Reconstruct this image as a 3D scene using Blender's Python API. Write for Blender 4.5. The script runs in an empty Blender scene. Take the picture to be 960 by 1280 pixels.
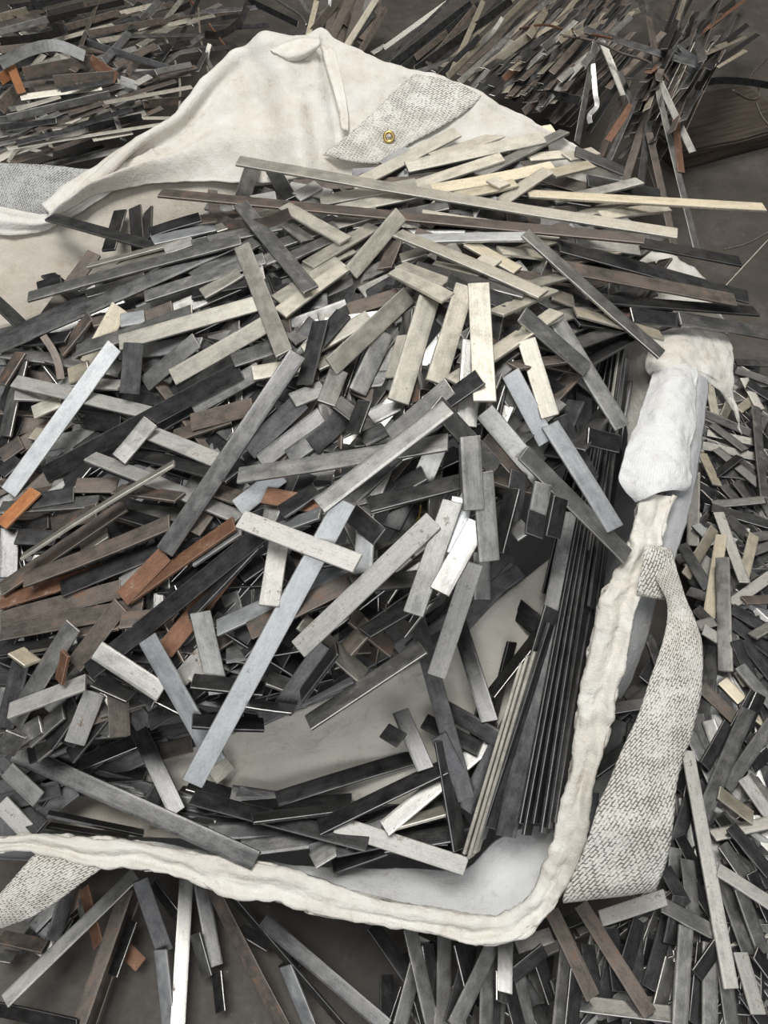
import bpy, bmesh, math, random
import numpy as np
from mathutils import Vector, noise

S = bpy.context.scene
COL = S.collection
# ------------------------------------------------------------------ camera, world, lights, exposure
CAM = Vector((0, 0, 1.65)); PITCH = math.radians(55); FOC = 963.0     # focal length in pixels of a 960 x 1280 frame
cam = bpy.data.objects.new('camera', bpy.data.cameras.new('camera')); COL.objects.link(cam)
cam.location = CAM; cam.rotation_euler = (math.radians(90) - PITCH, 0, 0)
cam.data.sensor_fit = 'VERTICAL'; cam.data.sensor_height = 36; cam.data.lens = 36 * FOC / 1280
cam.data.clip_start = .02
S.camera = cam
w = bpy.data.worlds.new('shed_daylight'); S.world = w; w.use_nodes = True
nt = w.node_tree; bg = nt.nodes['Background']
tc = nt.nodes.new('ShaderNodeTexCoord'); sx = nt.nodes.new('ShaderNodeSeparateXYZ'); cr = nt.nodes.new('ShaderNodeValToRGB')
nt.links.new(tc.outputs['Generated'], sx.inputs[0]); nt.links.new(sx.outputs['Z'], cr.inputs[0]); nt.links.new(cr.outputs[0], bg.inputs[0])
cr.color_ramp.elements[0].position = .0; cr.color_ramp.elements[0].color = (.05, .05, .05, 1)
cr.color_ramp.elements[1].position = .75; cr.color_ramp.elements[1].color = (.80, .83, .86, 1)
e = cr.color_ramp.elements.new(.3); e.color = (.20, .20, .20, 1)
bg.inputs['Strength'].default_value = .24
def lamp(name, loc, aim, size, power, colour):
    d = bpy.data.lights.new(name, 'AREA'); d.shape = 'RECTANGLE'; d.size, d.size_y = size; d.energy = power; d.color = colour
    o = bpy.data.objects.new(name, d); COL.objects.link(o); o.location = loc
    o.rotation_euler = (Vector(aim) - Vector(loc)).to_track_quat('-Z', 'Y').to_euler()
lamp('skylight', (-.7, .75, 5.6), (0, .9, .5), (2.0, 2.6), 235, (1, .985, .95))
lamp('far_skylight', (2.2, 5.5, 4.6), (.3, 2.2, .5), (2.5, 1.5), 95, (1, .93, .82))
lamp('front_fill', (.5, -3.2, 3.6), (0, .9, .5), (4.2, 2.4), 85, (.97, .985, 1))  # soft fill lamp added behind the camera to brighten liner and front faces
S.view_settings.view_transform = 'Standard'; S.view_settings.look = 'None'; S.view_settings.gamma = 1
S.view_settings.exposure = 0.0; S.view_settings.use_curve_mapping = False

# ------------------------------------------------------------------ helpers
_rt, _up, _fw = Vector((1, 0, 0)), Vector((0, math.sin(PITCH), math.cos(PITCH))), Vector((0, math.cos(PITCH), -math.sin(PITCH)))
def P(px, py, z):                      # a measured point of the photograph at its own distance
    return CAM + (_fw + _rt * ((px - 480) / FOC) + _up * ((640 - py) / FOC)) * z
def link(name, me, mats=(), parent=None, kind=None, label=None, cat=None, group=None):
    o = bpy.data.objects.new(name, me); COL.objects.link(o)
    for m in mats: me.materials.append(m)
    if parent: o.parent = parent
    for k, v in (('kind', kind), ('label', label), ('category', cat), ('group', group)):
        if v: o[k] = v
    return o
def empty(name, loc, label, cat):
    o = bpy.data.objects.new(name, None); COL.objects.link(o); o.location = loc; o['label'] = label; o['category'] = cat
    o.empty_display_size = .05
    return o
def hang(o, parent):                   # parent keeping the world placement
    o.parent = parent; o.matrix_parent_inverse = parent.matrix_world.inverted()
class N:                               # small node builder
    def __init__(s, name):
        s.m = bpy.data.materials.new(name); s.m.use_nodes = True; s.t = s.m.node_tree; s.b = s.t.nodes['Principled BSDF']
    def n(s, typ, **kw):
        x = s.t.nodes.new('ShaderNode' + typ)
        for k, v in kw.items():
            if k[0] == '_': setattr(x, k[1:], v)
            else: x.inputs[k.replace('__', ' ')].default_value = v
        return x
    def l(s, a, b): s.t.links.new(a, b)
    def noise(s, vec, scale, detail=4, rough=.6, vscale=None):
        if vscale:
            mp = s.n('Mapping'); mp.inputs['Scale'].default_value = vscale; s.l(vec, mp.inputs['Vector']); vec = mp.outputs[0]
        x = s.n('TexNoise', Scale=scale, Detail=detail, Roughness=rough); s.l(vec, x.inputs['Vector']); return x.outputs['Fac']
    def ramp(s, fac, stops):
        r = s.n('ValToRGB'); el = r.color_ramp.elements
        while len(el) < len(stops): el.new(.5)
        for q, (p, c) in zip(el, stops): q.position = p; q.color = (*c, 1) if len(c) == 3 else c
        s.l(fac, r.inputs[0]); return r.outputs[0]
    def mix(s, fac, a, b, mode='MIX'):
        x = s.n('Mix', _data_type='RGBA', _blend_type=mode)
        for v, i in ((fac, 0), (a, 6), (b, 7)):
            if hasattr(v, 'links'): s.l(v, x.inputs[i])
            else: x.inputs[i].default_value = v if i == 0 else (*v, 1)
        return x.outputs[2]
    def math(s, op, a, b=0.):
        x = s.n('Math', _operation=op)
        for v, i in ((a, 0), (b, 1)):
            if hasattr(v, 'links'): s.l(v, x.inputs[i])
            else: x.inputs[i].default_value = v
        return x.outputs[0]
    def bump(s, h, strength, dist):
        x = s.n('Bump', Strength=strength, Distance=dist); s.l(h, x.inputs['Height']); s.l(x.outputs[0], s.b.inputs['Normal'])

def steel(name, c1, c2, metal, rough, blot=None, blot_at=.6, edge=(.62, .6, .56)):
    """rolled flat bar: streaks along the length, mill scale blotches, rubbed edges"""
    k = N(name); at = k.n('Attribute', _attribute_name='bar'); v = at.outputs['Vector']
    streak = k.noise(v, 1, 3, .6, (9, 900, 1)); cloud = k.noise(v, 1, 5, .62, (38, 60, 3)); fine = k.noise(v, 1, 3, .7, (260, 420, 1))
    sp = k.n('SeparateXYZ'); k.l(v, sp.inputs[0])
    f = k.math('ADD', k.math('MULTIPLY', streak, .22), k.math('ADD', k.math('MULTIPLY', cloud, .5), k.math('MULTIPLY', fine, .28)))
    col = k.ramp(f, [(.36, c1), (.63, c2)])
    # each bar has its own tone
    wn = k.n('TexWhiteNoise', _noise_dimensions='1D'); k.l(sp.outputs[2], wn.inputs['W'])
    tone = k.ramp(wn.outputs[0], [(0, (.68, .68, .68)), (1, (1.18, 1.17, 1.14))])
    col = k.mix(1, col, tone, 'MULTIPLY')
    met = k.math('MULTIPLY', 1, metal); rg = k.math('ADD', rough - .1, k.math('MULTIPLY', cloud, .24))
    if blot:
        bn = k.ramp(k.math('ADD', k.math('MULTIPLY', cloud, .6), k.math('MULTIPLY', fine, .4)), [(blot_at - .05, (0, 0, 0)), (blot_at + .05, (1, 1, 1))])
        col = k.mix(bn, col, blot); met = k.math('MULTIPLY', met, k.math('SUBTRACT', 1, k.math('MULTIPLY', bn, .85)))
        rg = k.math('ADD', rg, k.math('MULTIPLY', bn, .25))
    ed = k.ramp(at.outputs['Alpha'], [(.5, (0, 0, 0)), (.9, (1, 1, 1))])
    col = k.mix(k.math('MULTIPLY', ed, .75), col, edge)
    k.l(col, k.b.inputs['Base Color']); k.l(met, k.b.inputs['Metallic']); k.l(rg, k.b.inputs['Roughness'])
    k.bump(k.math('ADD', k.math('MULTIPLY', fine, .6), k.math('MULTIPLY', streak, .4)), .25, .0006)
    return k.m
M = {
 'p': steel('pale_steel', (.39, .37, .32), (.74, .71, .63), .82, .50, (.30, .22, .14), .63),
 'g': steel('grey_steel', (.22, .22, .215), (.52, .515, .50), .90, .39, (.15, .125, .10), .63),
 'd': steel('mill_scale_steel', (.045, .045, .047), (.155, .155, .158), .82, .33, None, edge=(.36, .35, .34)),
 'b': steel('bright_steel', (.35, .365, .385), (.64, .66, .685), .85, .50, (.22, .21, .2), .64),
 'w': steel('scuffed_bright_steel', (.34, .335, .32), (.70, .69, .67), .55, .58, (.20, .16, .12), .60),
 't': steel('warm_lit_steel', (.45, .40, .31), (.76, .70, .57), .78, .50, (.32, .2, .1), .63),  # pale steel with the tint of warm light put into its colour
 'n': steel('brown_oxide_steel', (.066, .055, .048), (.205, .176, .155), .40, .52, (.19, .09, .05), .60, edge=(.36, .31, .27)),
 'r': steel('rusted_steel', (.11, .052, .034), (.28, .145, .085), .25, .62, (.30, .27, .25), .62, edge=(.3, .2, .15)),
 'o': steel('orange_rusted_steel', (.22, .085, .035), (.52, .22, .08), .10, .70, (.16, .09, .05), .60, edge=(.5, .3, .18)),
}
MK = list(M)

def bar_into(V, Fc, A, mid, d, n, L, W, T, rnd, bend=0., twist=0.):
    """one flat bar with rubbed (chamfered) edges, a slight bow and square-cut ends"""
    d, n = Vector(d).normalized(), Vector(n).normalized(); u = n.cross(d).normalized(); n = d.cross(u)
    mid = Vector(mid); c = .0009; h, b = W / 2, T / 2; base = len(V)
    cw, cy = .00022, .70 * h               # rolled flats are a touch thicker in the middle
    prof = [(-h + c, b - cw), (-cy, b), (cy, b), (h - c, b - cw), (h, b - c - cw), (h, -b + c + cw), (h - c, -b + cw), (cy, -b), (-cy, -b), (-h + c, -b + cw), (-h, -b + c + cw), (-h, b - c - cw)]
    sk = (random.random() - .5) * .12 * W
    st = [-L / 2, -L / 2 + c, -L / 6, L / 6, L / 2 - c, L / 2]
    for i, s in enumerate(st):
        q = 2 * s / L; end = i in (0, 5); off = n * (bend * (1 - q * q) - bend * .66)
        ct, sn = math.cos(twist * q), math.sin(twist * q)
        for y, z in prof:
            yy, zz = (y * (1 - c / h), z * (1 - c / b)) if end else (y, z)
            yr, zr = yy * ct - zz * sn, yy * sn + zz * ct
            V.append(mid + d * (s + sk * y / h * (1 if i > 2 else .6)) + u * yr + n * zr + off)
            edge = 1. if (end or i in (1, 4)) else .0
            A.append((s + rnd * 3.7, yy + rnd * .31, rnd * 17., edge))
    for i in range(5):
        for j in range(12):
            a = base + i * 12 + j; a2 = base + i * 12 + (j + 1) % 12
            Fc.append((a, a2, a2 + 12, a + 12))
    Fc.append(tuple(base + j for j in reversed(range(12)))); Fc.append(tuple(base + 60 + j for j in range(12)))
def mesh_of(name, V, Fc, A, mi=None, smooth=False):
    me = bpy.data.meshes.new(name); me.from_pydata(V, [], Fc); me.update()
    at = me.attributes.new('bar', 'FLOAT_COLOR', 'CORNER'); col = np.zeros((len(me.loops), 4), np.float32)
    li = np.zeros(len(me.loops), np.int32); me.loops.foreach_get('vertex_index', li)
    col[:] = np.array(A, np.float32)[li]
    # the narrow chamfer faces carry the rubbed-edge mark
    for p in me.polygons:
        e = 0.
        if len(p.vertices) == 4 and p.area > 0:
            a, b2 = me.vertices[p.vertices[0]].co, me.vertices[p.vertices[1]].co
            if (a - b2).length < .0016: e = 1.
            l2 = (me.vertices[p.vertices[1]].co - me.vertices[p.vertices[2]].co).length
            if l2 < .0016: e = 1.
        col[p.loop_start:p.loop_start + p.loop_total, 3] = e
    at.data.foreach_set('color', col.ravel())
    if mi is not None: me.polygons.foreach_set('material_index', mi)
    return me

def crom(pts, k):                      # Catmull-Rom through rows of points, k steps per span
    out = []; n = len(pts)
    for i in range(n - 1):
        p0, p1, p2, p3 = pts[max(i - 1, 0)], pts[i], pts[i + 1], pts[min(i + 2, n - 1)]
        for j in range(k):
            t = j / k
            out.append(.5 * ((2 * p1) + (p2 - p0) * t + (2 * p0 - 5 * p1 + 4 * p2 - p3) * t * t + (3 * p1 - p0 - 3 * p2 + p3) * t ** 3))
    out.append(pts[-1]); return out
def cloth(name, grid, mat, parent, ku=6, kv=6, wr=.004, wscale=9., seed=0., thick=.0025, fold=None, label=None, uvs=1.):
    """sheet through a grid of 3D points; wr = wrinkle height, fold(u, v) = extra height along the normal"""
    rows = [crom([Vector(p) for p in r], ku) for r in grid]
    cols = [crom([r[i] for r in rows], kv) for i in range(len(rows[0]))]
    nu, nv = len(cols), len(cols[0])
    G = [[cols[i][j] for i in range(nu)] for j in range(nv)]
    V = []; UV = []
    du = [0.]; dv = [0.]
    for i in range(1, nu): du.append(du[-1] + (G[nv // 2][i] - G[nv // 2][i - 1]).length)
    for j in range(1, nv): dv.append(dv[-1] + (G[j][nu // 2] - G[j - 1][nu // 2]).length)
    for j in range(nv):
        for i in range(nu):
            a = G[j][min(i + 1, nu - 1)] - G[j][max(i - 1, 0)]; b = G[min(j + 1, nv - 1)][i] - G[max(j - 1, 0)][i]
            nn = a.cross(b)
            nn = nn.normalized() if nn.length > 1e-9 else Vector((0, 0, 1))
            if nn.dot(CAM - G[j][i]) < 0: nn = -nn
            p = G[j][i]; q = p * wscale + Vector((seed, seed * 1.7, 0))
            hgt = wr * (noise.noise(q) + .5 * noise.noise(q * 2.3) + .55 * (.4 - abs(noise.noise(q * 2.1 + Vector((5, 1, 2))))) + .40 * (.4 - abs(noise.noise(q * 4.7))) + .2 * noise.noise(q * 8.))
            if fold: hgt += fold(i / (nu - 1), j / (nv - 1))
            V.append(p + nn * hgt); UV.append((du[i] * uvs, dv[j] * uvs))
    Fc = [(j * nu + i, j * nu + i + 1, (j + 1) * nu + i + 1, (j + 1) * nu + i) for j in range(nv - 1) for i in range(nu - 1)]
    me = bpy.data.meshes.new(name); me.from_pydata(V, [], Fc); me.update()
    uv = me.uv_layers.new(name='UVMap')
    for l in me.loops: uv.data[l.index].uv = UV[l.vertex_index]
    me.polygons.foreach_set('use_smooth', [True] * len(me.polygons))
    o = link(name, me, [mat], label=label); hang(o, parent)
    md = o.modifiers.new('thickness', 'SOLIDIFY'); md.thickness = thick; md.offset = 0
    return o
def pg(rows): return [[P(*p) for p in r] for r in rows]
def T_(rows): return [list(c) for c in zip(*rows)]

def fabric(name, c, stain, weave, rough=.62, stain_amt=.5, flecks=False, trans=0.):
    k = N(name); tc = k.n('TexCoord'); uv = tc.outputs['UV']; ob = tc.outputs['Object']
    n1 = k.noise(ob, 7, 6, .65); n2 = k.noise(ob, 28, 5, .7); n3 = k.noise(ob, 110, 4, .7)
    s = k.ramp(k.math('ADD', k.math('MULTIPLY', n1, .65), k.math('MULTIPLY', n2, .35)), [(.40, (0, 0, 0)), (.60, (1, 1, 1))])
    col = k.mix(k.math('MULTIPLY', s, stain_amt), c, stain)
    grime = k.ramp(k.math('ADD', k.math('MULTIPLY', n2, .6), k.math('MULTIPLY', n3, .4)), [(.56, (0, 0, 0)), (.66, (1, 1, 1))])
    col = k.mix(k.math('MULTIPLY', grime, .26), col, (.20, .12, .085))
    wa = k.n('TexWave', Scale=weave, Distortion=.6, _bands_direction='X'); wb = k.n('TexWave', Scale=weave, Distortion=.6, _bands_direction='Y')
    k.l(uv, wa.inputs['Vector']); k.l(uv, wb.inputs['Vector'])
    wv = k.math('MULTIPLY', wa.outputs['Fac'], wb.outputs['Fac'])
    if not flecks: col = k.mix(.3, col, k.ramp(wa.outputs['Fac'], [(.2, (.86, .86, .86)), (.8, (1.08, 1.08, 1.08))]), 'MULTIPLY')
    if flecks:
        # coarse twill webbing: slanting stitches with dirt between them
        mp = k.n('Mapping'); mp.inputs['Rotation'].default_value = (0, 0, 1.25); k.l(uv, mp.inputs['Vector'])
        br = k.n('TexBrick', Scale=1., _offset=.5); k.l(mp.outputs[0], br.inputs['Vector'])
        br.inputs['Mortar Size'].default_value = .0014; br.inputs['Mortar Smooth'].default_value = 1.
        br.inputs['Brick Width'].default_value = .0105; br.inputs['Row Height'].default_value = .0044
        gap = br.outputs['Fac']; n4 = k.noise(uv, 230, 2, .6)
        gd = k.math('MULTIPLY', gap, k.ramp(k.math('ADD', k.math('MULTIPLY', n2, .5), k.math('MULTIPLY', n4, .5)), [(.44, (.15, .15, .15)), (.53, (1, 1, 1))]))
        col = k.mix(gd, col, (.06, .055, .05))
        wv = k.math('SUBTRACT', 1, gap)
    k.l(col, k.b.inputs['Base Color']); k.b.inputs['Roughness'].default_value = rough
    rid = k.math('ABSOLUTE', k.math('SUBTRACT', n2, .5))
    k.bump(k.math('ADD', k.math('MULTIPLY', wv, .5 if flecks else .10), k.math('ADD', k.math('MULTIPLY', n3, .35), k.math('MULTIPLY', rid, -2.6))), .5 if flecks else .55, .0025 if flecks else .004)
    return k.m
CL = fabric('white_woven_polypropylene', (.71, .695, .655), (.56, .50, .41), 85, stain_amt=.55)
CI = fabric('cream_liner', (.84, .80, .72), (.68, .63, .54), 85, stain_amt=.4)
CW = fabric('clean_white_liner', (.735, .74, .74), (.60, .59, .57), 85, stain_amt=.3)
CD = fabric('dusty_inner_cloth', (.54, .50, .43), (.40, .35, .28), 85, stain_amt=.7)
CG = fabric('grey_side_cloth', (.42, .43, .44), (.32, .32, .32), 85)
WB = fabric('webbing', (.76, .74, .69), (.56, .52, .45), 300, flecks=True)
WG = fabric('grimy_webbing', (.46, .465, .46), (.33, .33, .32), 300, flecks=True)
HEM = fabric('frayed_hem', (.77, .75, .695), (.58, .52, .43), 110, stain_amt=.5)

# ------------------------------------------------------------------ the setting
k = N('oily_concrete'); tc = k.n('TexCoord'); ob = tc.outputs['Object']
a = k.noise(ob, 1.6, 7, .65); b_ = k.noise(ob, 9, 6, .7); c_ = k.noise(ob, 60, 4, .75)
col = k.ramp(k.math('ADD', k.math('MULTIPLY', a, .55), k.math('ADD', k.math('MULTIPLY', b_, .3), k.math('MULTIPLY', c_, .15))), [(.36, (.034, .029, .025)), (.5, (.066, .057, .049)), (.66, (.14, .126, .11))])
col = k.mix(k.ramp(c_, [(.68, (0, 0, 0)), (.74, (1, 1, 1))]), col, (.26, .25, .235))
k.l(col, k.b.inputs['Base Color']); k.b.inputs['Roughness'].default_value = .72
k.bump(k.math('ADD', b_, k.math('MULTIPLY', c_, .5)), .4, .006)
V = [(-7, -2.5, 0), (7, -2.5, 0), (7, 11, 0), (-7, 11, 0), (-7, -2.5, -.1), (7, -2.5, -.1), (7, 11, -.1), (-7, 11, -.1)]
me = bpy.data.meshes.new('floor'); me.from_pydata(V, [], [(0, 1, 2, 3), (7, 6, 5, 4), (0, 4, 5, 1), (1, 5, 6, 2), (2, 6, 7, 3), (3, 7, 4, 0)])
link('floor', me, [k.m], kind='structure')

# ------------------------------------------------------------------ the bulk bag
bag = empty('bulk_bag', (0, .95, 0), 'large white woven bulk bag with open mouth, overfilled with cut steel bars', 'bulk bag')
bpy.context.view_layer.update()
ring = [P(*p) for p in ((-60, 1075, 1.26), (200, 1085, 1.26), (350, 1115, 1.255), (480, 1138, 1.25), (590, 1155, 1.25), (645, 1150, 1.245), (695, 1095, 1.24), (725, 950, 1.23), (760, 800, 1.24), (800, 680, 1.26), (848, 560, 1.34),
  (872, 440, 1.43), (850, 350, 1.56), (770, 262, 1.68), (600, 222, 1.74), (380, 225, 1.74), (120, 262, 1.72), (-30, 300, 1.62), (-130, 500, 1.47), (-120, 800, 1.33))]
cx = sum((p for p in ring), Vector()) / len(ring)
def inset(p, f, z): return Vector((cx.x + (p.x - cx.x) * f, cx.y + (p.y - cx.y) * f, z))
ring.append(ring[0])
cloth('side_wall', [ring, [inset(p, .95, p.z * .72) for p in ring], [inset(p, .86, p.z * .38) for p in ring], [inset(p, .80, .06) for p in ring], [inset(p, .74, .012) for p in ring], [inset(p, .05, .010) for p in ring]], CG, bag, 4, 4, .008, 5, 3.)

def zf(px, py): return 1.575 + (215 - py) / 170 * .06
topx = [(62, 268), (112, 228), (170, 184), (225, 150), (262, 106), (300, 70), (335, 61), (380, 46), (405, 50), (440, 62), (500, 86), (560, 100), (620, 130), (680, 161), (730, 190), (778, 222)]
boty = [278, 242, 226, 224, 224, 226, 228, 230, 230, 230, 228, 226, 226, 228, 236, 250]
rows = []
for fz, dz, dy in ((0, .09, 30), (0, .035, 6), (0, 0, 0), (.12, 0, 0), (.3, 0, 0), (.5, 0, 0), (.75, 0, 0), (1, 0, 0)):
    rows.append([P(x, y + (b - y) * fz + dy * (min(1, (b - y) / 60)), zf(x, y + (b - y) * fz) + dz) for (x, y), b in zip(topx, boty)])
def flapfold(u, v):
    s = max(0, 1 - u / .66)
    return s * .030 * (.5 - abs(math.sin(v * 6.5 + 1.6 * u + .8 * math.sin(u * 7)))) + s * .009 * math.sin(v * 23 + 5 * u) + .024 * math.exp(-((u - .40 - .10 * (v - .3)) / .035) ** 2) - .018 * math.exp(-((u - .50 - .09 * v) / .03) ** 2)
cloth('back_flap', rows, CL, bag, 10, 9, .008, 7, 1., fold=flapfold)
cloth('flap_lip', pg([[(336, 60, 1.600), (352, 56, 1.605), (375, 48, 1.608), (400, 50, 1.606)], [(340, 64, 1.592), (356, 70, 1.590), (378, 66, 1.592), (400, 56, 1.600)], [(345, 65, 1.600), (358, 75, 1.602), (376, 74, 1.604), (393, 64, 1.606)]]), HEM, bag, 5, 4, .003, 20)
cloth('flap_seam', [[P(x, y, zf(x, y) - .004) for x, y in r] for r in (((401, 58), (410, 60), (419, 62)), ((408, 85), (417, 87), (425, 89)), ((417, 115), (425, 116), (431, 118)), ((424, 142), (430, 143), (435, 145)), ((427, 162), (431, 163), (435, 164)))], HEM, bag, 3, 4, .0012, 30, fold=lambda u, v: .0025 * math.sin(u * 12.5))
cloth('webbing_band', [[P(x, y, zf(x, y) - .012) for x, y in r] for r in (((518, 93), (545, 97), (575, 106), (602, 120)), ((494, 114), (520, 120), (552, 130), (580, 141)), ((468, 139), (494, 148), (520, 155), (545, 162)), ((436, 168), (460, 176), (485, 180), (508, 182)), ((404, 194), (430, 200), (455, 204), (478, 205)))], WB, bag, 5, 6, .0015, 12)
# inner back-left wall
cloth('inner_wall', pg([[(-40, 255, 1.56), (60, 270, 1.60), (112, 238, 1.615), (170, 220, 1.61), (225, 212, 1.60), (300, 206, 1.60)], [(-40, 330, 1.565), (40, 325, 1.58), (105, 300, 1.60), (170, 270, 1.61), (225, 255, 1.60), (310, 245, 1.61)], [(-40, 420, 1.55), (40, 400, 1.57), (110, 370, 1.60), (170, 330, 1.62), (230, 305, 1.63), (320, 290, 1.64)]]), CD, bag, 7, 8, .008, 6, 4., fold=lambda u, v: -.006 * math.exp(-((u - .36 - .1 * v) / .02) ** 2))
cloth('inner_hem', pg([[(-40, 252, 1.55), (20, 262, 1.56), (62, 268, 1.575), (112, 232, 1.585), (150, 206, 1.585), (190, 186, 1.58)], [(-40, 264, 1.545), (15, 276, 1.555), (62, 276, 1.57), (114, 243, 1.58), (155, 217, 1.58), (200, 200, 1.578)], [(-40, 285, 1.555), (12, 294, 1.565), (60, 283, 1.58), (117, 251, 1.59), (160, 226, 1.59), (205, 212, 1.588)]]), CL, bag, 7, 4, .005, 14, 2., fold=lambda u, v: .004 * math.sin(v * 14))
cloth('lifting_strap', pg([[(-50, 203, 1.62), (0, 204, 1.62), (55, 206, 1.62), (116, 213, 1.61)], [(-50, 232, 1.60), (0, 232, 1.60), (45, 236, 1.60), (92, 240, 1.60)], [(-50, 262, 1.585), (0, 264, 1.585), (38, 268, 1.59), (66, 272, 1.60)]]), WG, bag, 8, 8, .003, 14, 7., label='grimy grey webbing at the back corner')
# cloth on the far right corner
cloth('corner_cloth', pg([[(786, 300, 1.57), (815, 314, 1.55), (838, 316, 1.55), (856, 328, 1.56), (882, 352, 1.58)], [(786, 340, 1.53), (815, 345, 1.52), (840, 348, 1.52), (862, 358, 1.53), (888, 378, 1.55)], [(790, 380, 1.50), (820, 380, 1.49), (850, 380, 1.485), (885, 386, 1.49), (905, 402, 1.50)], [(790, 420, 1.47), (825, 412, 1.45), (855, 405, 1.44), (890, 406, 1.44), (908, 420, 1.46)]]), CL, bag, 6, 6, .007, 12, 8.)
cloth('inner_corner', pg([[(772, 415, 1.50), (800, 420, 1.46), (835, 425, 1.42)], [(776, 455, 1.47), (800, 460, 1.43), (828, 462, 1.39)], [(783, 500, 1.43), (800, 502, 1.40), (818, 505, 1.36)], [(786, 560, 1.40), (796, 560, 1.38), (806, 560, 1.34)]]), CL, bag, 6, 6, .008, 22, 9.)
cloth('corner_drape', pg([[(815, 418, 1.40), (850, 406, 1.41), (882, 410, 1.42), (908, 420, 1.44)], [(808, 442, 1.37), (848, 432, 1.38), (885, 438, 1.40), (914, 452, 1.42)], [(806, 460, 1.36), (845, 452, 1.35), (884, 464, 1.375), (918, 480, 1.40)], [(816, 470, 1.365), (848, 460, 1.35), (890, 474, 1.38), (922, 508, 1.40)], [(828, 474, 1.38), (858, 466, 1.37), (908, 496, 1.39), (928, 544, 1.41)]]), CL, bag, 11, 10, .009, 14, 11.)
cloth('draped_sleeve', pg([[(822, 452, 1.375), (838, 450, 1.365), (852, 452, 1.365), (868, 458, 1.38)], [(815, 472, 1.34), (836, 468, 1.32), (856, 468, 1.325), (869, 472, 1.345)], [(803, 505, 1.295), (828, 502, 1.275), (852, 504, 1.28), (867, 510, 1.305)], [(790, 545, 1.255), (820, 544, 1.235), (848, 546, 1.24), (864, 552, 1.26)], [(779, 580, 1.225), (812, 583, 1.205), (844, 582, 1.21), (862, 585, 1.23)], [(774, 602, 1.205), (808, 608, 1.19), (840, 606, 1.20), (862, 604, 1.22)], [(795, 627, 1.20), (815, 620, 1.185), (840, 612, 1.20), (861, 606, 1.225)]]), CW, bag, 12, 12, .008, 11, 12.)
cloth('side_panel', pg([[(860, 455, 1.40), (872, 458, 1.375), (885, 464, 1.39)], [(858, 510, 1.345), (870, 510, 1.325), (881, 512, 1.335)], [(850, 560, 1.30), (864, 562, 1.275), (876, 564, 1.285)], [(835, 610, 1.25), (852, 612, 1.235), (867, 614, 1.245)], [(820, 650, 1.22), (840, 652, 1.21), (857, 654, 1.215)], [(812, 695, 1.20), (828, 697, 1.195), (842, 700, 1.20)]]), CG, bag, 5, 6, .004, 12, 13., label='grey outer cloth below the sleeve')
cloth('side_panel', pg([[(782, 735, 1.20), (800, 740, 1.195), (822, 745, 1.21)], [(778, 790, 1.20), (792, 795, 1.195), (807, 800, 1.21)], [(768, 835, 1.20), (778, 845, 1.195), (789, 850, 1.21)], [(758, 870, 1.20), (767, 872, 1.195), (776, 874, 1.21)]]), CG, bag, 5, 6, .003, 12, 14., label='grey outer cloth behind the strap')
# the mouth: hem all round the front and up the right side
hem = [((-60, 1046, 1.21), (-60, 1076, 1.205)), ((0, 1047, 1.21), (0, 1064, 1.205)), ((50, 1044, 1.205), (52, 1065, 1.20)), ((110, 1049, 1.205), (125, 1083, 1.195)), ((165, 1053, 1.205), (172, 1081, 1.195)), ((240, 1068, 1.205), (240, 1101, 1.195)), ((290, 1077, 1.205), (286, 1117, 1.195)), ((345, 1084, 1.20), (350, 1125, 1.19)), ((400, 1100, 1.195), (400, 1142, 1.185)), ((480, 1124, 1.19), (480, 1154, 1.18)), ((545, 1137, 1.185), (545, 1167, 1.175)), ((592, 1146, 1.18), (590, 1178, 1.17)), ((632, 1145, 1.18), (642, 1175, 1.165)), ((660, 1122, 1.175), (676, 1150, 1.165)), ((680, 1088, 1.175), (698, 1120, 1.16)), ((690, 1058, 1.17), (722, 1082, 1.16)), ((700, 1022, 1.17), (735, 1040, 1.16)), ((711, 980, 1.17), (738, 985, 1.16)), ((717, 940, 1.17), (752, 942, 1.16)), ((721, 900, 1.17), (764, 902, 1.16)), ((729, 860, 1.17), (771, 862, 1.16)), ((738, 820, 1.17), (780, 822, 1.16)), ((745, 782, 1.17), (788, 784, 1.16)), ((752, 750, 1.17), (796, 755, 1.16)), ((764, 725, 1.175), (806, 730, 1.165)), ((780, 698, 1.18), (816, 702, 1.17)), ((788, 675, 1.185), (824, 680, 1.175)), ((796, 648, 1.19), (832, 652, 1.18)), ((800, 618, 1.20), (842, 618, 1.19))]
random.seed(5)
def hemrow(a, b):
    j = lambda: random.uniform(-1.6, 1.6)
    pa, pb = P(a[0] + j(), a[1] + j(), a[2]), P(b[0] + j(), b[1] + j(), b[2]); m = (pa + pb) / 2; up = (CAM - m).normalized()
    return [pa - up * .012 + (pb - pa) * .03, pa + up * .001, pa * .66 + pb * .34 + up * .004, pa * .36 + pb * .64 - up * .003, pb + up * .001, pb - up * .010 - (pb - pa) * .03]
cloth('rim_hem', T_([hemrow(a, b) for a, b in hem]), HEM, bag, 9, 9, .0042, 34, 15., thick=.003, fold=lambda u, v: .0045 * (.5 - abs(math.sin(v * 6 + 1.6 * math.sin(u * 19) + .8 * math.sin(u * 47)))) * (1 if .1 < v < .9 else .3))
lin = [((180, 1052), (180, 1075), (180, 1090)), ((240, 1062), (240, 1082), (240, 1095)), ((300, 1074), (300, 1090), (300, 1105)), ((400, 1082), (400, 1102), (400, 1125)), ((480, 1085), (480, 1112), (480, 1140)), ((540, 1088), (545, 1120), (548, 1155)), ((585, 1088), (592, 1122), (596, 1162)), ((622, 1050), (630, 1108), (636, 1162)), ((655, 1034), (665, 1085), (668, 1138)), ((690, 1026), (694, 1055), (698, 1090)), ((712, 985), (722, 1000), (730, 1030))]
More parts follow.
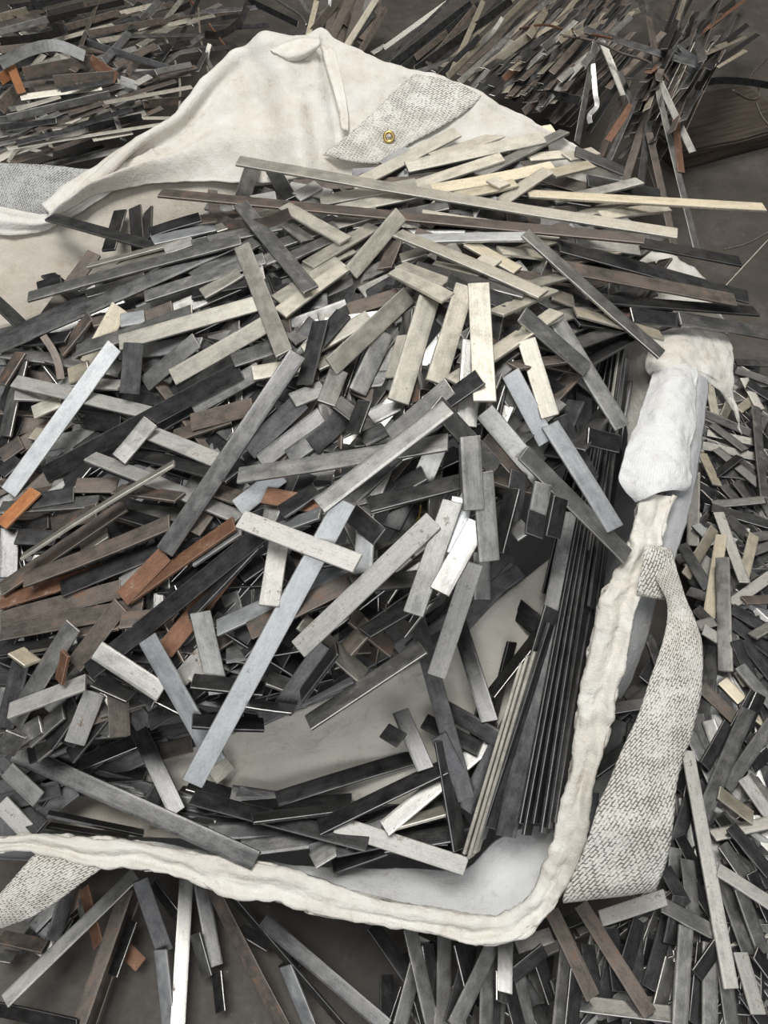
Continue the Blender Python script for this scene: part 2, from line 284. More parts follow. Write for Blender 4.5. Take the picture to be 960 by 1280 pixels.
cloth('corner_liner', T_([[P(*a, 1.275), P(*b, 1.235), P(*c, 1.20)] for a, b, c in lin]), CW, bag, 9, 12, .006, 9, 17., label='clean white liner inside the front corner')
def strap(name, rows, mat, zs, **kw):
    return cloth(name, [[P(a[0], a[1], z + .006), P(a[0] * .67 + b[0] * .33, a[1] * .67 + b[1] * .33, z), P(a[0] * .33 + b[0] * .67, a[1] * .33 + b[1] * .67, z), P(b[0], b[1], z + .006)] for (a, b), z in zip(rows, zs)], mat, bag, 5, 5, .0018, 10, 20., thick=.004, **kw)
strap('lifting_strap', [((812, 682), (838, 686)), ((812, 705), (844, 708)), ((822, 728), (850, 728)), ((833, 750), (857, 750)), ((834, 775), (868, 775)), ((829, 800), (876, 800)), ((821, 825), (878, 825)), ((812, 850), (877, 850)), ((804, 875), (874, 876)), ((795, 900), (868, 902)), ((783, 925), (862, 926)), ((772, 950), (852, 950)), ((760, 980), (845, 980)), ((748, 1005), (843, 1008)), ((739, 1035), (840, 1035)), ((730, 1062), (836, 1062)), ((718, 1090), (830, 1085)), ((706, 1116), (822, 1104)), ((704, 1127), (818, 1113)), ((712, 1122), (812, 1106))],
      WB, [1.165, 1.15, 1.135, 1.125, 1.115, 1.105, 1.10, 1.10, 1.10, 1.10, 1.10, 1.10, 1.10, 1.10, 1.10, 1.105, 1.11, 1.115, 1.13, 1.16], label='broad white webbing loop hanging down the outside')
strap('strap_knot', [((806, 684), (836, 690)), ((803, 708), (838, 714)), ((798, 728), (836, 736)), ((796, 742), (832, 749)), ((800, 738), (830, 744))], WB, [1.15, 1.145, 1.145, 1.15, 1.17])
strap('lifting_strap', [((70, 1062), (140, 1076)), ((48, 1066), (130, 1084)), ((30, 1084), (108, 1099)), ((12, 1104), (80, 1120)), ((-6, 1124), (42, 1144)), ((-30, 1146), (0, 1160)), ((-70, 1170), (-55, 1186))], WB, [1.215, 1.20, 1.185, 1.18, 1.175, 1.17, 1.17], label='white webbing loop at the front corner')
cloth('inner_liner', [[(-0.4378,0.4148,0.3065),(-0.3348,0.4449,0.3215),(-0.2502,0.4581,0.3365),(-0.1523,0.4835,0.3608),(-0.0552,0.5131,0.3883),(0.0550,0.5475,0.4175),(0.1383,0.6032,0.4461),(0.2119,0.6536,0.4687),(0.3025,0.7173,0.4980)],[(-0.4237,0.3686,0.3015),(-0.3199,0.3929,0.3109),(-0.2422,0.3972,0.3192),(-0.1337,0.4184,0.3387),(-0.0380,0.4324,0.3587),(0.0744,0.4700,0.3893),(0.1558,0.5152,0.4182),(0.2295,0.5756,0.4469),(0.3062,0.6376,0.4750)],[(-0.4061,0.3047,0.2979),(-0.3021,0.3237,0.2982),(-0.2241,0.2997,0.2919),(-0.1271,0.2952,0.2837),(-0.0335,0.2958,0.2810),(0.0865,0.3208,0.3101),(0.1667,0.3870,0.3534),(0.2341,0.4649,0.4031),(0.3098,0.5343,0.4409)]], CI, bag, 6, 7, .007, 7, 21., fold=lambda u, v: .016 * math.exp(-((v - .42 - .12 * math.sin(u * 5)) / .09) ** 2) * max(0, 1 - u * 1.5), label='pale liner cloth showing down inside the mouth')
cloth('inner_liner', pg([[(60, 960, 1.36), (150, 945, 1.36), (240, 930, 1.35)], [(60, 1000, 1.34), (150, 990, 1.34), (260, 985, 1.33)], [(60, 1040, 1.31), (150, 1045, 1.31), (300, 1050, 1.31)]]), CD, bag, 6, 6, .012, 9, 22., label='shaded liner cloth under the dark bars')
# brass eyelet on the flap
def ringmesh(name, c, ax, R, r, mat, parent):
    V, Fc = [], []; ax = ax.normalized(); e1 = ax.orthogonal().normalized(); e2 = ax.cross(e1)
    for i in range(32):
        a = i * math.tau / 32; rad = e1 * math.cos(a) + e2 * math.sin(a)
        for j in range(10):
            b = j * math.tau / 10; V.append(c + rad * (R + r * math.cos(b)) + ax * r * math.sin(b))
    for i in range(32):
        for j in range(10): Fc.append((i * 10 + j, ((i + 1) % 32) * 10 + j, ((i + 1) % 32) * 10 + (j + 1) % 10, i * 10 + (j + 1) % 10))
    me = bpy.data.meshes.new(name); me.from_pydata(V, [], Fc); me.polygons.foreach_set('use_smooth', [True] * len(Fc))
    o = link(name, me, [mat]); hang(o, parent); return o
kb = N('brass'); kb.b.inputs['Base Color'].default_value = (.62, .45, .17, 1); kb.b.inputs['Metallic'].default_value = 1; kb.b.inputs['Roughness'].default_value = .35
ringmesh('eyelet', P(486, 171, zf(486, 171) - .022), CAM - P(486, 171, 1.55), .009, .0034, kb.m, bag)

# ------------------------------------------------------------------ steel bars, one object each
# columns: kind, finish, centre (mm), direction, face normal, length, width (mm), bow (mm)
TH = {'s': .0055, 'm': .0028}
def unpack(r):
    k, x, y, z, a, b, c, d, e, f, L, W, bow = r
    return k, Vector((x, y, z)) / 1e4, (a, b, c), (d, e, f), L / 1e4, W / 1e4, bow / 1e4
GP = ['steel bars heaped in the bulk bag', 'steel bars inside the mouth of the bag', 'steel bars spilled on the floor', 'metal strips in the scrap piles behind']
BARS = [
('steel_bar','s','b','very long bright bar reaching from heap centre down onto the liner',GP[0],(-1561,4490,7002,479,683,552,126,-676,726,4386,299,-11)),
('steel_bar','s','d','long dark bar crossing the mouth at lower left',GP[1],(-3991,3206,3798,928,-361,-93,12,-222,975,4326,301,0)),
('steel_bar','s','d','long dark steel bar in the upright bundle, pointing down, ninth from top',GP[1],(2470,4948,5120,-239,-879,-413,-260,-352,899,5158,303,0)),
('steel_bar','s','d','long dark polished bar leaning down the heap middle',GP[0],(-2269,7331,7597,542,733,411,26,-503,864,3560,280,2)),
('steel_bar','s','p','longest pale bar, from the inner wall to the right corner, heap top',GP[0],(1184,12877,8215,965,-262,-10,-1,-40,999,8258,280,-30)),
('steel_bar','s','n','very long brown thin bar lying crosswise over the heap top',GP[0],(155,12272,8236,982,-189,21,-9,67,998,8811,280,-4)),
('steel_bar','s','w','pale bar hanging over the mouth, left of the liner',GP[0],(-242,5033,7626,721,537,438,-232,-409,883,2484,280,0)),
('steel_bar','s','d','long dark steel bar on the left slope, rising gently right',GP[0],(-3951,8305,7125,885,208,417,-160,-704,692,3876,280,-5)),
('steel_bar','s','d','long dark bar rising across the heap foot beneath a short light grey bar',GP[0],(-2973,5242,6764,780,440,446,-272,-404,874,3341,280,-13)),
('steel_bar','s','w','longest bright bar in the spill beside the webbing loop',GP[2],(5670,2748,1939,-45,-999,6,118,0,993,3851,254,0)),
('steel_bar','s','d','long dark steel bar above the left slope, rising gently right',GP[0],(-4697,10823,7641,914,339,224,-92,-366,926,4533,280,-30)),
('steel_bar','s','b','long smooth bluish bar on the left slope',GP[0],(-5343,8591,6919,576,686,444,149,-623,768,2994,280,0)),
('steel_bar','s','g','long grey steel bar on the lower heap centre, crosswise',GP[0],(-625,6854,7994,962,-25,272,-273,-66,960,3129,280,-15)),
('steel_bar','s','d','dark steel bar below the front rim, dropping steeply right',GP[2],(-1066,1133,1079,803,-578,146,-174,6,985,2796,259,0)),
('steel_bar','s','g','grey steel bar on the lower heap centre, rising gently right',GP[0],(7,6523,8483,783,571,246,-219,-117,969,2208,280,0)),
('steel_bar','s','g','grey steel bar below the front rim, rising steeply right',GP[2],(-5464,1666,1167,697,713,74,-87,-18,996,2737,254,0)),
('steel_bar','s','w','whitish steel bar hanging over the liner, pointing down',GP[0],(1072,5355,5986,286,665,690,-175,-672,720,1879,294,10)),
('steel_bar','s','p','pale bar pointing straight down the heap front, last of three',GP[0],(1388,8287,8922,-10,-985,-170,-170,-166,971,2074,320,0)),
('steel_bar','s','p','pale bar pointing down the heap front, first of three',GP[0],(455,8749,8325,265,928,260,246,-326,913,1873,336,0)),
('steel_bar','s','d','dark steel bar inside the front rim, dropping gently right',GP[1],(-1667,2982,3773,967,-249,51,17,264,964,2938,270,-12)),
('steel_bar','s','d','long dark steel bar in the upright bundle, pointing down, third from top',GP[1],(3112,5832,5578,-198,-894,-401,776,-393,493,6994,270,0)),
('steel_bar','s','w','scuffed pale bar lying across the top of the long bright bar',GP[0],(-1146,5557,7889,904,-425,45,-112,-134,985,1786,280,-7)),
('steel_bar','s','d','dark steel bar over the pale liner, pointing down, second from top',GP[1],(896,4466,4793,259,-882,-394,-162,-442,882,2910,275,0)),
('steel_bar','s','w','bright bar lying just above the front corner liner',GP[1],(251,2606,3825,957,-290,-12,-23,-117,993,2089,270,5)),
('steel_bar','s','g','bare short grey steel bar on the heap overhang, pointing down, second from top',GP[0],(643,5291,7907,337,814,473,-193,-431,881,1571,280,0)),
('steel_bar','s','g','grey steel bar below the front rim, pointing down',GP[2],(-3646,1511,562,85,-996,12,170,27,985,2351,264,-4)),
('steel_bar','s','d','bare dark steel bar inside the front rim, rising gently right, first from left',GP[1],(-574,3715,3574,958,287,10,-57,156,986,2459,270,25)),
('steel_bar','s','d','long dark steel bar in the upright bundle, pointing down, tenth from top',GP[1],(2127,4287,4843,299,843,447,355,-533,768,3496,270,-13)),
('steel_bar','s','n','brown steel bar below the front rim, dropping steeply right',GP[2],(-2500,1448,521,560,-824,-89,-317,-312,896,2715,254,24)),
('steel_bar','s','b','bright steel bar on the heap overhang, dropping steeply right',GP[0],(2952,7006,7415,521,-723,-454,100,-476,874,1829,280,14)),
('steel_bar','s','b','bright steel bar on the heap foot, dropping steeply right',GP[0],(-2811,4011,6182,497,-718,-488,-75,-595,800,2008,280,0)),
('steel_bar','s','g','grey steel bar on the heap overhang, dropping steeply right',GP[0],(2834,6592,7249,719,-459,-522,388,-359,849,2276,280,4)),
('steel_bar','s','d','long dark steel bar by the corner cloth, dropping gently right',GP[0],(4892,11483,7619,965,-56,-257,236,-244,941,3758,280,0)),
('steel_bar','s','n','bare brown steel bar on the rusty left slope, rising gently right, second from left',GP[0],(-4344,6191,6595,929,240,283,-284,-31,958,2462,280,-27)),
('steel_bar','s','p','pale steel bar above the left slope, rising gently right, first from left',GP[0],(-3167,9797,7929,964,127,233,-166,-394,904,2550,280,8)),
('steel_bar','s','d','long dark steel bar in the upright bundle, pointing down, sixth from top',GP[1],(2878,5563,5438,-221,-886,-408,781,-411,470,6498,270,0)),
('steel_bar','s','n','brown steel bar on the far left foot, rising gently right',GP[0],(-4946,5591,6043,959,128,255,-192,-370,909,2029,280,6)),
('steel_bar','s','d','long dark steel bar in the upright bundle, pointing down, fifth from top',GP[1],(3196,5754,5508,-202,-895,-397,805,-383,453,6664,270,0)),
('steel_bar','s','p','bare pale steel bar on the heap brow, rising steeply right, second from top',GP[0],(-196,9126,8373,615,787,51,493,-434,755,1922,293,0)),
('steel_bar','s','g','grey steel bar hanging over the liner, rising gently right',GP[0],(-252,4129,6442,836,456,305,-426,187,885,1894,280,0)),
('steel_bar','s','g','long grey steel bar above the left slope, rising gently right',GP[0],(-4432,11300,7834,970,115,215,-214,-25,977,4010,280,8)),
('steel_bar','s','n','long brown steel bar by the corner cloth, crosswise',GP[0],(4621,11095,7689,966,56,-251,258,-182,949,3655,280,4)),
('steel_bar','s','p','pale bar pointing down the heap front, middle of three',GP[0],(1000,8821,8580,272,946,177,232,-243,942,1861,309,0)),
('steel_bar','s','d','bare dark steel bar inside the front rim, rising gently right, second from left',GP[1],(-36,3245,4116,897,350,271,-359,217,908,2207,270,12)),
('steel_bar','s','n','brown steel bar on the far left foot, crosswise',GP[0],(-4716,5334,6056,972,74,225,-212,-148,966,2343,280,0)),
('steel_bar','s','p','brownish flat bar lying on the upper heap, tilted to the right',GP[0],(-1970,9975,8295,330,-944,4,-198,-65,978,2803,280,-29)),
('steel_bar','s','d','long dark steel bar in the upright bundle, pointing down, fourth from top',GP[1],(3013,5767,5542,-214,-890,-403,778,-405,480,6593,270,0)),
('steel_bar','s','n','long brown bar on the floor below the loop end',GP[2],(3795,1272,1863,479,-878,23,61,59,996,1803,254,-10)),
('steel_bar','s','p','pale steel bar on the left slope, rising gently right',GP[0],(-2624,9256,7830,880,273,389,-118,-667,735,1871,280,-16)),
('steel_bar','s','n','bare brown steel bar below the front rim, pointing down',GP[2],(-4862,1361,1146,206,978,36,-96,-17,995,2108,254,-7)),
('steel_bar','s','g','narrow grey bar reaching down to the corner drape',GP[0],(3548,10533,7908,741,-558,-373,355,-145,923,3111,280,-11)),
('steel_bar','s','d','dark steel bar beside the webbing loop, rising steeply right',GP[2],(6440,4468,1924,556,830,50,-116,17,993,2404,274,-7)),
('steel_bar','s','d','long dark steel bar in the upright bundle, pointing down, seventh from top',GP[1],(2800,5520,5411,-228,-884,-407,749,-427,507,6055,270,0)),
('steel_bar','s','t','long pale bar sticking out over the floor at far right',GP[0],(5047,13340,7832,996,33,-83,80,74,994,4686,280,0)),
('steel_bar','s','n','bare brown steel bar on the rusty left slope, rising gently right, first from left',GP[0],(-4978,6416,6384,828,455,328,-342,-54,938,2346,280,3)),
('steel_bar','s','d','dark steel bar over the pale liner, dropping steeply right',GP[1],(-3823,3951,3741,527,-837,-148,74,-128,989,1949,281,-13)),
('steel_bar','s','w','long whitish steel bar on the rusty left slope, dropping gently right',GP[0],(-3447,7188,6960,872,-477,111,42,297,954,3029,280,25)),
('steel_bar','s','p','bare pale steel bar under the back flap, crosswise, first from left',GP[0],(1816,14604,8075,965,251,70,14,-318,948,2852,280,0)),
('steel_bar','s','g','grey bar lying upright in view beside the loop top',GP[2],(7236,7667,1855,-217,-976,-16,-417,78,905,2741,291,11)),
('steel_bar','s','d','long dark steel bar in the upright bundle, pointing down, eighth from top',GP[1],(3340,5675,5223,-229,-913,-336,805,-372,462,6206,270,0)),
('steel_bar','s','g','grey steel bar above the left slope, dropping steeply right',GP[0],(-1898,11364,8277,486,-873,54,-77,18,997,2989,280,-24)),
('steel_bar','s','g','grey steel bar on the far left foot, rising steeply right',GP[0],(-5035,4554,5807,539,633,555,-191,-550,813,1772,280,26)),
('steel_bar','s','d','dark steel bar over the pale liner, pointing down, first from top',GP[1],(1441,5138,4771,245,-962,-119,-235,-178,956,1838,276,0)),
('steel_bar','s','g','grey steel bar inside the front rim, rising gently right',GP[1],(909,3469,4191,792,581,188,-219,-17,976,2283,270,4)),
('steel_bar','s','g','short light grey bar lying over others at the heap foot',GP[0],(-3622,4425,6236,854,-515,-66,-73,-244,967,1200,284,0)),
('steel_bar','s','g','grey steel bar beside the white sleeve, dropping steeply right',GP[0],(3256,8798,7736,498,-755,-427,100,-439,893,1971,280,-18)),
('steel_bar','s','d','dark steel bar on the rusty left slope, rising gently right',GP[0],(-4121,6020,6408,927,280,249,-221,-128,967,1744,280,11)),
('steel_bar','s','p','pale steel bar on the heap brow, dropping gently right',GP[0],(1373,10565,8526,825,-566,-5,61,81,995,2775,280,20)),
('steel_bar','s','g','bare short grey steel bar under the webbing loop, pointing down',GP[2],(4866,1017,1888,-281,-960,-11,79,-34,996,1465,254,-7)),
('steel_bar','s','g','bare short grey steel bar on the heap overhang, rising steeply right',GP[0],(976,5272,7952,495,781,380,-131,-365,922,1055,280,0)),
('steel_bar','s','p','short pale steel bar beside the white sleeve, pointing down',GP[0],(2307,8255,8203,261,-862,-436,-92,-471,877,1243,280,-7)),
('steel_bar','s','w','whitish steel bar on the left slope, crosswise',GP[0],(-5051,8989,7018,958,-286,0,11,38,999,2621,280,7)),
('steel_bar','s','g','short grey steel bar on the heap foot, pointing down',GP[0],(-2426,4543,6592,235,-814,-531,153,-509,847,1170,287,0)),
('steel_bar','s','g','short grey steel bar beside the white sleeve, dropping steeply right',GP[0],(1907,7265,7803,660,-549,-513,-123,-752,647,1366,302,11)),
('steel_bar','s','n','brown steel bar on the heap foot, rising gently right',GP[0],(-1103,4956,7232,897,341,281,-257,-114,960,1633,280,22)),
('steel_bar','s','g','short grey steel bar on the heap overhang, pointing down, first from left',GP[0],(1329,5714,8232,-57,873,485,119,-476,871,1173,280,0)),
('steel_bar','s','b','short bright steel bar beside the white sleeve, dropping steeply right',GP[0],(2164,7877,7967,494,-606,-623,-130,-761,636,1183,282,13)),
('steel_bar','s','g','bare short grey steel bar on the heap overhang, pointing down, first from top',GP[0],(1146,6176,8559,-43,868,494,128,-486,865,977,280,0)),
('steel_bar','s','g','short grey steel bar below the front corner, rising steeply right',GP[2],(1484,922,1773,-529,-843,93,309,-90,947,1437,254,14)),
('steel_bar','s','n','short brown steel bar below the front corner, dropping steeply right',GP[2],(3061,1315,2086,386,-922,-42,114,2,993,1335,254,14)),
('steel_bar','s','d','short dark steel bar on the left slope, rising steeply right',GP[0],(-1656,7800,7645,719,585,375,157,-662,733,1142,309,-3)),
('steel_bar','s','d','short dark steel bar on the heap overhang, rising gently right',GP[0],(427,6172,8127,962,268,47,-81,118,990,1328,280,6)),
('steel_bar','s','d','bare short dark steel bar below the front rim, pointing down, fourth from left',GP[2],(-3258,1957,478,305,-947,-101,164,-52,985,1478,269,-11)),
('steel_bar','s','g','grey steel bar under the webbing loop, crosswise',GP[2],(3865,555,1816,994,-97,-49,80,345,935,1641,254,-10)),
('steel_bar','s','d','long dark steel bar by the corner cloth, crosswise',GP[0],(5296,11057,7225,957,175,-229,214,104,971,3508,280,0)),
('steel_bar','s','g','bare short grey steel bar below the front corner, pointing down, first from left',GP[2],(607,1010,1767,240,-970,-48,410,57,910,1433,254,-2)),
('steel_bar','s','d','bare short dark steel bar below the front rim, pointing down, third from left',GP[2],(-4145,1994,1065,387,-833,-396,224,-332,916,1299,285,7)),
('steel_bar','s','g','bare short grey steel bar beside the white sleeve, dropping steeply right',GP[0],(2646,8999,8227,784,-291,-549,380,-475,794,1407,280,-1)),
('steel_bar','s','n','short brown steel bar on the far left foot, rising steeply right',GP[0],(-4203,5007,6195,599,682,420,-173,-402,899,1103,280,11)),
('steel_bar','s','b','bright steel bar on the heap foot, rising gently right',GP[0],(-1343,5134,7119,911,293,292,-327,79,942,2151,280,13)),
('steel_bar','s','p','bare pale steel bar on the heap brow, rising steeply right, first from top',GP[0],(-127,11451,8262,518,849,103,503,-399,767,1641,282,0)),
('steel_bar','s','w','short whitish steel bar on the lower heap centre, pointing down',GP[0],(-1499,5373,7406,63,996,65,1,-65,998,1038,280,-9)),
('steel_bar','s','r','rusty steel bar on the rusty left slope, rising gently right',GP[0],(-2986,5921,6788,818,381,432,-479,35,877,1986,280,0)),
('steel_bar','s','g','short grey steel bar below the front corner, pointing down, second from left',GP[2],(994,991,1581,-68,-969,239,291,210,933,1406,254,0)),
('steel_bar','s','d','dark steel bar inside the front rim, pointing down',GP[1],(1028,3258,4246,161,-877,-453,514,-317,797,1647,270,0)),
('steel_bar','s','d','short dark steel bar on the left slope, rising gently right, third from top',GP[0],(-1404,7598,7578,786,524,329,-147,-359,922,1179,280,0)),
('steel_bar','s','p','pale steel bar under the back flap, rising gently right, first from left',GP[0],(433,14532,7983,815,569,105,38,-234,972,2591,280,0)),
('steel_bar','s','g','bare short grey steel bar below the brow, rising steeply right',GP[0],(-196,8717,8083,386,873,299,276,-418,865,1105,286,0)),
('steel_bar','s','w','short whitish steel bar on the far left foot, rising gently right',GP[0],(-4905,4231,5762,928,231,291,-320,102,942,1266,280,-2)),
('steel_bar','s','r','rusty steel bar on the heap foot, rising steeply right',GP[0],(-2549,5330,6713,619,648,444,-139,-466,874,1940,280,-29)),
('steel_bar','s','w','short whitish steel bar on the far left foot, pointing down',GP[0],(-4395,4011,5511,376,729,572,338,-683,648,822,299,0)),
('steel_bar','s','w','short whitish steel bar under the webbing loop, rising gently right',GP[2],(4217,1991,1955,893,229,387,-410,61,910,1164,254,0)),
('steel_bar','s','g','grey steel bar above the left slope, rising gently right, second from left',GP[0],(-3062,10790,8037,958,183,222,-206,-103,973,2171,280,0)),
('steel_bar','s','d','short dark steel bar on the heap foot, rising steeply right, second from top',GP[0],(-1076,4198,6574,557,587,588,-66,-674,736,1067,310,0)),
('steel_bar','s','g','short grey steel bar below the brow, rising steeply right',GP[0],(507,7391,8404,746,353,565,-426,-400,812,1114,280,-8)),
('steel_bar','s','d','short dark steel bar inside the front rim, crosswise, second from left',GP[1],(-1513,2709,3508,992,125,-33,18,114,993,1511,270,0)),
('steel_bar','s','t','straw-yellow steel bar under the back flap, crosswise',GP[0],(2097,13670,8084,941,337,-20,74,-150,986,2546,280,-30)),
('steel_bar','s','d','bare short dark steel bar over the pale liner, dropping steeply right',GP[1],(456,4054,4406,386,-920,-71,-150,-139,979,1005,273,0)),
('steel_bar','s','g','bare short grey steel bar on the left slope, rising steeply right, first from top',GP[0],(-3517,9298,7515,788,378,486,-222,-561,797,1159,280,11)),
('steel_bar','s','w','short whitish steel bar on the left slope, dropping gently right',GP[0],(-3103,7776,7152,843,-518,148,-133,67,989,1571,280,7)),
('steel_bar','s','r','short rusty steel bar on the far left foot, rising steeply right',GP[0],(-3557,5771,6599,689,616,382,-166,-379,910,911,280,6)),
('steel_bar','s','d','long dark steel bar by the inner wall, dropping gently right',GP[0],(-5067,12717,7492,865,-490,107,-66,101,993,3665,280,0)),
('steel_bar','s','n','short brown steel bar on the left slope, rising gently right',GP[0],(-2538,8152,7506,935,-17,353,-318,-477,819,1101,280,0)),
('steel_bar','s','g','grey steel bar above the left slope, rising gently right, first from left',GP[0],(-4171,9852,7686,951,189,246,-222,-137,965,2101,280,-11)),
('steel_bar','s','p','pale steel bar above the left slope, rising gently right, second from left',GP[0],(-1155,10274,8232,630,777,-18,86,-47,995,1601,280,12)),
('steel_bar','s','d','short dark steel bar inside the front rim, crosswise, first from left',GP[1],(-2048,2902,3450,999,46,-28,23,98,995,1526,270,0)),
('steel_bar','s','d','short dark steel bar over the pale liner, rising steeply right, second from top',GP[1],(1634,3693,4318,481,740,470,-133,-468,874,1580,270,-11)),
('steel_bar','s','g','grey bar jutting from the corner drape off the right edge',GP[0],(6235,10830,6937,956,94,-279,291,-153,944,2016,280,8)),
('steel_bar','s','d','short dark steel bar on the left slope, pointing down',GP[0],(-4146,9192,7490,97,782,615,337,-607,720,835,313,0)),
('steel_bar','s','g','grey steel bar beside the webbing loop, rising steeply right',GP[2],(7011,4665,1720,698,716,22,115,-142,983,1738,254,-7)),
('steel_bar','s','g','short grey steel bar under the webbing loop, pointing down, fourth from left',GP[2],(6051,1932,1616,138,-990,7,147,27,989,1207,254,0)),
('steel_bar','s','d','short dark steel bar under the webbing loop, pointing down, third from left',GP[2],(4614,1356,1657,476,875,-85,134,24,991,1185,254,0)),
('steel_bar','s','d','short dark steel bar below the brow, pointing down',GP[0],(-1100,8849,8162,177,956,232,-322,-166,932,1172,280,6)),
('steel_bar','s','p','pale steel bar beside the white sleeve, rising gently right',GP[0],(1856,8710,8442,684,718,-125,-19,189,982,2608,280,0)),
('steel_bar','s','d','short dark steel bar on the far left foot, pointing down',GP[0],(-5576,4404,5437,207,848,488,-24,-494,869,1013,280,-6)),
('steel_bar','s','d','dark steel bar on the rusty left slope, crosswise',GP[0],(-3140,7508,7054,820,-472,325,-206,286,936,2165,280,9)),
('steel_bar','s','g','short grey steel bar below the brow, dropping steeply right',GP[0],(1139,7035,8293,670,-373,-642,426,-515,744,1312,280,-16)),
('steel_bar','s','g','short grey steel bar below the brow, pointing down',GP[0],(1210,7759,8598,85,877,473,51,-478,877,1259,298,0)),
('steel_bar','s','d','dark steel bar behind the webbing loop, pointing down, first from left',GP[2],(4365,4657,1455,-419,-907,-36,-178,44,983,1687,292,0)),
('steel_bar','s','r','rusty steel bar on the far left foot, rising gently right',GP[0],(-5132,5885,6087,953,203,225,-238,44,970,1710,280,-9)),
('steel_bar','s','d','short dark steel bar over the pale liner, dropping gently right, second from left',GP[1],(1401,4277,4512,814,-561,154,-377,-306,875,1029,272,4)),
('steel_bar','s','n','brown steel bar below the front rim, pointing down',GP[2],(-4861,1380,456,194,981,10,-543,99,834,2118,254,0)),
('steel_bar','s','p','short pale steel bar on the heap foot, dropping steeply right',GP[0],(-703,4546,6705,676,-373,-636,636,-142,759,1235,280,-1)),
('steel_bar','s','d','long dark steel bar below the front rim, dropping steeply right',GP[2],(-1772,1368,712,730,-683,3,-614,-654,442,3032,204,0)),
('steel_bar','s','g','short grey steel bar below the front corner, pointing down, fourth from left',GP[2],(2970,907,1574,234,972,30,195,-77,978,1204,254,0)),
('steel_bar','s','w','short whitish steel bar under the webbing loop, pointing down',GP[2],(5979,921,1740,30,-994,101,117,104,988,882,254,4)),
('steel_bar','s','d','dark steel bar by the corner cloth, crosswise',GP[0],(5759,12301,7437,972,43,-230,232,-52,971,2131,280,0)),
('steel_bar','s','d','short dark steel bar below the brow, rising steeply right',GP[0],(-767,7622,7820,711,653,260,286,-607,742,856,304,0)),
('steel_bar','s','d','dark steel bar inside the front rim, crosswise',GP[1],(-1423,3281,3519,996,80,-42,14,318,948,1807,270,-1)),
('steel_bar','s','d','dark steel bar below the front rim, crosswise',GP[2],(-5877,474,918,939,-152,308,-340,-538,771,1736,254,-7)),
('steel_bar','s','g','short grey steel bar under the webbing loop, pointing down, second from left',GP[2],(5329,907,1750,-223,-974,-39,55,-52,997,1211,254,0)),
('steel_bar','s','g','bare grey steel bar beside the loop top, pointing down, first from top',GP[2],(7515,10799,1238,-246,-969,17,-317,97,944,2282,282,0)),
('steel_bar','s','b','short bright steel bar below the front rim, pointing down',GP[2],(-3836,912,679,158,-891,-426,-298,-454,839,1248,254,-5)),
('steel_bar','s','d','short dark steel bar over the pale liner, rising gently right',GP[1],(-4667,4038,3714,918,395,39,-78,85,993,1139,270,0)),
('steel_bar','s','p','bare pale steel bar under the back flap, rising gently right',GP[0],(1421,13891,8096,904,424,54,-22,-79,997,1965,280,0)),
('steel_bar','s','d','dark steel bar beside the webbing loop, pointing down',GP[2],(6561,6015,1550,-398,-917,-20,-349,131,928,2104,289,-4)),
('steel_bar','s','b','short bright steel bar on the lower heap centre, rising gently right',GP[0],(-1841,6796,7335,776,542,321,138,-644,753,828,288,6)),
('steel_bar','s','b','bright steel bar by the inner wall, crosswise',GP[0],(-1082,15496,7405,984,142,105,-85,-138,987,2272,280,0)),
('steel_bar','s','n','short brown steel bar on the far left foot, pointing down',GP[0],(-3868,4078,5646,-9,757,654,411,-593,692,792,296,0)),
('steel_bar','s','g','short grey steel bar on the far left foot, dropping steeply right',GP[0],(-5679,3443,4111,739,-572,-357,31,-501,865,696,280,-2)),
('steel_bar','s','d','short dark steel bar below the front corner, dropping steeply right',GP[2],(110,1398,1440,612,-783,110,222,303,927,1015,254,2)),
('steel_bar','s','d','short dark steel bar on the rusty left slope, pointing down',GP[0],(-5947,6481,6110,-117,949,293,148,-275,950,817,280,0)),
('steel_bar','s','d','bare short dark steel bar inside the front rim, crosswise, second from left',GP[1],(-1280,3084,3835,969,167,-182,9,711,703,1583,270,-4)),
('steel_bar','s','g','short grey steel bar on the left slope, rising gently right',GP[0],(-2488,8558,7655,873,220,435,-233,-596,768,1296,280,0)),
('steel_bar','s','p','pale steel bar on the heap brow, rising gently right',GP[0],(-728,11523,8161,635,766,-97,71,67,995,1742,280,0)),
('steel_bar','s','d','long dark steel bar in the upright bundle, pointing down, second from top',GP[1],(3827,7778,6193,-161,-887,-432,813,-368,452,4416,216,11)),
('steel_bar','s','d','bare short dark steel bar below the front rim, pointing down, first from left',GP[2],(-5765,2020,1135,91,996,7,368,-40,929,869,255,0)),
('steel_bar','s','d','short dark steel bar in the upright bundle, dropping steeply right',GP[1],(2435,6098,4659,619,-768,166,-462,-185,867,849,360,0)),
('steel_bar','s','g','bare short grey steel bar below the front corner, pointing down, second from left',GP[2],(1993,1149,1829,-119,-988,95,-48,102,994,764,254,0)),
('steel_bar','s','d','dark steel bar on the heap foot, rising steeply right',GP[0],(-1396,4671,6513,462,657,596,-419,-430,800,1758,280,0)),
('steel_bar','s','t','straw-yellow steel bar beside the loop top, pointing down',GP[2],(7373,8682,1650,357,934,-8,-206,87,975,2295,263,0)),
('steel_bar','s','g','short grey steel bar under the webbing loop, dropping gently right',GP[2],(5184,1794,1960,884,-400,-242,277,31,960,1166,254,0)),
('steel_bar','s','b','bright steel bar under the back flap, crosswise',GP[0],(1528,11385,8406,995,91,-42,31,124,992,2119,280,14)),
('steel_bar','s','p','short pale steel bar on the heap brow, dropping gently right',GP[0],(567,9828,8682,679,-723,130,-137,49,989,1205,280,7)),
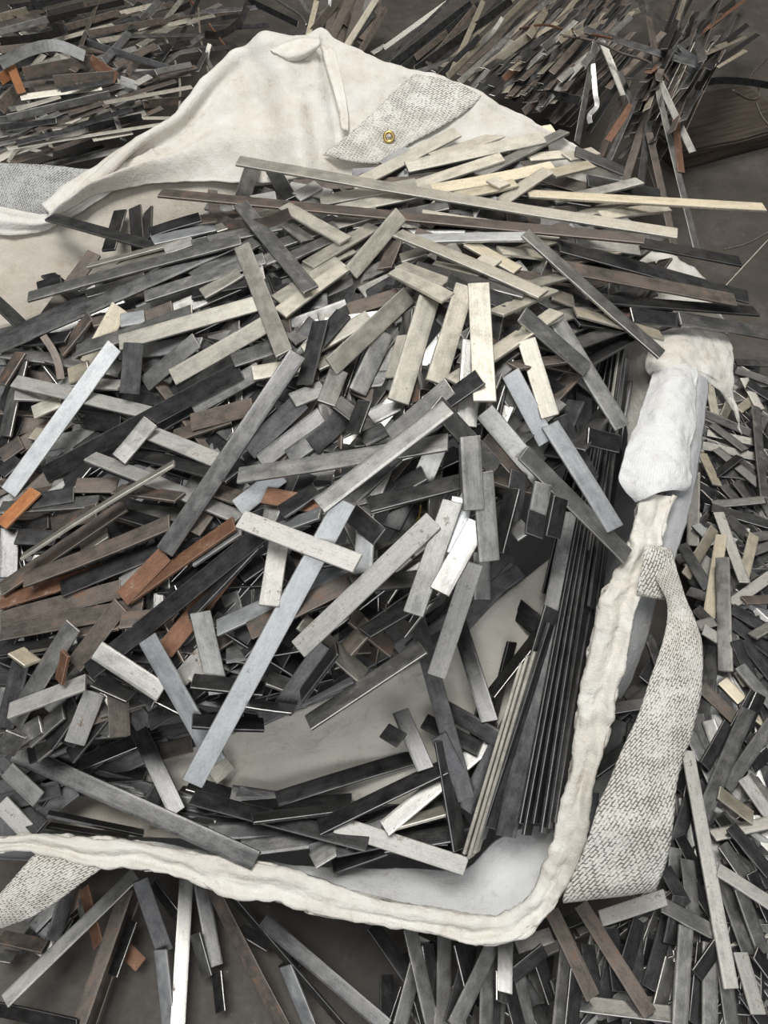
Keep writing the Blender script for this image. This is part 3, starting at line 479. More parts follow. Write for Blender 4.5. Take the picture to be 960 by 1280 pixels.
('steel_bar','s','g','short grey steel bar below the front corner, pointing down, first from left',GP[2],(459,960,1520,-312,-938,-148,392,-269,880,1343,254,0)),
('steel_bar','s','p','short pale steel bar by the inner wall, dropping gently right',GP[0],(-1238,12042,8237,747,-665,-8,-7,-19,1000,1530,280,0)),
('steel_bar','s','d','short dark steel bar in the upright bundle, rising steeply right',GP[1],(2241,5304,4760,639,697,326,-667,292,685,1578,270,0)),
('steel_bar','s','p','pale steel bar under the back flap, rising gently right, second from left',GP[0],(2025,15269,7943,818,573,-51,65,-4,998,2630,280,-14)),
('steel_bar','s','g','bare short grey steel bar on the left slope, rising steeply right, second from top',GP[0],(-3972,7989,7084,625,671,399,-99,-439,893,791,280,-11)),
('steel_bar','s','d','long dark steel bar in the upright bundle, pointing down, first from top',GP[1],(3739,7916,6401,-194,-914,-357,821,-350,451,4653,216,0)),
('steel_bar','s','d','short dark steel bar on the heap overhang, pointing down, second from top',GP[0],(1734,6222,7407,255,840,480,-763,-130,634,948,280,0)),
('steel_bar','s','b','short bright steel bar below the front rim, dropping steeply right',GP[2],(-1500,786,609,445,-847,-292,-381,-474,794,1071,254,0)),
('steel_bar','s','g','bare grey steel bar beside the loop top, pointing down, second from top',GP[2],(7973,9506,1537,16,-997,74,-92,72,993,2012,254,-6)),
('steel_bar','s','g','short grey steel bar under the webbing loop, pointing down, fifth from left',GP[2],(6257,1829,1772,255,-922,-290,263,-223,939,1035,254,0)),
('steel_bar','s','d','dark steel bar on the heap brow, dropping gently right',GP[0],(1363,10120,8523,944,-327,-46,95,135,986,1798,280,0)),
('steel_bar','s','g','long grey steel bar below the corner drape, pointing down',GP[2],(9658,12675,1184,-263,-954,144,295,63,953,3621,254,-25)),
('steel_bar','s','w','scuffed whitish bar end resting on the front rim',GP[0],(-5816,3012,3751,696,-598,-398,76,-489,869,696,280,-4)),
('steel_bar','s','d','short dark steel bar on the lower heap centre, dropping steeply right',GP[0],(-255,5941,7712,678,-733,59,-425,-326,845,593,287,0)),
('steel_bar','s','d','short dark steel bar beside the loop bottom, pointing down',GP[2],(5375,3248,1635,479,875,64,31,-90,996,1328,254,8)),
('steel_bar','s','t','short straw-yellow steel bar on the left slope, rising steeply right',GP[0],(-4759,9961,7490,508,668,544,321,-732,601,1118,294,0)),
('steel_bar','s','n','brown steel bar above the left slope, rising steeply right',GP[0],(-5954,11368,7122,359,922,144,121,-199,972,2397,280,3)),
('steel_bar','s','p','pale steel bar under the back flap, crosswise, first from left',GP[0],(-306,13412,7966,986,67,155,-145,-135,980,1856,280,0)),
('steel_bar','s','d','dark steel bar on the heap foot, rising gently right',GP[0],(-2701,4231,5899,828,291,480,-422,-242,874,1811,280,3)),
('steel_bar','s','d','short dark steel bar hanging over the liner, rising gently right',GP[0],(205,4891,7117,812,577,-90,-154,360,920,1149,280,0)),
('steel_bar','s','g','short grey steel bar under the webbing loop, pointing down, first from left',GP[2],(4564,808,1688,-440,-897,-39,314,-194,929,987,254,0)),
('steel_bar','s','w','short whitish steel bar beside the loop bottom, dropping gently right',GP[2],(6184,2332,1951,824,-566,-23,166,202,965,923,254,6)),
('steel_bar','s','d','short dark steel bar on the heap foot, crosswise, first from top',GP[0],(-2137,4108,6491,986,-54,-156,164,411,897,979,280,0)),
('steel_bar','s','d','short dark steel bar under the webbing loop, pointing down, fourth from left',GP[2],(5183,923,1678,322,946,36,282,-132,950,1183,254,0)),
('steel_bar','s','d','short dark steel bar inside the front rim, rising gently right, second from left',GP[1],(-395,2550,3255,910,236,341,-385,173,907,944,270,-6)),
('steel_bar','s','p','pale steel bar under the back flap, crosswise, second from left',GP[0],(1,13065,8025,980,138,145,-119,-180,976,1833,280,0)),
('steel_bar','s','n','short brown steel bar on the rusty left slope, crosswise, first from left',GP[0],(-4994,6965,6380,927,-36,374,-348,-459,817,1043,280,0)),
('steel_bar','s','g','short grey steel bar on the left slope, pointing down',GP[0],(-6349,9176,6798,135,892,431,-388,-353,851,1362,280,7)),
('steel_bar','s','d','buried dark steel bar over the pale liner, rising gently right, first from left',GP[1],(-1350,4969,3888,902,335,273,-76,-498,864,1748,295,11)),
('steel_bar','s','d','short dark steel bar over the pale liner, rising steeply right, first from top',GP[1],(1800,6350,4960,689,671,275,35,-410,912,1327,281,-7)),
('steel_bar','s','d','buried dark steel bar over the pale liner, rising gently right, third from left',GP[1],(1548,6246,4901,822,514,246,38,-481,876,1923,283,0)),
('steel_bar','s','g','short grey steel bar below the front corner, pointing down, third from left',GP[2],(1696,796,1487,-63,-941,-331,357,-331,874,983,254,-8)),
('steel_bar','s','p','bare long pale steel bar over the pale liner, pointing down',GP[1],(1707,3724,4565,-305,-829,-468,857,-453,245,3008,216,0)),
('steel_bar','s','d','short dark steel bar beside the loop bottom, dropping steeply right',GP[2],(6524,2945,1806,522,-853,10,111,80,991,937,254,12)),
('steel_bar','s','n','short brown steel bar below the front rim, crosswise',GP[2],(-6415,1596,921,937,-177,301,-180,494,851,1026,254,0)),
('steel_bar','s','g','grey steel bar on the rusty left slope, crosswise',GP[0],(-5363,7168,6454,994,1,107,-106,162,981,1632,280,-6)),
('steel_bar','s','g','short grey steel bar beside the loop bottom, pointing down',GP[2],(5300,2267,1818,-108,-993,-37,187,-56,981,1028,254,9)),
('steel_bar','s','d','short dark steel bar by the corner cloth, crosswise',GP[0],(4791,10609,7324,910,251,-331,401,-324,857,1108,280,2)),
('steel_bar','s','d','dark steel bar on the lower heap centre, rising steeply right',GP[0],(-584,6477,7404,718,646,258,-259,-97,961,1875,280,-5)),
('steel_bar','s','d','buried short dark steel bar over the pale liner, rising gently right',GP[1],(-4342,3981,3421,911,401,94,82,-399,913,1521,276,-8)),
('steel_bar','s','g','grey steel bar under the back flap, rising gently right',GP[0],(2751,14583,8073,767,642,3,-108,124,986,2438,280,0)),
('steel_bar','s','d','buried short dark steel bar hanging over the liner, rising gently right',GP[0],(-192,5076,6768,817,517,256,-377,142,915,1403,280,6)),
('steel_bar','s','d','long dark steel bar in the upright bundle, pointing down, eleventh from top',GP[1],(2058,4090,4765,-326,-829,-455,814,-491,310,3456,216,3)),
('steel_bar','s','d','dark steel bar on the left slope, rising steeply right',GP[0],(-1824,8748,7699,600,715,359,-211,-292,933,2397,280,0)),
('steel_bar','s','g','bare short grey steel bar below the brow, pointing down',GP[0],(-765,8080,8193,249,967,58,304,-135,943,670,284,-4)),
('steel_bar','s','d','short dark steel bar inside the front rim, crosswise, third from left',GP[1],(594,2710,3762,986,122,117,-146,262,954,1196,270,-6)),
('steel_bar','s','d','short dark steel bar under the webbing loop, pointing down, second from left',GP[2],(4141,1428,1745,463,886,-41,345,-137,929,928,254,0)),
('steel_bar','s','p','long pale steel bar over the pale liner, pointing down',GP[1],(1794,3755,4590,-298,-833,-466,857,-449,252,3177,216,0)),
('steel_bar','s','d','short dark steel bar on the heap foot, rising steeply right, first from top',GP[0],(-2265,5434,7044,686,599,412,-621,188,761,1393,280,0)),
('steel_bar','s','g','buried grey steel bar above the left slope, rising gently right, first from left',GP[0],(-3211,10778,7825,931,234,282,-261,-118,958,2961,280,10)),
('steel_bar','s','d','short dark steel bar behind the webbing loop, rising gently right',GP[2],(4417,4641,1551,-849,-516,-115,-275,247,929,979,254,14)),
('steel_bar','s','n','short brown steel bar on the heap brow, rising gently right',GP[0],(-158,9956,8213,960,223,167,-138,-139,981,876,280,0)),
('steel_bar','s','d','dark steel bar behind the webbing loop, pointing down, second from left',GP[2],(4740,4585,1404,-324,-946,-23,118,-65,991,1634,254,5)),
('steel_bar','s','g','short grey steel bar by the corner cloth, crosswise',GP[0],(4052,11957,7829,984,20,-179,180,-74,981,1234,280,0)),
('steel_bar','s','g','buried grey steel bar above the left slope, rising gently right, second from left',GP[0],(-2890,10432,7973,928,262,266,-159,-365,917,1914,280,-9)),
('steel_bar','s','d','short dark steel bar over the pale liner, dropping steeply right',GP[1],(1056,3666,4450,440,-791,-424,-76,-504,860,937,271,8)),
('steel_bar','s','g','grey steel bar by the inner wall, crosswise',GP[0],(-2147,12162,8036,934,358,-12,7,16,1000,2087,280,0)),
('steel_bar','s','d','short dark steel bar over the pale liner, dropping gently right, first from left',GP[1],(1084,4166,4322,842,-509,181,-101,181,978,1019,270,0)),
('steel_bar','s','d','bare short dark steel bar behind the webbing loop, pointing down, first from top',GP[2],(5738,6737,1463,94,-993,74,181,90,979,1317,254,19)),
('steel_bar','s','d','short dark steel bar on the left slope, crosswise',GP[0],(-4756,8722,6696,948,-271,165,-299,-582,756,722,312,0)),
('steel_bar','s','g','short grey steel bar under the webbing loop, pointing down, third from left',GP[2],(5620,756,1642,-79,-996,-35,166,-48,985,877,254,0)),
('steel_bar','s','p','short pale steel bar on the heap brow, rising gently right, first from left',GP[0],(-738,9276,8133,839,526,139,-51,-179,983,1216,280,-1)),
('steel_bar','s','g','short grey steel bar below the front corner, rising gently right',GP[2],(2562,1545,1521,962,271,29,-96,236,967,655,254,-4)),
('steel_bar','s','p','pale steel bar on the rusty left slope, rising gently right',GP[0],(-4328,6714,6985,848,447,285,-470,388,793,2693,224,28)),
('steel_bar','s','p','short pale steel bar under the back flap, rising gently right',GP[0],(2691,13458,8083,708,706,25,-21,-14,1000,1378,280,20)),
('steel_bar','s','d','short dark steel bar on the heap foot, crosswise, second from top',GP[0],(-2159,3722,6075,950,53,-307,234,528,816,989,280,-10)),
('steel_bar','s','d','short dark steel bar below the front corner, pointing down, third from left',GP[2],(3030,703,1983,230,968,97,390,-183,902,798,254,0)),
('steel_bar','s','d','bare short dark steel bar below the front rim, pointing down, second from left',GP[2],(-4704,1531,610,212,977,11,-475,93,875,901,254,0)),
('steel_bar','s','d','dark steel bar above the left slope, rising gently right',GP[0],(-6050,10696,7212,891,397,220,-100,-299,949,1718,280,0)),
('steel_bar','s','d','short dark steel bar below the front corner, rising gently right',GP[2],(2409,1208,1636,836,546,56,257,-480,839,712,254,0)),
('steel_bar','s','g','short grey steel bar hanging over the liner, pointing down',GP[0],(1478,5919,6356,-23,787,617,286,-586,758,732,280,-6)),
('steel_bar','s','g','short grey steel bar beside the loop bottom, crosswise',GP[2],(6501,3313,1699,979,203,9,-93,411,907,1143,254,0)),
('steel_bar','s','d','short dark steel bar behind the webbing loop, crosswise',GP[2],(5111,5719,1567,989,144,29,-59,209,976,1078,254,0)),
('steel_bar','s','d','short dark steel bar inside the front rim, rising gently right, first from left',GP[1],(-5338,3277,3562,741,671,-7,307,-329,893,782,272,0)),
('steel_bar','s','n','short brown steel bar on the rusty left slope, crosswise, second from left',GP[0],(-3611,6991,7012,933,-288,215,-91,388,917,1179,280,9)),
('steel_bar','s','d','short dark steel bar behind the webbing loop, pointing down, first from top',GP[2],(4925,4628,1409,283,959,22,-182,31,983,1188,290,-5)),
('steel_bar','s','d','buried short dark steel bar below the front corner, pointing down',GP[2],(1274,905,1636,-335,-911,240,349,117,930,1302,254,14)),
('steel_bar','s','d','buried short dark steel bar inside the front rim, rising gently right',GP[1],(-5816,3318,3761,964,265,17,84,-365,927,1241,271,0)),
('steel_bar','s','n','brown steel bar under the back flap, dropping gently right',GP[0],(3491,14049,7789,953,-269,-141,43,-341,939,2701,280,-7)),
('steel_bar','s','d','short dark steel bar beside the white sleeve, rising steeply right',GP[0],(3245,7940,7419,563,809,-168,-133,290,948,1241,280,0)),
('steel_bar','s','d','dark steel bar under the back flap, crosswise',GP[0],(4772,14048,7653,954,132,-268,296,-294,909,1675,280,0)),
('steel_bar','s','d','short dark steel bar beside the webbing loop, rising steeply right',GP[2],(6349,4791,1911,627,779,26,326,-293,899,1032,254,6)),
('steel_bar','s','d','short dark steel bar on the lower heap centre, rising gently right',GP[0],(-1226,6484,7514,816,546,193,-272,67,960,620,280,-6)),
('steel_bar','s','d','short dark steel bar on the far left foot, rising steeply right',GP[0],(-4734,3959,5384,583,620,525,-487,-250,837,747,280,-7)),
('steel_bar','s','r','short rusty steel bar on the lower heap centre, crosswise',GP[0],(-1307,6554,7421,959,-272,78,-103,-76,992,932,280,5)),
('steel_bar','s','g','short grey steel bar on the rusty left slope, crosswise',GP[0],(-3605,6872,6678,932,-276,235,-188,186,964,1368,280,0)),
('steel_bar','s','d','short dark steel bar on the left slope, rising gently right, first from top',GP[0],(-2000,8964,8041,919,390,58,3,-154,988,791,280,0)),
('steel_bar','s','d','bare short dark steel bar behind the webbing loop, pointing down, second from top',GP[2],(4431,4008,1411,-412,-911,-28,253,-144,957,858,254,0)),
('steel_bar','s','p','bare pale steel bar under the back flap, crosswise, second from left',GP[0],(4854,13282,7644,870,449,-201,191,69,979,1768,280,16)),
('steel_bar','s','d','buried dark steel bar over the pale liner, rising gently right, second from left',GP[1],(-823,5209,4164,881,381,282,-235,-166,958,1923,270,0)),
('steel_bar','s','d','short dark steel bar below the front corner, pointing down, first from left',GP[2],(51,586,610,22,-997,-74,316,-63,947,1071,254,1)),
('steel_bar','s','d','bare short dark steel bar on the heap overhang, pointing down',GP[0],(2507,6361,7279,193,794,576,481,-588,650,591,280,3)),
('steel_bar','s','d','bare short dark steel bar on the rusty left slope, crosswise',GP[0],(-5289,7256,6529,985,134,105,-87,-130,988,676,280,0)),
('steel_bar','s','n','short brown steel bar hanging over the liner, dropping steeply right',GP[0],(-169,4772,6756,676,-306,-670,690,-55,722,847,280,-4)),
('steel_bar','s','d','short dark steel bar on the heap overhang, pointing down, first from top',GP[0],(1905,6608,7465,193,900,391,324,-434,840,726,280,0)),
('steel_bar','s','d','short dark steel bar beside the white sleeve, dropping gently right',GP[0],(3369,7702,7426,871,156,-466,479,-485,732,667,280,-10)),
('steel_bar','s','d','dark steel bar beside the white sleeve, pointing down',GP[0],(3320,8953,7113,-46,-938,-343,162,-346,924,1778,280,0)),
('steel_bar','s','d','short dark steel bar below the brow, rising gently right',GP[0],(953,7469,8627,786,257,563,-513,-238,825,957,280,0)),
('steel_bar','s','d','short dark steel bar beside the loop top, dropping steeply right',GP[2],(7023,8975,1538,269,-963,16,-283,-64,957,1233,254,0)),
('steel_bar','s','p','short pale steel bar above the left slope, rising gently right',GP[0],(-1247,10486,8228,680,732,-36,29,22,999,1464,280,2)),
('steel_bar','s','d','dark steel bar on the heap brow, dropping steeply right',GP[0],(1210,9045,8342,617,-783,-78,-173,-231,958,2001,280,10)),
('steel_bar','s','d','dark steel bar beside the white sleeve, rising gently right',GP[0],(3577,9808,7614,782,583,-221,134,188,973,2298,280,0)),
('steel_bar','s','b','short bright steel bar on the lower heap centre, pointing down',GP[0],(-267,5584,7581,37,993,109,-400,-85,912,653,280,0)),
('steel_bar','s','d','short dark steel bar on the far left foot, dropping gently right',GP[0],(-3868,4245,6010,921,-389,-21,223,481,848,606,280,0)),
('steel_bar','s','d','buried dark steel bar under the back flap, crosswise',GP[0],(1745,12625,7984,990,127,-54,99,-385,918,1846,280,0)),
('steel_bar','s','n','bare short brown steel bar on the rusty left slope, crosswise',GP[0],(-4647,7491,6544,998,37,-49,52,-84,995,657,280,3)),
('steel_bar','s','b','short bright steel bar by the inner wall, crosswise',GP[0],(-3671,12599,7644,923,383,-18,1,45,999,1374,280,2)),
('steel_bar','s','n','short brown steel bar beside the webbing loop, dropping steeply right',GP[2],(6721,5689,1658,612,-791,-20,-105,-106,989,936,254,0)),
('steel_bar','s','b','short bright steel bar on the heap overhang, pointing down',GP[0],(966,5677,8075,197,895,401,-113,-386,916,762,280,0)),
('steel_bar','s','n','short brown steel bar on the heap overhang, dropping steeply right',GP[0],(1809,7110,7648,673,-529,-517,486,-211,848,970,280,0)),
('steel_bar','s','o','short orange rusty steel bar on the rusty left slope, rising steeply right',GP[0],(-5806,7079,6504,617,757,213,-250,-68,966,753,280,0)),
('steel_bar','s','d','bare short dark steel bar inside the front rim, crosswise, first from left',GP[1],(-4633,3004,3457,903,-103,-418,323,804,499,1533,216,-2)),
('steel_bar','s','d','short dark steel bar on the left slope, rising gently right, second from top',GP[0],(-2813,8923,7601,863,157,480,-455,-170,874,1262,280,0)),
('steel_bar','s','d','short dark steel bar hanging over the liner, crosswise',GP[0],(116,5261,7340,895,295,-335,274,228,934,1225,280,-10)),
('steel_bar','s','t','straw-yellow steel bar by the corner cloth, dropping gently right',GP[0],(4013,10175,7569,953,-14,-303,303,126,945,1675,280,11)),
('steel_bar','s','p','short pale steel bar on the heap brow, rising gently right, second from left',GP[0],(2229,9728,8426,678,686,-263,55,309,949,1558,280,3)),
('steel_bar','s','b','bright steel bar on the left slope, crosswise',GP[0],(-3764,9670,7467,926,-215,309,-351,-197,915,1642,280,0)),
('steel_bar','s','d','short dark steel bar below the front corner, pointing down, second from left',GP[2],(789,1088,1601,151,-983,-103,585,5,811,809,254,0)),
('steel_bar','s','d','dark steel bar on the left slope, crosswise',GP[0],(-3411,8839,7175,927,-255,276,-344,-280,896,2386,280,-21)),
('steel_bar','s','n','short brown steel bar over the pale liner, rising gently right',GP[1],(-3500,4192,3567,970,197,142,-94,-237,967,556,270,-8)),
('steel_bar','s','d','short dark steel bar behind the webbing loop, pointing down, second from top',GP[2],(5031,4400,1417,-513,-858,-24,-230,111,967,1042,278,-3)),
('steel_bar','s','d','short dark steel bar on the rusty left slope, crosswise',GP[0],(-5509,6676,6257,997,-67,32,-35,-36,999,654,280,0)),
('steel_bar','s','d','short dark steel bar on the heap overhang, rising steeply right',GP[0],(446,6797,7561,436,846,306,-171,-256,951,1568,280,0)),
('steel_bar','s','g','buried short grey steel bar below the front corner, pointing down',GP[2],(2324,597,1372,133,-986,-104,288,-62,956,1094,254,0)),
('steel_bar','s','d','dark steel bar over the pale liner, rising steeply right',GP[1],(1466,6358,4922,687,670,281,-14,-375,927,2060,270,9)),
('steel_bar','s','d','short dark steel bar under the webbing loop, pointing down, first from left',GP[2],(3432,1081,1680,-19,-991,129,263,119,957,811,254,0)),
('steel_bar','s','d','dark steel bar on the heap foot, crosswise',GP[0],(-1424,4677,6528,984,113,134,-137,17,990,1630,280,-17)),
('steel_bar','s','d','short dark steel bar beside the webbing loop, dropping steeply right',GP[2],(6113,4649,1647,253,-967,-27,-127,-61,990,1007,254,3)),
('steel_bar','s','g','grey steel bar under the back flap, crosswise',GP[0],(4116,13636,7842,901,427,-76,29,114,993,2082,280,-27)),
('steel_bar','s','d','dark steel bar below the brow, pointing down',GP[0],(1528,8396,8158,206,930,305,-477,-177,861,2347,280,-8)),
('steel_bar','s','g','short grey steel bar on the heap overhang, rising steeply right',GP[0],(624,6657,8152,386,690,612,-3,-663,749,478,294,4)),
('steel_bar','s','g','short grey steel bar on the heap overhang, pointing down, second from left',GP[0],(2264,6565,7451,188,780,597,215,-626,750,471,280,0)),
('steel_bar','s','d','short dark steel bar on the heap overhang, dropping steeply right',GP[0],(2925,7561,7400,422,-794,-437,236,-369,899,1094,280,4)),
('steel_bar','s','d','bare short dark steel bar on the heap foot, rising steeply right',GP[0],(-862,4143,6833,585,559,587,-782,199,590,841,280,-1)),
('steel_bar','s','g','short grey steel bar above the left slope, rising gently right',GP[0],(-2786,11357,7998,800,586,128,-101,-79,992,1318,280,19)),
('steel_bar','s','d','bare short dark steel bar behind the webbing loop, pointing down, third from top',GP[2],(3871,3689,1423,-198,-900,-389,221,-428,876,723,254,0)),
('metal_strip','m','g','long grey strip leaning down from the far right scrap pile',GP[3],(8322,20628,4187,123,-923,-365,226,-332,916,5378,220,0)),
('metal_strip','m','d','long dark strip in the back-right pile, rising gently right, second from left',GP[3],(3290,33198,2316,535,844,-36,717,-431,548,7927,313,3)),
('metal_strip','m','n','bare short brown strip behind the grey webbing, crosswise, second from left',GP[3],(-10539,26001,4379,784,612,-104,602,-711,363,2180,360,-1)),
('metal_strip','m','g','bare grey strip behind the grey webbing, crosswise, first from top',GP[3],(-10364,24792,3752,833,551,-54,540,-789,292,3326,227,1)),
('metal_strip','m','d','long dark strip in the back-right pile, rising gently right, first from left',GP[3],(2069,35140,1455,595,801,62,608,-500,617,5916,360,2)),
('metal_strip','m','d','dark strip lying across the top of the far right scrap pile',GP[3],(7954,25465,5213,827,-562,-25,-268,-432,861,3892,220,-17)),
('metal_strip','m','n','brown strip in the far right pile, pointing down, second from top',GP[3],(7498,21994,4634,332,888,318,-71,-313,947,4277,232,0)),
('metal_strip','m','t','bare long straw-yellow strip in the back-right pile, rising steeply right',GP[3],(4181,32438,2653,394,913,-107,699,-222,680,9975,220,0)),
('metal_strip','m','n','short brown strip behind the grey webbing, crosswise',GP[3],(-9672,25843,4078,858,488,-159,509,-771,383,1989,360,10)),
('metal_strip','m','n','brown strip in the far right pile, pointing down, third from top',GP[3],(7817,19944,3958,-116,919,378,118,-365,924,3592,220,0)),
('metal_strip','m','g','grey strip in the far right pile, pointing down',GP[3],(6085,23646,4789,222,942,253,522,-334,785,4118,220,0)),
('metal_strip','m','d','dark strip behind the grey webbing, dropping gently right',GP[3],(-8801,27991,3836,957,-45,-288,83,-905,417,2857,221,0)),
('metal_strip','m','p','bare long pale strip behind the grey webbing, crosswise',GP[3],(-9153,23617,3448,887,453,-86,192,-192,963,5185,136,3)),
('metal_strip','m','g','bare grey strip behind the grey webbing, crosswise, second from top',GP[3],(-9775,23919,2526,869,491,-66,268,-354,896,2612,220,0)),
('metal_strip','m','g','long grey strip in the back-right pile, rising steeply right',GP[3],(4677,30787,3269,432,896,-100,450,-118,885,10070,220,0)),
('metal_strip','m','n','bare brown strip behind the grey webbing, crosswise',GP[3],(-9394,30789,3562,337,899,-281,850,-162,501,4752,220,-5)),
('metal_strip','m','n','long brown strip behind the grey webbing, rising gently right',GP[3],(-9472,24170,3113,767,641,-11,157,-172,972,5295,198,-128)),
('metal_strip','m','d','long dark strip behind the grey webbing, crosswise, first from left',GP[3],(-11283,32677,3356,61,951,-303,964,23,264,7915,220,-7)),
('metal_strip','m','g','grey strip in the far right pile, dropping steeply right',GP[3],(8478,22284,4750,270,-910,-316,-80,-348,934,2643,220,-17)),
('metal_strip','m','n','long brown strip in the far right pile, rising steeply right, first from left',GP[3],(6472,27173,4729,437,896,-83,317,-68,946,6341,220,4)),
('metal_strip','m','p','pale strip behind the grey webbing, crosswise',GP[3],(-10415,25370,3904,955,297,-18,174,-508,843,2548,220,18)),
('metal_strip','m','p','long pale strip behind the grey webbing, crosswise',GP[3],(-8659,32701,2695,314,909,-275,654,4,757,8492,220,-85)),
('metal_strip','m','n','bare short brown strip behind the grey webbing, crosswise, third from left',GP[3],(-7274,26208,3160,651,702,-289,758,-578,303,1947,263,12)),
('metal_strip','m','d','short dark strip in the far right pile, pointing down, second from top',GP[3],(7434,20931,4314,189,911,368,101,-390,915,2401,220,15)),
('metal_strip','m','p','buried long pale strip behind the grey webbing, rising gently right',GP[3],(-10096,23986,3217,822,569,-14,201,-267,942,5332,220,29)),
('metal_strip','m','d','buried long dark strip in the back-right pile, rising steeply right, first from left',GP[3],(2474,34635,1625,515,857,8,623,-381,684,6606,346,-11)),
('metal_strip','m','b','bright bluish strip leaning on the scrap pile at top left',GP[3],(-9371,31591,3216,-30,978,-206,831,139,539,10083,243,0)),
('metal_strip','m','n','brown strip upright behind the flap, rising steeply right, second from left',GP[3],(-1860,36332,1542,303,928,216,497,-347,796,2981,360,7)),
('metal_strip','m','n','brown strip behind the grey webbing, rising gently right, second from top',GP[3],(-8479,25524,3685,701,707,-96,262,-130,956,4067,176,-1)),
('metal_strip','m','d','short dark strip behind the grey webbing, crosswise',GP[3],(-8692,24625,3315,825,556,-97,554,-763,334,1823,230,1)),
('metal_strip','m','t','short straw-yellow strip in the back-right pile, rising gently right',GP[3],(4193,27752,4059,775,564,284,314,-734,602,2136,293,-1)),
('metal_strip','m','n','bare brown strip behind the grey webbing, rising gently right',GP[3],(-10652,30930,3728,233,939,-253,825,-53,563,3972,220,-13)),
('metal_strip','m','d','bare short dark strip behind the grey webbing, crosswise, second from left',GP[3],(-10265,23118,3727,878,478,-22,170,-269,948,2082,220,-2)),
('metal_strip','m','g','short grey strip in the far right pile, dropping steeply right',GP[3],(7093,25023,4824,192,-951,-242,-114,-267,957,2351,220,30)),
('metal_strip','m','d','long dark strip in the back-right pile, rising steeply right, first from left',GP[3],(1669,36022,1373,563,813,147,28,-197,980,5340,220,0)),
('metal_strip','m','g','bare short grey strip behind the grey webbing, rising gently right',GP[3],(-12095,28241,4664,676,732,-86,669,-560,490,1782,220,-8)),
('metal_strip','m','n','brown strip in the far right pile, pointing down, first from top',GP[3],(7167,23781,3898,359,876,323,-472,-128,872,3024,220,-14)),
('metal_strip','m','d','long dark strip behind the grey webbing, crosswise, second from left',GP[3],(-9132,30747,3260,633,719,-289,500,-94,861,6922,195,46)),
('metal_strip','m','n','brown strip upright behind the flap, rising steeply right, first from left',GP[3],(-2507,36583,1581,446,871,207,621,-468,629,2559,360,-16)),
('metal_strip','m','p','bare pale strip behind the grey webbing, crosswise',GP[3],(-7774,25958,3521,755,637,-156,310,-137,941,3214,179,-7)),
('metal_strip','m','d','dark strip in the back-right pile, rising steeply right, first from left',GP[3],(2694,29609,3019,530,844,79,585,-431,687,3267,235,0)),
('metal_strip','m','n','brown strip in the far right pile, rising steeply right, first from left',GP[3],(6740,25672,4366,645,725,241,-312,-37,949,4294,220,-28)),
('metal_strip','m','p','pale strip upright behind the flap, rising steeply right',GP[3],(-913,35749,1710,357,922,150,494,-323,807,3487,266,0)),
('metal_strip','m','d','dark strip in the far right pile, rising steeply right, first from top',GP[3],(6708,25899,5015,607,792,62,206,-232,951,4563,220,2)),
('metal_strip','m','g','grey strip in the far right pile, rising steeply right',GP[3],(6982,22048,4637,412,846,337,-572,-47,819,2673,220,0)),
('metal_strip','m','g','grey strip in the back-right pile, rising gently right',GP[3],(1396,36244,1346,677,723,139,295,-438,849,4150,220,0)),
('metal_strip','m','d','dark strip in the far right pile, rising steeply right, third from top',GP[3],(6874,24916,4148,620,729,290,-411,-13,911,3547,209,-125)),
('metal_strip','m','r','short rusty strip in the far right pile, pointing down',GP[3],(8433,21243,4427,1,934,356,127,-354,927,1742,220,-14)),
('metal_strip','m','n','short brown strip behind the grey webbing, rising gently right',GP[3],(-9891,24130,3700,779,626,-12,170,-193,966,2306,203,16)),
('metal_strip','m','d','long dark strip behind the grey webbing, crosswise, third from left',GP[3],(-8166,29536,3155,606,757,-246,513,-134,848,5231,220,-64)),
('metal_strip','m','n','long brown strip in the back-right pile, rising steeply right, second from left',GP[3],(4538,32162,2732,402,908,-117,212,32,977,9638,220,5)),
('metal_strip','m','n','brown strip in the far right pile, rising steeply right, second from left',GP[3],(8126,26138,4533,609,786,105,44,-165,985,3676,220,-23)),
('metal_strip','m','d','dark strip on the floor behind the flap, dropping gently right',GP[3],(-4779,36560,1721,680,-733,27,-651,-586,483,3456,244,0)),
('metal_strip','m','d','bare dark strip on the floor behind the flap, crosswise, second from left',GP[3],(-6150,36060,1351,718,656,-233,639,-488,594,2961,220,-21)),
('metal_strip','m','d','dark strip in the back-right pile, rising gently right',GP[3],(4225,26679,4181,746,587,313,-192,-261,946,2874,220,0)),
('metal_strip','m','n','long brown strip in the far right pile, pointing down, third from left',GP[3],(11212,28980,3478,367,914,-172,-594,373,713,17381,220,25)),
('metal_strip','m','d','bare short dark strip behind the grey webbing, crosswise, first from left',GP[3],(-11076,23647,3765,991,102,88,-45,-364,930,1769,220,0)),
('metal_strip','m','n','bare brown strip upright behind the flap, rising steeply right',GP[3],(-416,35878,1341,363,918,162,569,-356,741,2980,264,-4)),
('metal_strip','m','t','long straw-yellow strip in the back-right pile, rising steeply right, first from left',GP[3],(3330,32617,2561,214,969,-119,475,3,880,8740,224,23)),
('metal_strip','m','g','grey strip behind the grey webbing, crosswise',GP[3],(-10294,25482,3649,824,561,-81,230,-201,952,3808,213,-75)),
('metal_strip','m','n','short brown strip behind the grey webbing, rising steeply right, first from left',GP[3],(-11949,24815,3948,236,971,39,793,-215,570,1138,358,1)),
('metal_strip','m','n','long brown strip in the far right pile, pointing down, first from left',GP[3],(8527,26000,5005,174,978,-113,172,83,982,5897,220,15)),
('metal_strip','m','n','long brown strip in the back-right pile, rising steeply right, first from left',GP[3],(2756,33333,2226,362,930,-54,661,-216,718,6160,228,0)),
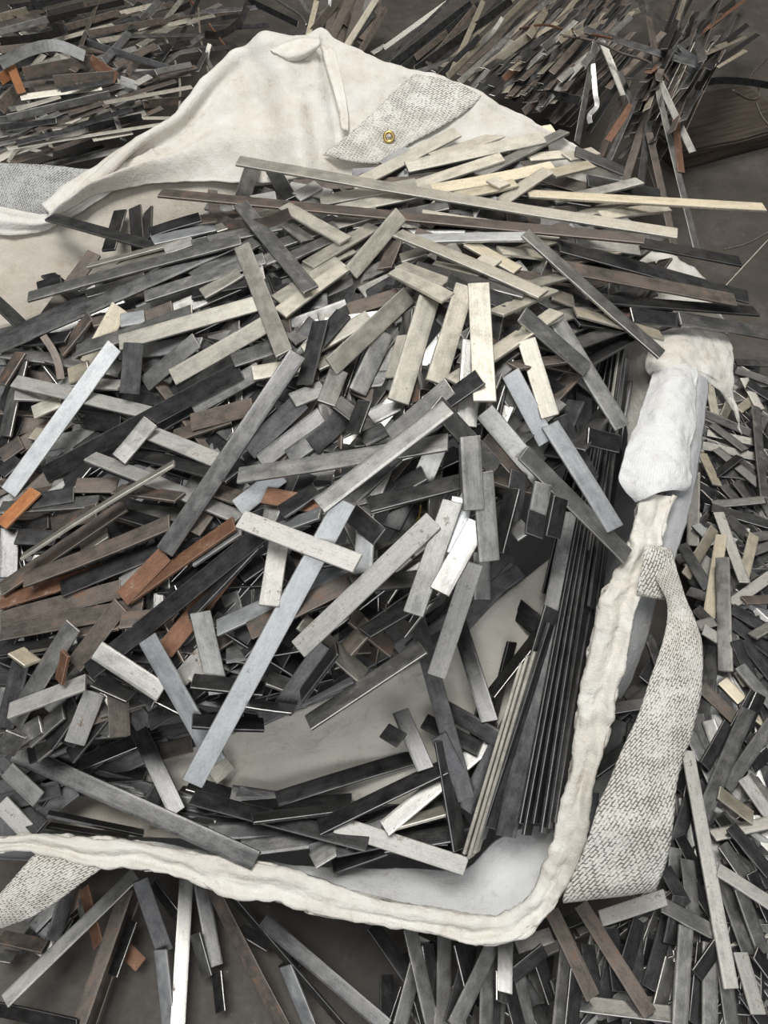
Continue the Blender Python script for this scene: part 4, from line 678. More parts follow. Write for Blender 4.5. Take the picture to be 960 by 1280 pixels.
('metal_strip','m','d','short dark strip in the far right pile, rising steeply right',GP[3],(6876,24161,4059,521,738,428,-479,-162,862,1996,220,-21)),
('metal_strip','m','d','short dark strip in the back-right pile, crosswise',GP[3],(5019,24073,4504,710,-685,160,-681,-612,403,2386,244,0)),
('metal_strip','m','g','grey strip in the back-right pile, rising steeply right',GP[3],(5014,26432,4518,662,713,230,-175,-151,973,3982,220,-1)),
('metal_strip','m','d','dark strip in the far right pile, rising steeply right, second from top',GP[3],(6696,24977,4251,645,712,279,-374,-24,927,3625,169,4)),
('metal_strip','m','d','short dark strip behind the grey webbing, rising gently right, first from top',GP[3],(-8974,24206,3659,773,633,-46,197,-170,966,2200,206,-17)),
('metal_strip','m','n','brown strip upright behind the flap, pointing down',GP[3],(-1235,35636,1749,180,952,247,279,-290,915,2978,355,0)),
('metal_strip','m','n','brown strip in the back-right pile, rising gently right',GP[3],(1958,33704,1656,521,853,-9,638,-382,669,2666,255,0)),
('metal_strip','m','r','short rusty strip in the far right pile, rising steeply right',GP[3],(6858,22121,4647,543,770,335,-120,-324,938,1415,220,5)),
('metal_strip','m','d','long dark strip in the far right pile, rising gently right, second from left',GP[3],(12936,30093,3119,461,839,-288,289,165,943,13566,220,0)),
('metal_strip','m','g','buried long grey strip in the far right pile, rising steeply right, seventh from left',GP[3],(11480,28281,3538,402,896,-189,-401,358,843,15007,220,-59)),
('metal_strip','m','d','short dark strip in the back-right pile, rising steeply right',GP[3],(4798,25260,4503,647,693,318,-6,-413,911,2439,220,-4)),
('metal_strip','m','d','dark strip on the floor behind the flap, crosswise',GP[3],(-6596,37087,1600,973,229,-13,145,-570,808,2775,220,0)),
('metal_strip','m','n','buried long brown strip behind the grey webbing, crosswise, third from left',GP[3],(-9099,27003,3488,807,562,-182,342,-194,920,5453,220,26)),
('metal_strip','m','d','long dark strip in the far right pile, rising gently right, first from left',GP[3],(12308,29938,3342,451,851,-270,431,58,900,15183,220,3)),
('metal_strip','m','d','bare short dark strip behind the grey webbing, crosswise, third from left',GP[3],(-9606,25546,4026,799,590,-114,272,-186,944,1735,209,0)),
('metal_strip','m','g','grey strip behind the grey webbing, rising gently right',GP[3],(-11781,31661,3784,-16,952,-307,988,61,139,4261,266,0)),
('metal_strip','m','d','buried long dark strip in the far right pile, pointing down, first from top',GP[3],(9865,29277,3731,336,925,-178,-548,345,762,16475,220,0)),
('metal_strip','m','p','buried long pale strip behind the grey webbing, crosswise, first from left',GP[3],(-11325,30880,3613,347,905,-244,707,-82,703,9991,220,-66)),
('metal_strip','m','d','bare dark strip on the floor behind the flap, crosswise, first from left',GP[3],(-7193,36348,1511,372,888,-269,651,-44,758,3880,220,0)),
('metal_strip','m','d','buried long dark strip in the far right pile, pointing down, second from top',GP[3],(9377,25776,4290,354,934,-57,-627,282,726,9862,220,-36)),
('metal_strip','m','d','short dark strip behind the grey webbing, rising gently right, second from top',GP[3],(-10161,23943,2575,836,548,-13,138,-187,973,2155,200,21)),
('metal_strip','m','n','brown strip behind the grey webbing, rising gently right, first from top',GP[3],(-8635,28443,3628,348,926,-145,609,-105,786,2501,220,-17)),
('metal_strip','m','g','buried long grey strip behind the grey webbing, rising gently right, fifth from top',GP[3],(-9731,30715,3282,298,929,-219,663,-37,747,9936,220,96)),
('metal_strip','m','n','buried long brown strip behind the grey webbing, rising gently right, third from left',GP[3],(-10427,31976,3165,230,941,-247,802,-40,596,11795,220,149)),
('metal_strip','m','d','bare short dark strip behind the grey webbing, crosswise, fourth from left',GP[3],(-7315,28053,3380,588,783,-205,642,-297,707,1657,220,0)),
('metal_strip','m','r','short rusty strip behind the grey webbing, dropping gently right',GP[3],(-9260,26547,4064,792,-548,-271,-293,-729,619,1147,360,0)),
('metal_strip','m','n','bare short brown strip behind the grey webbing, crosswise, first from left',GP[3],(-11866,26505,4724,872,476,-113,435,-648,625,985,220,5)),
('metal_strip','m','d','long dark strip in the back-right pile, rising steeply right, second from left',GP[3],(3443,33704,2082,383,920,-83,158,24,987,8523,220,-36)),
('metal_strip','m','o','short orange rusty strip behind the grey webbing, dropping steeply right',GP[3],(-11718,25369,4265,380,-768,-515,168,-490,855,892,272,0)),
('metal_strip','m','g','short grey strip in the back-right pile, rising steeply right',GP[3],(5472,24257,4707,657,677,331,-93,-363,927,2447,220,-9)),
('metal_strip','m','d','buried dark strip in the far right pile, rising steeply right, second from top',GP[3],(8113,23696,5084,438,881,179,-321,-32,947,3057,220,-4)),
('metal_strip','m','g','buried long grey strip behind the grey webbing, rising gently right, sixth from top',GP[3],(-7944,29103,3042,263,956,-130,310,44,950,6695,220,-13)),
('metal_strip','m','t','bare long straw-yellow strip in the far right pile, rising gently right, first from top',GP[3],(12620,30343,3172,460,831,-314,500,50,864,11303,220,0)),
('metal_strip','m','n','short brown strip in the back-right pile, rising steeply right',GP[3],(5902,24383,4046,694,667,270,-67,-314,947,1915,220,0)),
('metal_strip','m','p','pale strip behind the grey webbing, rising gently right',GP[3],(-10558,29170,4036,419,884,-208,431,8,903,3344,185,-2)),
('metal_strip','m','t','long straw-yellow strip in the back-right pile, rising steeply right, second from left',GP[3],(6176,32878,3130,248,935,-252,529,87,844,10359,277,0)),
('metal_strip','m','t','short straw-yellow strip behind the grey webbing, rising gently right',GP[3],(-12820,29419,4539,277,932,-233,941,-213,264,1550,247,0)),
('metal_strip','m','n','buried brown strip behind the grey webbing, crosswise, first from top',GP[3],(-10901,27741,4081,847,496,-190,397,-354,847,2973,220,7)),
('metal_strip','m','n','buried long brown strip behind the grey webbing, rising gently right, second from left',GP[3],(-11710,33754,2906,96,960,-263,668,133,732,14697,220,0)),
('metal_strip','m','r','long rusty strip in the far right pile, rising gently right',GP[3],(12338,31972,3019,457,855,-245,15,268,963,20697,206,0)),
('metal_strip','m','p','long pale strip behind the grey webbing, rising gently right',GP[3],(-8196,34675,2123,139,960,-244,361,180,915,9981,220,54)),
('metal_strip','m','d','buried dark strip in the far right pile, rising steeply right, third from top',GP[3],(9138,23274,4336,497,850,174,-565,164,809,4764,210,-27)),
('metal_strip','m','p','long pale strip behind the grey webbing, rising steeply right',GP[3],(-9052,29907,2988,82,991,-109,231,87,969,12798,220,-15)),
('metal_strip','m','d','buried long dark strip behind the grey webbing, rising gently right, sixth from top',GP[3],(-10567,28657,3893,482,862,-157,370,-38,928,5518,211,-65)),
('metal_strip','m','d','buried dark strip behind the grey webbing, crosswise, third from left',GP[3],(-9931,24873,3415,912,390,-124,261,-322,910,4979,220,-35)),
('metal_strip','m','g','buried long grey strip behind the grey webbing, crosswise, first from top',GP[3],(-10444,35428,2322,202,933,-297,922,-80,378,10922,220,-38)),
('metal_strip','m','p','short pale strip behind the grey webbing, crosswise',GP[3],(-8648,23878,3296,864,496,-91,310,-381,871,1283,220,-8)),
('metal_strip','m','t','straw-yellow strip upright behind the flap, pointing down',GP[3],(-3086,36443,1524,82,994,74,370,-99,924,2925,239,0)),
('metal_strip','m','d','buried long dark strip behind the grey webbing, rising steeply right, third from left',GP[3],(-8038,32503,2397,-25,989,-148,-66,146,987,14065,220,-125)),
('metal_strip','m','n','long brown strip in the far right pile, rising steeply right, second from left',GP[3],(9944,24489,4395,441,897,34,-586,260,767,5484,133,52)),
('metal_strip','m','d','bare short dark strip behind the grey webbing, crosswise, fifth from left',GP[3],(-7671,30271,3161,434,863,-257,791,-228,568,1784,220,0)),
('metal_strip','m','n','brown strip in the far right pile, rising steeply right, third from left',GP[3],(9052,23680,4503,535,831,152,-488,157,859,3201,215,-59)),
('metal_strip','m','n','long brown strip in the back-right pile, rising steeply right, third from left',GP[3],(5159,33215,2609,386,910,-153,-18,173,985,11207,190,-80)),
('metal_strip','m','d','buried dark strip in the back-right pile, rising steeply right, second from top',GP[3],(5865,25905,4457,620,744,250,-328,-45,944,3921,220,59)),
('metal_strip','m','d','dark strip in the back-right pile, rising steeply right, second from left',GP[3],(3662,27360,3836,538,823,183,11,-224,975,2743,220,-30)),
('metal_strip','m','n','buried long brown strip behind the grey webbing, rising gently right, fourth from left',GP[3],(-9435,30033,3297,226,958,-175,438,61,897,9182,220,70)),
('metal_strip','m','n','buried long brown strip in the far right pile, rising steeply right, fifth from left',GP[3],(9246,24948,4404,542,840,-20,-263,193,945,7658,220,-91)),
('metal_strip','m','g','buried long grey strip in the far right pile, rising steeply right, third from left',GP[3],(7629,28156,4538,366,910,-196,473,-1,881,9634,220,29)),
('metal_strip','m','d','buried long dark strip behind the grey webbing, rising gently right, seventh from top',GP[3],(-10480,27149,3881,677,729,-107,467,-312,828,5152,220,11)),
('metal_strip','m','d','long dark strip in the far right pile, rising steeply right, second from top',GP[3],(9693,28388,4077,433,876,-215,-125,294,948,11881,205,-25)),
('metal_strip','m','d','short dark strip in the far right pile, pointing down, first from top',GP[3],(7198,23192,4973,167,-958,-233,254,-187,949,1762,220,0)),
('metal_strip','m','n','brown strip behind the grey webbing, dropping gently right',GP[3],(-9980,27607,3824,915,-301,-268,196,-249,948,3803,220,-94)),
('metal_strip','m','p','short pale strip behind the grey webbing, rising gently right',GP[3],(-11028,24791,3847,870,492,33,115,-268,956,1424,169,-6)),
('metal_strip','m','g','long grey strip in the far right pile, rising gently right, second from left',GP[3],(12273,31949,2978,413,862,-294,640,-45,767,15314,220,0)),
('metal_strip','m','d','long dark strip in the far right pile, rising steeply right, first from top',GP[3],(10388,30115,3809,327,901,-286,-65,324,944,12477,220,-2)),
('metal_strip','m','d','buried long dark strip in the far right pile, rising steeply right, twelfth from left',GP[3],(13012,33579,2564,424,867,-263,705,-133,696,19958,229,0)),
('metal_strip','m','t','straw-yellow strip in the back-right pile, rising gently right',GP[3],(4564,29091,3485,830,476,291,-217,-206,954,3843,215,28)),
('metal_strip','m','d','buried long dark strip behind the grey webbing, rising gently right, fourth from top',GP[3],(-10619,29002,3823,390,907,-162,469,-44,882,6788,220,-99)),
('metal_strip','m','n','long brown strip in the far right pile, pointing down, second from left',GP[3],(9525,25900,4570,369,926,-83,-620,311,721,6113,217,1)),
('metal_strip','m','d','buried long dark strip behind the grey webbing, crosswise, first from top',GP[3],(-13586,37438,1921,173,940,-294,700,93,709,9616,220,-46)),
('metal_strip','m','g','short grey strip behind the grey webbing, rising gently right',GP[3],(-11036,23998,3603,779,624,66,107,-235,966,1788,201,0)),
('metal_strip','m','d','buried long dark strip behind the grey webbing, crosswise, second from top',GP[3],(-10807,29712,3824,439,872,-217,551,-70,832,6399,220,-47)),
('metal_strip','m','g','buried long grey strip behind the grey webbing, crosswise, second from top',GP[3],(-10634,32765,3063,271,919,-286,524,108,845,10820,193,44)),
('metal_strip','m','g','long grey strip in the far right pile, pointing down',GP[3],(10119,28650,3866,317,929,-190,714,-102,693,14097,164,71)),
('metal_strip','m','d','buried long dark strip behind the grey webbing, crosswise, third from top',GP[3],(-10069,26600,3739,863,479,-164,333,-292,897,5186,220,-79)),
('metal_strip','m','d','buried long dark strip behind the grey webbing, rising gently right, third from top',GP[3],(-11014,29191,3781,350,920,-178,539,-43,841,7601,220,30)),
('metal_strip','m','d','buried dark strip behind the grey webbing, rising gently right, third from top',GP[3],(-10284,25563,3669,727,685,-34,253,-221,942,3287,220,19)),
('metal_strip','m','g','buried long grey strip behind the grey webbing, rising gently right, second from top',GP[3],(-10679,31900,3234,138,960,-245,629,106,770,10691,220,-7)),
('metal_strip','m','n','buried short brown strip in the back-right pile, rising steeply right',GP[3],(5088,24215,4569,743,558,369,247,-742,623,2158,222,26)),
('metal_strip','m','t','buried long straw-yellow strip in the far right pile, rising gently right, second from left',GP[3],(7908,29415,4327,464,846,-262,629,-107,770,8549,220,0)),
('metal_strip','m','t','bare long straw-yellow strip in the far right pile, rising gently right, second from top',GP[3],(12054,28190,3671,471,829,-301,287,178,941,6867,220,0)),
('metal_strip','m','n','short brown strip in the far right pile, pointing down',GP[3],(7812,21164,3864,-255,837,483,92,-476,874,1638,220,-17)),
('metal_strip','m','g','buried long grey strip in the back-right pile, rising steeply right, sixth from left',GP[3],(6830,30171,3996,368,903,-222,704,-114,700,10176,231,-25)),
('metal_strip','m','n','buried long brown strip in the back-right pile, rising gently right, third from left',GP[3],(5101,29065,3740,580,814,16,-68,29,997,6485,156,-4)),
('metal_strip','m','g','buried long grey strip behind the grey webbing, rising gently right, third from top',GP[3],(-11409,29588,3955,343,919,-193,566,-38,823,6548,220,38)),
('metal_strip','m','n','buried long brown strip behind the grey webbing, crosswise, second from left',GP[3],(-10394,32661,3050,209,937,-280,704,54,708,9879,220,94)),
('metal_strip','m','t','long straw-yellow strip in the far right pile, pointing down',GP[3],(10245,29609,3623,333,924,-186,-530,347,774,17108,220,-39)),
('metal_strip','m','t','buried long straw-yellow strip in the back-right pile, rising steeply right, first from left',GP[3],(4024,34168,2088,398,911,-103,-50,134,990,9299,202,17)),
('metal_strip','m','g','short grey strip behind the grey webbing, dropping gently right',GP[3],(-8548,26577,3594,932,-4,-362,165,-886,433,572,286,-1)),
('metal_strip','m','n','buried long brown strip behind the grey webbing, crosswise, fourth from left',GP[3],(-8624,34137,2368,365,884,-291,849,-188,494,8924,220,66)),
('metal_strip','m','d','buried long dark strip in the back-right pile, rising steeply right, fourth from left',GP[3],(5223,27996,3981,552,831,70,-111,-10,994,6128,220,-44)),
('metal_strip','m','d','buried long dark strip in the far right pile, rising steeply right, eighth from left',GP[3],(9501,26493,4223,439,891,-118,-381,303,874,10774,209,21)),
('metal_strip','m','d','short dark strip on the floor behind the flap, crosswise',GP[3],(-6362,31685,2428,556,783,-278,553,-100,827,2065,220,8)),
('metal_strip','m','g','short grey strip in the far right pile, rising steeply right',GP[3],(9391,24269,5028,481,876,31,-330,148,932,2088,220,0)),
('metal_strip','m','n','buried brown strip behind the grey webbing, crosswise, second from top',GP[3],(-10355,26327,3822,849,510,-138,371,-390,843,3099,220,-17)),
('metal_strip','m','g','buried long grey strip behind the grey webbing, rising gently right, fourth from top',GP[3],(-10722,30788,3472,305,925,-227,435,76,897,10555,167,37)),
('metal_strip','m','n','long brown strip behind the grey webbing, pointing down',GP[3],(-10774,30928,3687,-195,959,-207,-226,162,961,7978,197,0)),
('metal_strip','m','d','bare short dark strip in the far right pile, rising steeply right',GP[3],(9070,22904,4853,547,825,141,-358,79,930,1165,220,-5)),
('metal_strip','m','o','short orange rusty strip behind the grey webbing, rising gently right',GP[3],(-12018,25611,4334,515,856,44,763,-481,431,764,318,0)),
('metal_strip','m','d','buried long dark strip behind the grey webbing, rising gently right, first from top',GP[3],(-13396,33563,3142,-34,952,-303,501,279,819,10828,193,52)),
('metal_strip','m','g','buried long grey strip in the back-right pile, rising steeply right, second from left',GP[3],(4988,29000,3713,487,873,-6,-155,93,984,6646,215,-37)),
('metal_strip','m','g','buried long grey strip in the far right pile, rising steeply right, sixth from left',GP[3],(12230,33178,2677,398,882,-254,-189,349,918,20975,214,34)),
('metal_strip','m','d','short dark strip upright behind the flap, rising steeply right',GP[3],(-901,35752,1545,455,874,170,542,-423,726,2073,352,29)),
('metal_strip','m','g','buried grey strip in the far right pile, rising steeply right, first from left',GP[3],(6477,25653,4169,668,688,284,-346,-50,937,3815,173,67)),
('metal_strip','m','d','buried long dark strip in the far right pile, rising steeply right, sixth from left',GP[3],(8670,25412,4462,431,902,-15,-452,230,862,8237,220,107)),
('metal_strip','m','n','buried long brown strip in the back-right pile, rising steeply right, first from left',GP[3],(4429,30072,3297,511,859,-11,-87,65,994,6371,156,-28)),
('metal_strip','m','t','buried long straw-yellow strip in the far right pile, rising gently right, first from left',GP[3],(7923,31609,3622,372,892,-255,624,-37,781,13390,220,0)),
('metal_strip','m','g','long grey strip in the far right pile, rising gently right, first from left',GP[3],(11359,36749,1918,396,880,-263,825,-215,523,9196,244,0)),
('metal_strip','m','n','buried brown strip upright behind the flap, pointing down, third from left',GP[3],(-534,36666,1584,243,948,207,371,-288,883,3219,360,31)),
('metal_strip','m','g','grey strip on the floor behind the flap, rising steeply right',GP[3],(-6710,30219,2750,40,994,-97,-132,102,986,2612,220,26)),
('metal_strip','m','n','buried long brown strip in the far right pile, rising steeply right, fourth from left',GP[3],(9734,27874,4081,378,908,-179,-400,334,853,12263,220,7)),
('metal_strip','m','n','buried long brown strip behind the grey webbing, rising gently right, fifth from left',GP[3],(-8572,26983,3299,644,755,-124,297,-97,950,5585,204,-3)),
('metal_strip','m','n','buried brown strip behind the grey webbing, rising gently right, first from top',GP[3],(-10706,24595,3551,830,557,-24,222,-290,931,3721,220,126)),
('metal_strip','m','d','buried long dark strip in the far right pile, rising steeply right, seventh from left',GP[3],(10671,30720,3366,364,909,-205,-442,362,821,19074,220,-44)),
('metal_strip','m','n','buried brown strip upright behind the flap, pointing down, first from left',GP[3],(-2229,37073,1515,132,967,217,373,-251,893,2649,326,-7)),
('metal_strip','m','d','buried long dark strip behind the grey webbing, rising steeply right, first from left',GP[3],(-10066,30921,3244,-22,985,-173,421,166,891,10186,220,60)),
('metal_strip','m','p','buried pale strip behind the grey webbing, rising gently right, second from left',GP[3],(-9757,24680,3329,780,624,-34,235,-243,941,4250,220,-8)),
('metal_strip','m','p','pale strip behind the grey webbing, dropping gently right',GP[3],(-9497,26993,3652,929,-233,-288,177,-404,898,4270,220,0)),
('metal_strip','m','d','buried long dark strip in the far right pile, rising steeply right, tenth from left',GP[3],(10088,28229,4019,381,902,-205,-379,355,855,12173,220,8)),
('metal_strip','m','g','buried grey strip in the far right pile, rising steeply right, fourth from left',GP[3],(8336,23259,4393,607,767,207,-423,91,902,4690,142,-33)),
('metal_strip','m','d','buried long dark strip behind the grey webbing, rising gently right, second from top',GP[3],(-10234,29717,3691,347,916,-204,404,50,913,5730,191,-33)),
('metal_strip','m','g','short grey strip behind the grey webbing, pointing down',GP[3],(-8594,24545,3352,347,-891,-292,683,27,730,1527,220,0)),
('metal_strip','m','d','buried long dark strip in the back-right pile, rising gently right, third from left',GP[3],(5832,30359,3608,468,874,-130,26,134,991,8473,159,11)),
('metal_strip','m','t','buried long straw-yellow strip in the far right pile, rising steeply right, second from top',GP[3],(6804,26335,4527,525,850,51,-273,111,956,6438,203,-109)),
('metal_strip','m','d','buried long dark strip behind the grey webbing, rising gently right, fifth from top',GP[3],(-10907,28632,3940,447,883,-145,356,-27,934,6314,157,8)),
('metal_strip','m','n','buried long brown strip in the back-right pile, rising steeply right, third from left',GP[3],(6353,31015,3445,354,919,-176,74,160,984,12274,220,-55)),
('metal_strip','m','p','bare short pale strip behind the grey webbing, crosswise',GP[3],(-7466,25488,2989,699,632,-334,491,-85,867,1325,141,0)),
('metal_strip','m','d','buried long dark strip in the back-right pile, rising gently right, fourth from left',GP[3],(7296,32332,3196,395,895,-207,119,174,978,14695,220,94)),
('metal_strip','m','n','buried long brown strip in the far right pile, rising steeply right, second from left',GP[3],(7668,30314,3659,376,910,-172,-199,261,944,15092,181,47)),
('metal_strip','m','g','buried grey strip behind the grey webbing, crosswise, second from top',GP[3],(-10509,24348,3421,869,492,-47,173,-214,961,4880,186,18)),
('metal_strip','m','d','buried long dark strip in the back-right pile, rising steeply right, eleventh from left',GP[3],(6057,27113,4319,414,910,23,-380,150,913,6592,176,-1)),
('metal_strip','m','n','buried long brown strip behind the grey webbing, crosswise, first from left',GP[3],(-12470,33796,3017,73,946,-315,557,224,800,9486,167,-72)),
('metal_strip','m','n','buried brown strip in the far right pile, rising steeply right, second from left',GP[3],(6865,25488,4317,726,637,260,-287,-63,956,3476,152,-22)),
('metal_strip','m','g','buried grey strip in the back-right pile, rising gently right, first from left',GP[3],(4714,27253,3991,749,591,299,-242,-177,954,3489,220,24)),
('metal_strip','m','n','short brown strip behind the grey webbing, rising steeply right, second from left',GP[3],(-8632,28024,3527,110,992,-64,724,-36,689,1605,220,0)),
('metal_strip','m','p','pale strip behind the grey webbing, rising steeply right',GP[3],(-11890,25529,4024,391,910,141,229,-244,942,3229,220,-119)),
('metal_strip','m','p','buried long pale strip behind the grey webbing, crosswise, second from left',GP[3],(-9706,30833,3255,412,877,-248,524,-5,851,7990,220,-33)),
('metal_strip','m','p','buried pale strip behind the grey webbing, rising gently right, first from left',GP[3],(-10687,23904,3349,699,711,77,236,-331,914,4180,220,-29)),
('metal_strip','m','n','buried long brown strip in the back-right pile, rising gently right, second from left',GP[3],(5502,31774,3074,429,892,-142,10,153,988,10779,161,25)),
('metal_strip','m','g','buried grey strip in the far right pile, rising steeply right, sixth from left',GP[3],(8961,24491,4654,440,890,119,-587,184,789,4234,134,-57)),
('metal_strip','m','n','buried brown strip behind the grey webbing, rising gently right, third from top',GP[3],(-10463,23918,3296,786,618,22,214,-305,928,4589,220,-11)),
('metal_strip','m','g','buried long grey strip in the far right pile, rising steeply right, second from left',GP[3],(7771,32214,3282,371,901,-224,202,157,967,15249,220,-108)),
('metal_strip','m','n','short brown strip behind the grey webbing, dropping gently right',GP[3],(-12193,29182,4396,928,-347,-134,-66,-507,859,1183,220,0)),
('metal_strip','m','g','buried long grey strip behind the grey webbing, crosswise, third from top',GP[3],(-9649,24678,3272,826,561,-61,198,-187,962,5689,179,16)),
('metal_strip','m','d','buried long dark strip in the back-right pile, rising steeply right, sixth from left',GP[3],(6263,30880,3375,437,889,-135,154,74,985,13180,220,3)),
('metal_strip','m','d','buried long dark strip in the back-right pile, rising steeply right, ninth from left',GP[3],(6035,27445,4234,495,869,12,-224,114,968,7131,211,-19)),
('metal_strip','m','n','buried short brown strip upright behind the flap, rising steeply right, first from left',GP[3],(-2345,36709,1272,346,916,202,502,-363,785,2446,247,-91)),
('metal_strip','m','n','buried short brown strip upright behind the flap, rising steeply right, second from left',GP[3],(-1355,37224,1584,322,924,207,548,-360,755,2210,299,-42)),
('metal_strip','m','n','buried long brown strip behind the grey webbing, rising gently right, first from left',GP[3],(-12123,31848,3560,88,956,-281,803,99,588,8338,220,-20)),
('metal_strip','m','d','buried long dark strip in the back-right pile, rising steeply right, fifth from left',GP[3],(5883,31570,3199,352,922,-164,-138,225,965,12408,162,-24)),
('metal_strip','m','d','buried long dark strip in the far right pile, rising steeply right, ninth from left',GP[3],(10472,29732,3704,394,885,-250,-131,323,937,14026,220,-32)),
('metal_strip','m','d','buried long dark strip in the back-right pile, rising steeply right, second from left',GP[3],(4933,32560,2747,322,934,-156,-166,218,962,11168,202,35)),
('metal_strip','m','g','buried grey strip behind the grey webbing, rising gently right',GP[3],(-11621,23383,3392,599,782,173,26,-235,972,2866,180,-37)),
('metal_strip','m','d','buried long dark strip in the back-right pile, rising gently right, second from left',GP[3],(6254,32228,3060,440,883,-161,271,40,962,13220,220,-15)),
('metal_strip','m','n','buried brown strip in the far right pile, rising steeply right, fourth from left',GP[3],(8638,23313,4455,564,801,200,-476,117,872,2934,201,10)),
('metal_strip','m','d','buried long dark strip in the far right pile, rising steeply right, first from left',GP[3],(6371,26474,4440,501,862,74,-269,73,960,6327,220,39)),
('metal_strip','m','g','buried long grey strip in the far right pile, rising steeply right, fifth from left',GP[3],(8972,24018,4424,503,857,110,-498,183,847,6427,160,55)),
('metal_strip','m','n','buried brown strip upright behind the flap, pointing down, second from left',GP[3],(-1622,37001,1383,151,969,197,318,-236,918,3395,318,-84)),
('metal_strip','m','d','buried dark strip behind the grey webbing, crosswise, fourth from left',GP[3],(-9435,26713,3604,832,526,-175,425,-403,810,3399,220,56)),
('metal_strip','m','d','buried long dark strip in the far right pile, rising steeply right, second from left',GP[3],(6939,29013,4005,409,901,-141,-63,183,981,10726,220,17)),
('metal_strip','m','w','short whitish strip behind the grey webbing, rising gently right',GP[3],(-8148,26922,3536,313,935,-168,402,30,915,929,220,0)),
('metal_strip','m','d','buried long dark strip in the back-right pile, rising steeply right, seventh from left',GP[3],(6182,29992,3564,455,884,-109,70,86,994,12322,220,37)),
('metal_strip','m','d','buried dark strip behind the grey webbing, rising gently right, fifth from top',GP[3],(-9906,24536,3333,751,660,-5,165,-180,970,4216,188,-50)),
('metal_strip','m','n','buried long brown strip in the back-right pile, rising steeply right, eighth from left',GP[3],(6808,28632,3999,479,872,-101,43,92,995,10880,220,-2)),
('metal_strip','m','d','buried dark strip behind the grey webbing, crosswise, second from left',GP[3],(-10153,26180,3726,930,315,-187,292,-330,898,4761,220,113)),
('metal_strip','m','n','buried brown strip in the far right pile, rising steeply right, first from left',GP[3],(6239,26050,4541,575,796,189,-333,17,943,4678,152,127)),
('metal_strip','m','n','buried long brown strip in the far right pile, rising steeply right, sixth from left',GP[3],(10702,29038,3713,450,864,-227,-56,281,958,14533,220,-154)),
('metal_strip','m','t','buried long straw-yellow strip in the far right pile, rising steeply right, first from top',GP[3],(7331,30677,3604,366,912,-184,-163,258,952,14179,200,-157)),
('metal_strip','m','t','buried long straw-yellow strip in the back-right pile, rising steeply right, third from left',GP[3],(5863,30107,3532,352,927,-130,-242,225,944,11675,197,100)),
('metal_strip','m','g','buried grey strip in the far right pile, rising steeply right, second from left',GP[3],(8097,22973,4369,532,805,262,-541,85,837,3222,193,-45)),
('metal_strip','m','n','buried long brown strip behind the grey webbing, rising steeply right, third from top',GP[3],(-9665,29756,3429,88,986,-143,145,129,981,7631,220,-27)),
('metal_strip','m','n','buried brown strip upright behind the flap, rising steeply right',GP[3],(-582,36242,1378,351,918,183,522,-354,776,2599,292,39)),
('metal_strip','m','g','buried grey strip in the far right pile, rising steeply right, fifth from left',GP[3],(8589,24050,4453,423,898,123,-606,179,775,4267,157,26)),
('metal_strip','m','g','buried grey strip in the back-right pile, rising gently right, second from left',GP[3],(6073,25336,4489,792,532,299,-271,-132,953,3741,153,-72)),
('metal_strip','m','t','long straw-yellow strip in the back-right pile, rising gently right',GP[3],(6655,30553,3610,450,878,-163,152,104,983,11578,220,35)),
('metal_strip','m','d','dark strip behind the grey webbing, rising steeply right',GP[3],(-12096,25685,4076,325,934,149,21,-165,986,3884,192,15)),
('metal_strip','m','d','buried long dark strip in the back-right pile, rising gently right, first from left',GP[3],(5150,31207,3108,486,869,-95,8,104,995,10206,181,-122)),
('metal_strip','m','p','long pale strip behind the grey webbing, dropping steeply right',GP[3],(-11605,25426,3927,447,-851,-278,705,143,695,5127,164,-42)),
('metal_strip','m','d','buried dark strip in the far right pile, rising steeply right, first from top',GP[3],(8499,25103,4757,507,858,81,-421,165,892,4554,165,25)),
('metal_strip','m','g','buried long grey strip behind the grey webbing, rising gently right, first from top',GP[3],(-10817,31503,3451,125,957,-262,435,185,882,6851,195,54)),
('metal_strip','m','d','buried dark strip behind the grey webbing, rising gently right, first from top',GP[3],(-8683,36145,1962,106,965,-241,948,-25,316,3110,241,4)),
('metal_strip','m','n','buried long brown strip in the far right pile, rising steeply right, third from left',GP[3],(7319,28074,4230,394,911,-126,-185,212,960,10018,220,-7)),
('metal_strip','m','r','short rusty strip in the back-right pile, rising steeply right',GP[3],(4202,26050,4247,697,640,325,353,-700,621,953,234,0)),
('metal_strip','m','d','buried long dark strip behind the grey webbing, rising steeply right, second from left',GP[3],(-8268,27396,3188,170,985,1,-74,12,997,5885,173,29)),
('metal_strip','m','t','buried long straw-yellow strip in the back-right pile, rising steeply right, second from left',GP[3],(4347,30163,3251,489,872,-19,-102,79,992,6282,183,-18)),
('metal_strip','m','d','dark strip behind the grey webbing, dropping steeply right',GP[3],(-11603,25485,3966,517,-808,-285,607,111,787,3879,220,-6)),
('metal_strip','m','n','buried long brown strip in the back-right pile, rising steeply right, sixth from left',GP[3],(6258,28556,3935,319,942,-101,-332,211,919,10797,220,-88)),
('metal_strip','m','g','buried grey strip behind the grey webbing, crosswise, first from top',GP[3],(-9406,27357,3644,893,383,-235,380,-365,850,3588,220,-79)),
('metal_strip','m','n','buried brown strip behind the grey webbing, crosswise, third from top',GP[3],(-10206,24298,3376,930,350,-110,192,-210,959,2876,157,12)),
('metal_strip','m','g','buried grey strip in the back-right pile, rising steeply right',GP[3],(5385,26737,4291,654,717,242,-281,-66,957,3732,195,-28)),
('metal_strip','m','t','straw-yellow strip in the far right pile, pointing down',GP[3],(8480,23139,4391,382,889,251,-708,107,698,4292,143,80)),
('metal_strip','m','g','buried grey strip in the far right pile, rising steeply right, third from left',GP[3],(8283,24079,4634,475,858,193,-556,123,822,3874,191,47)),
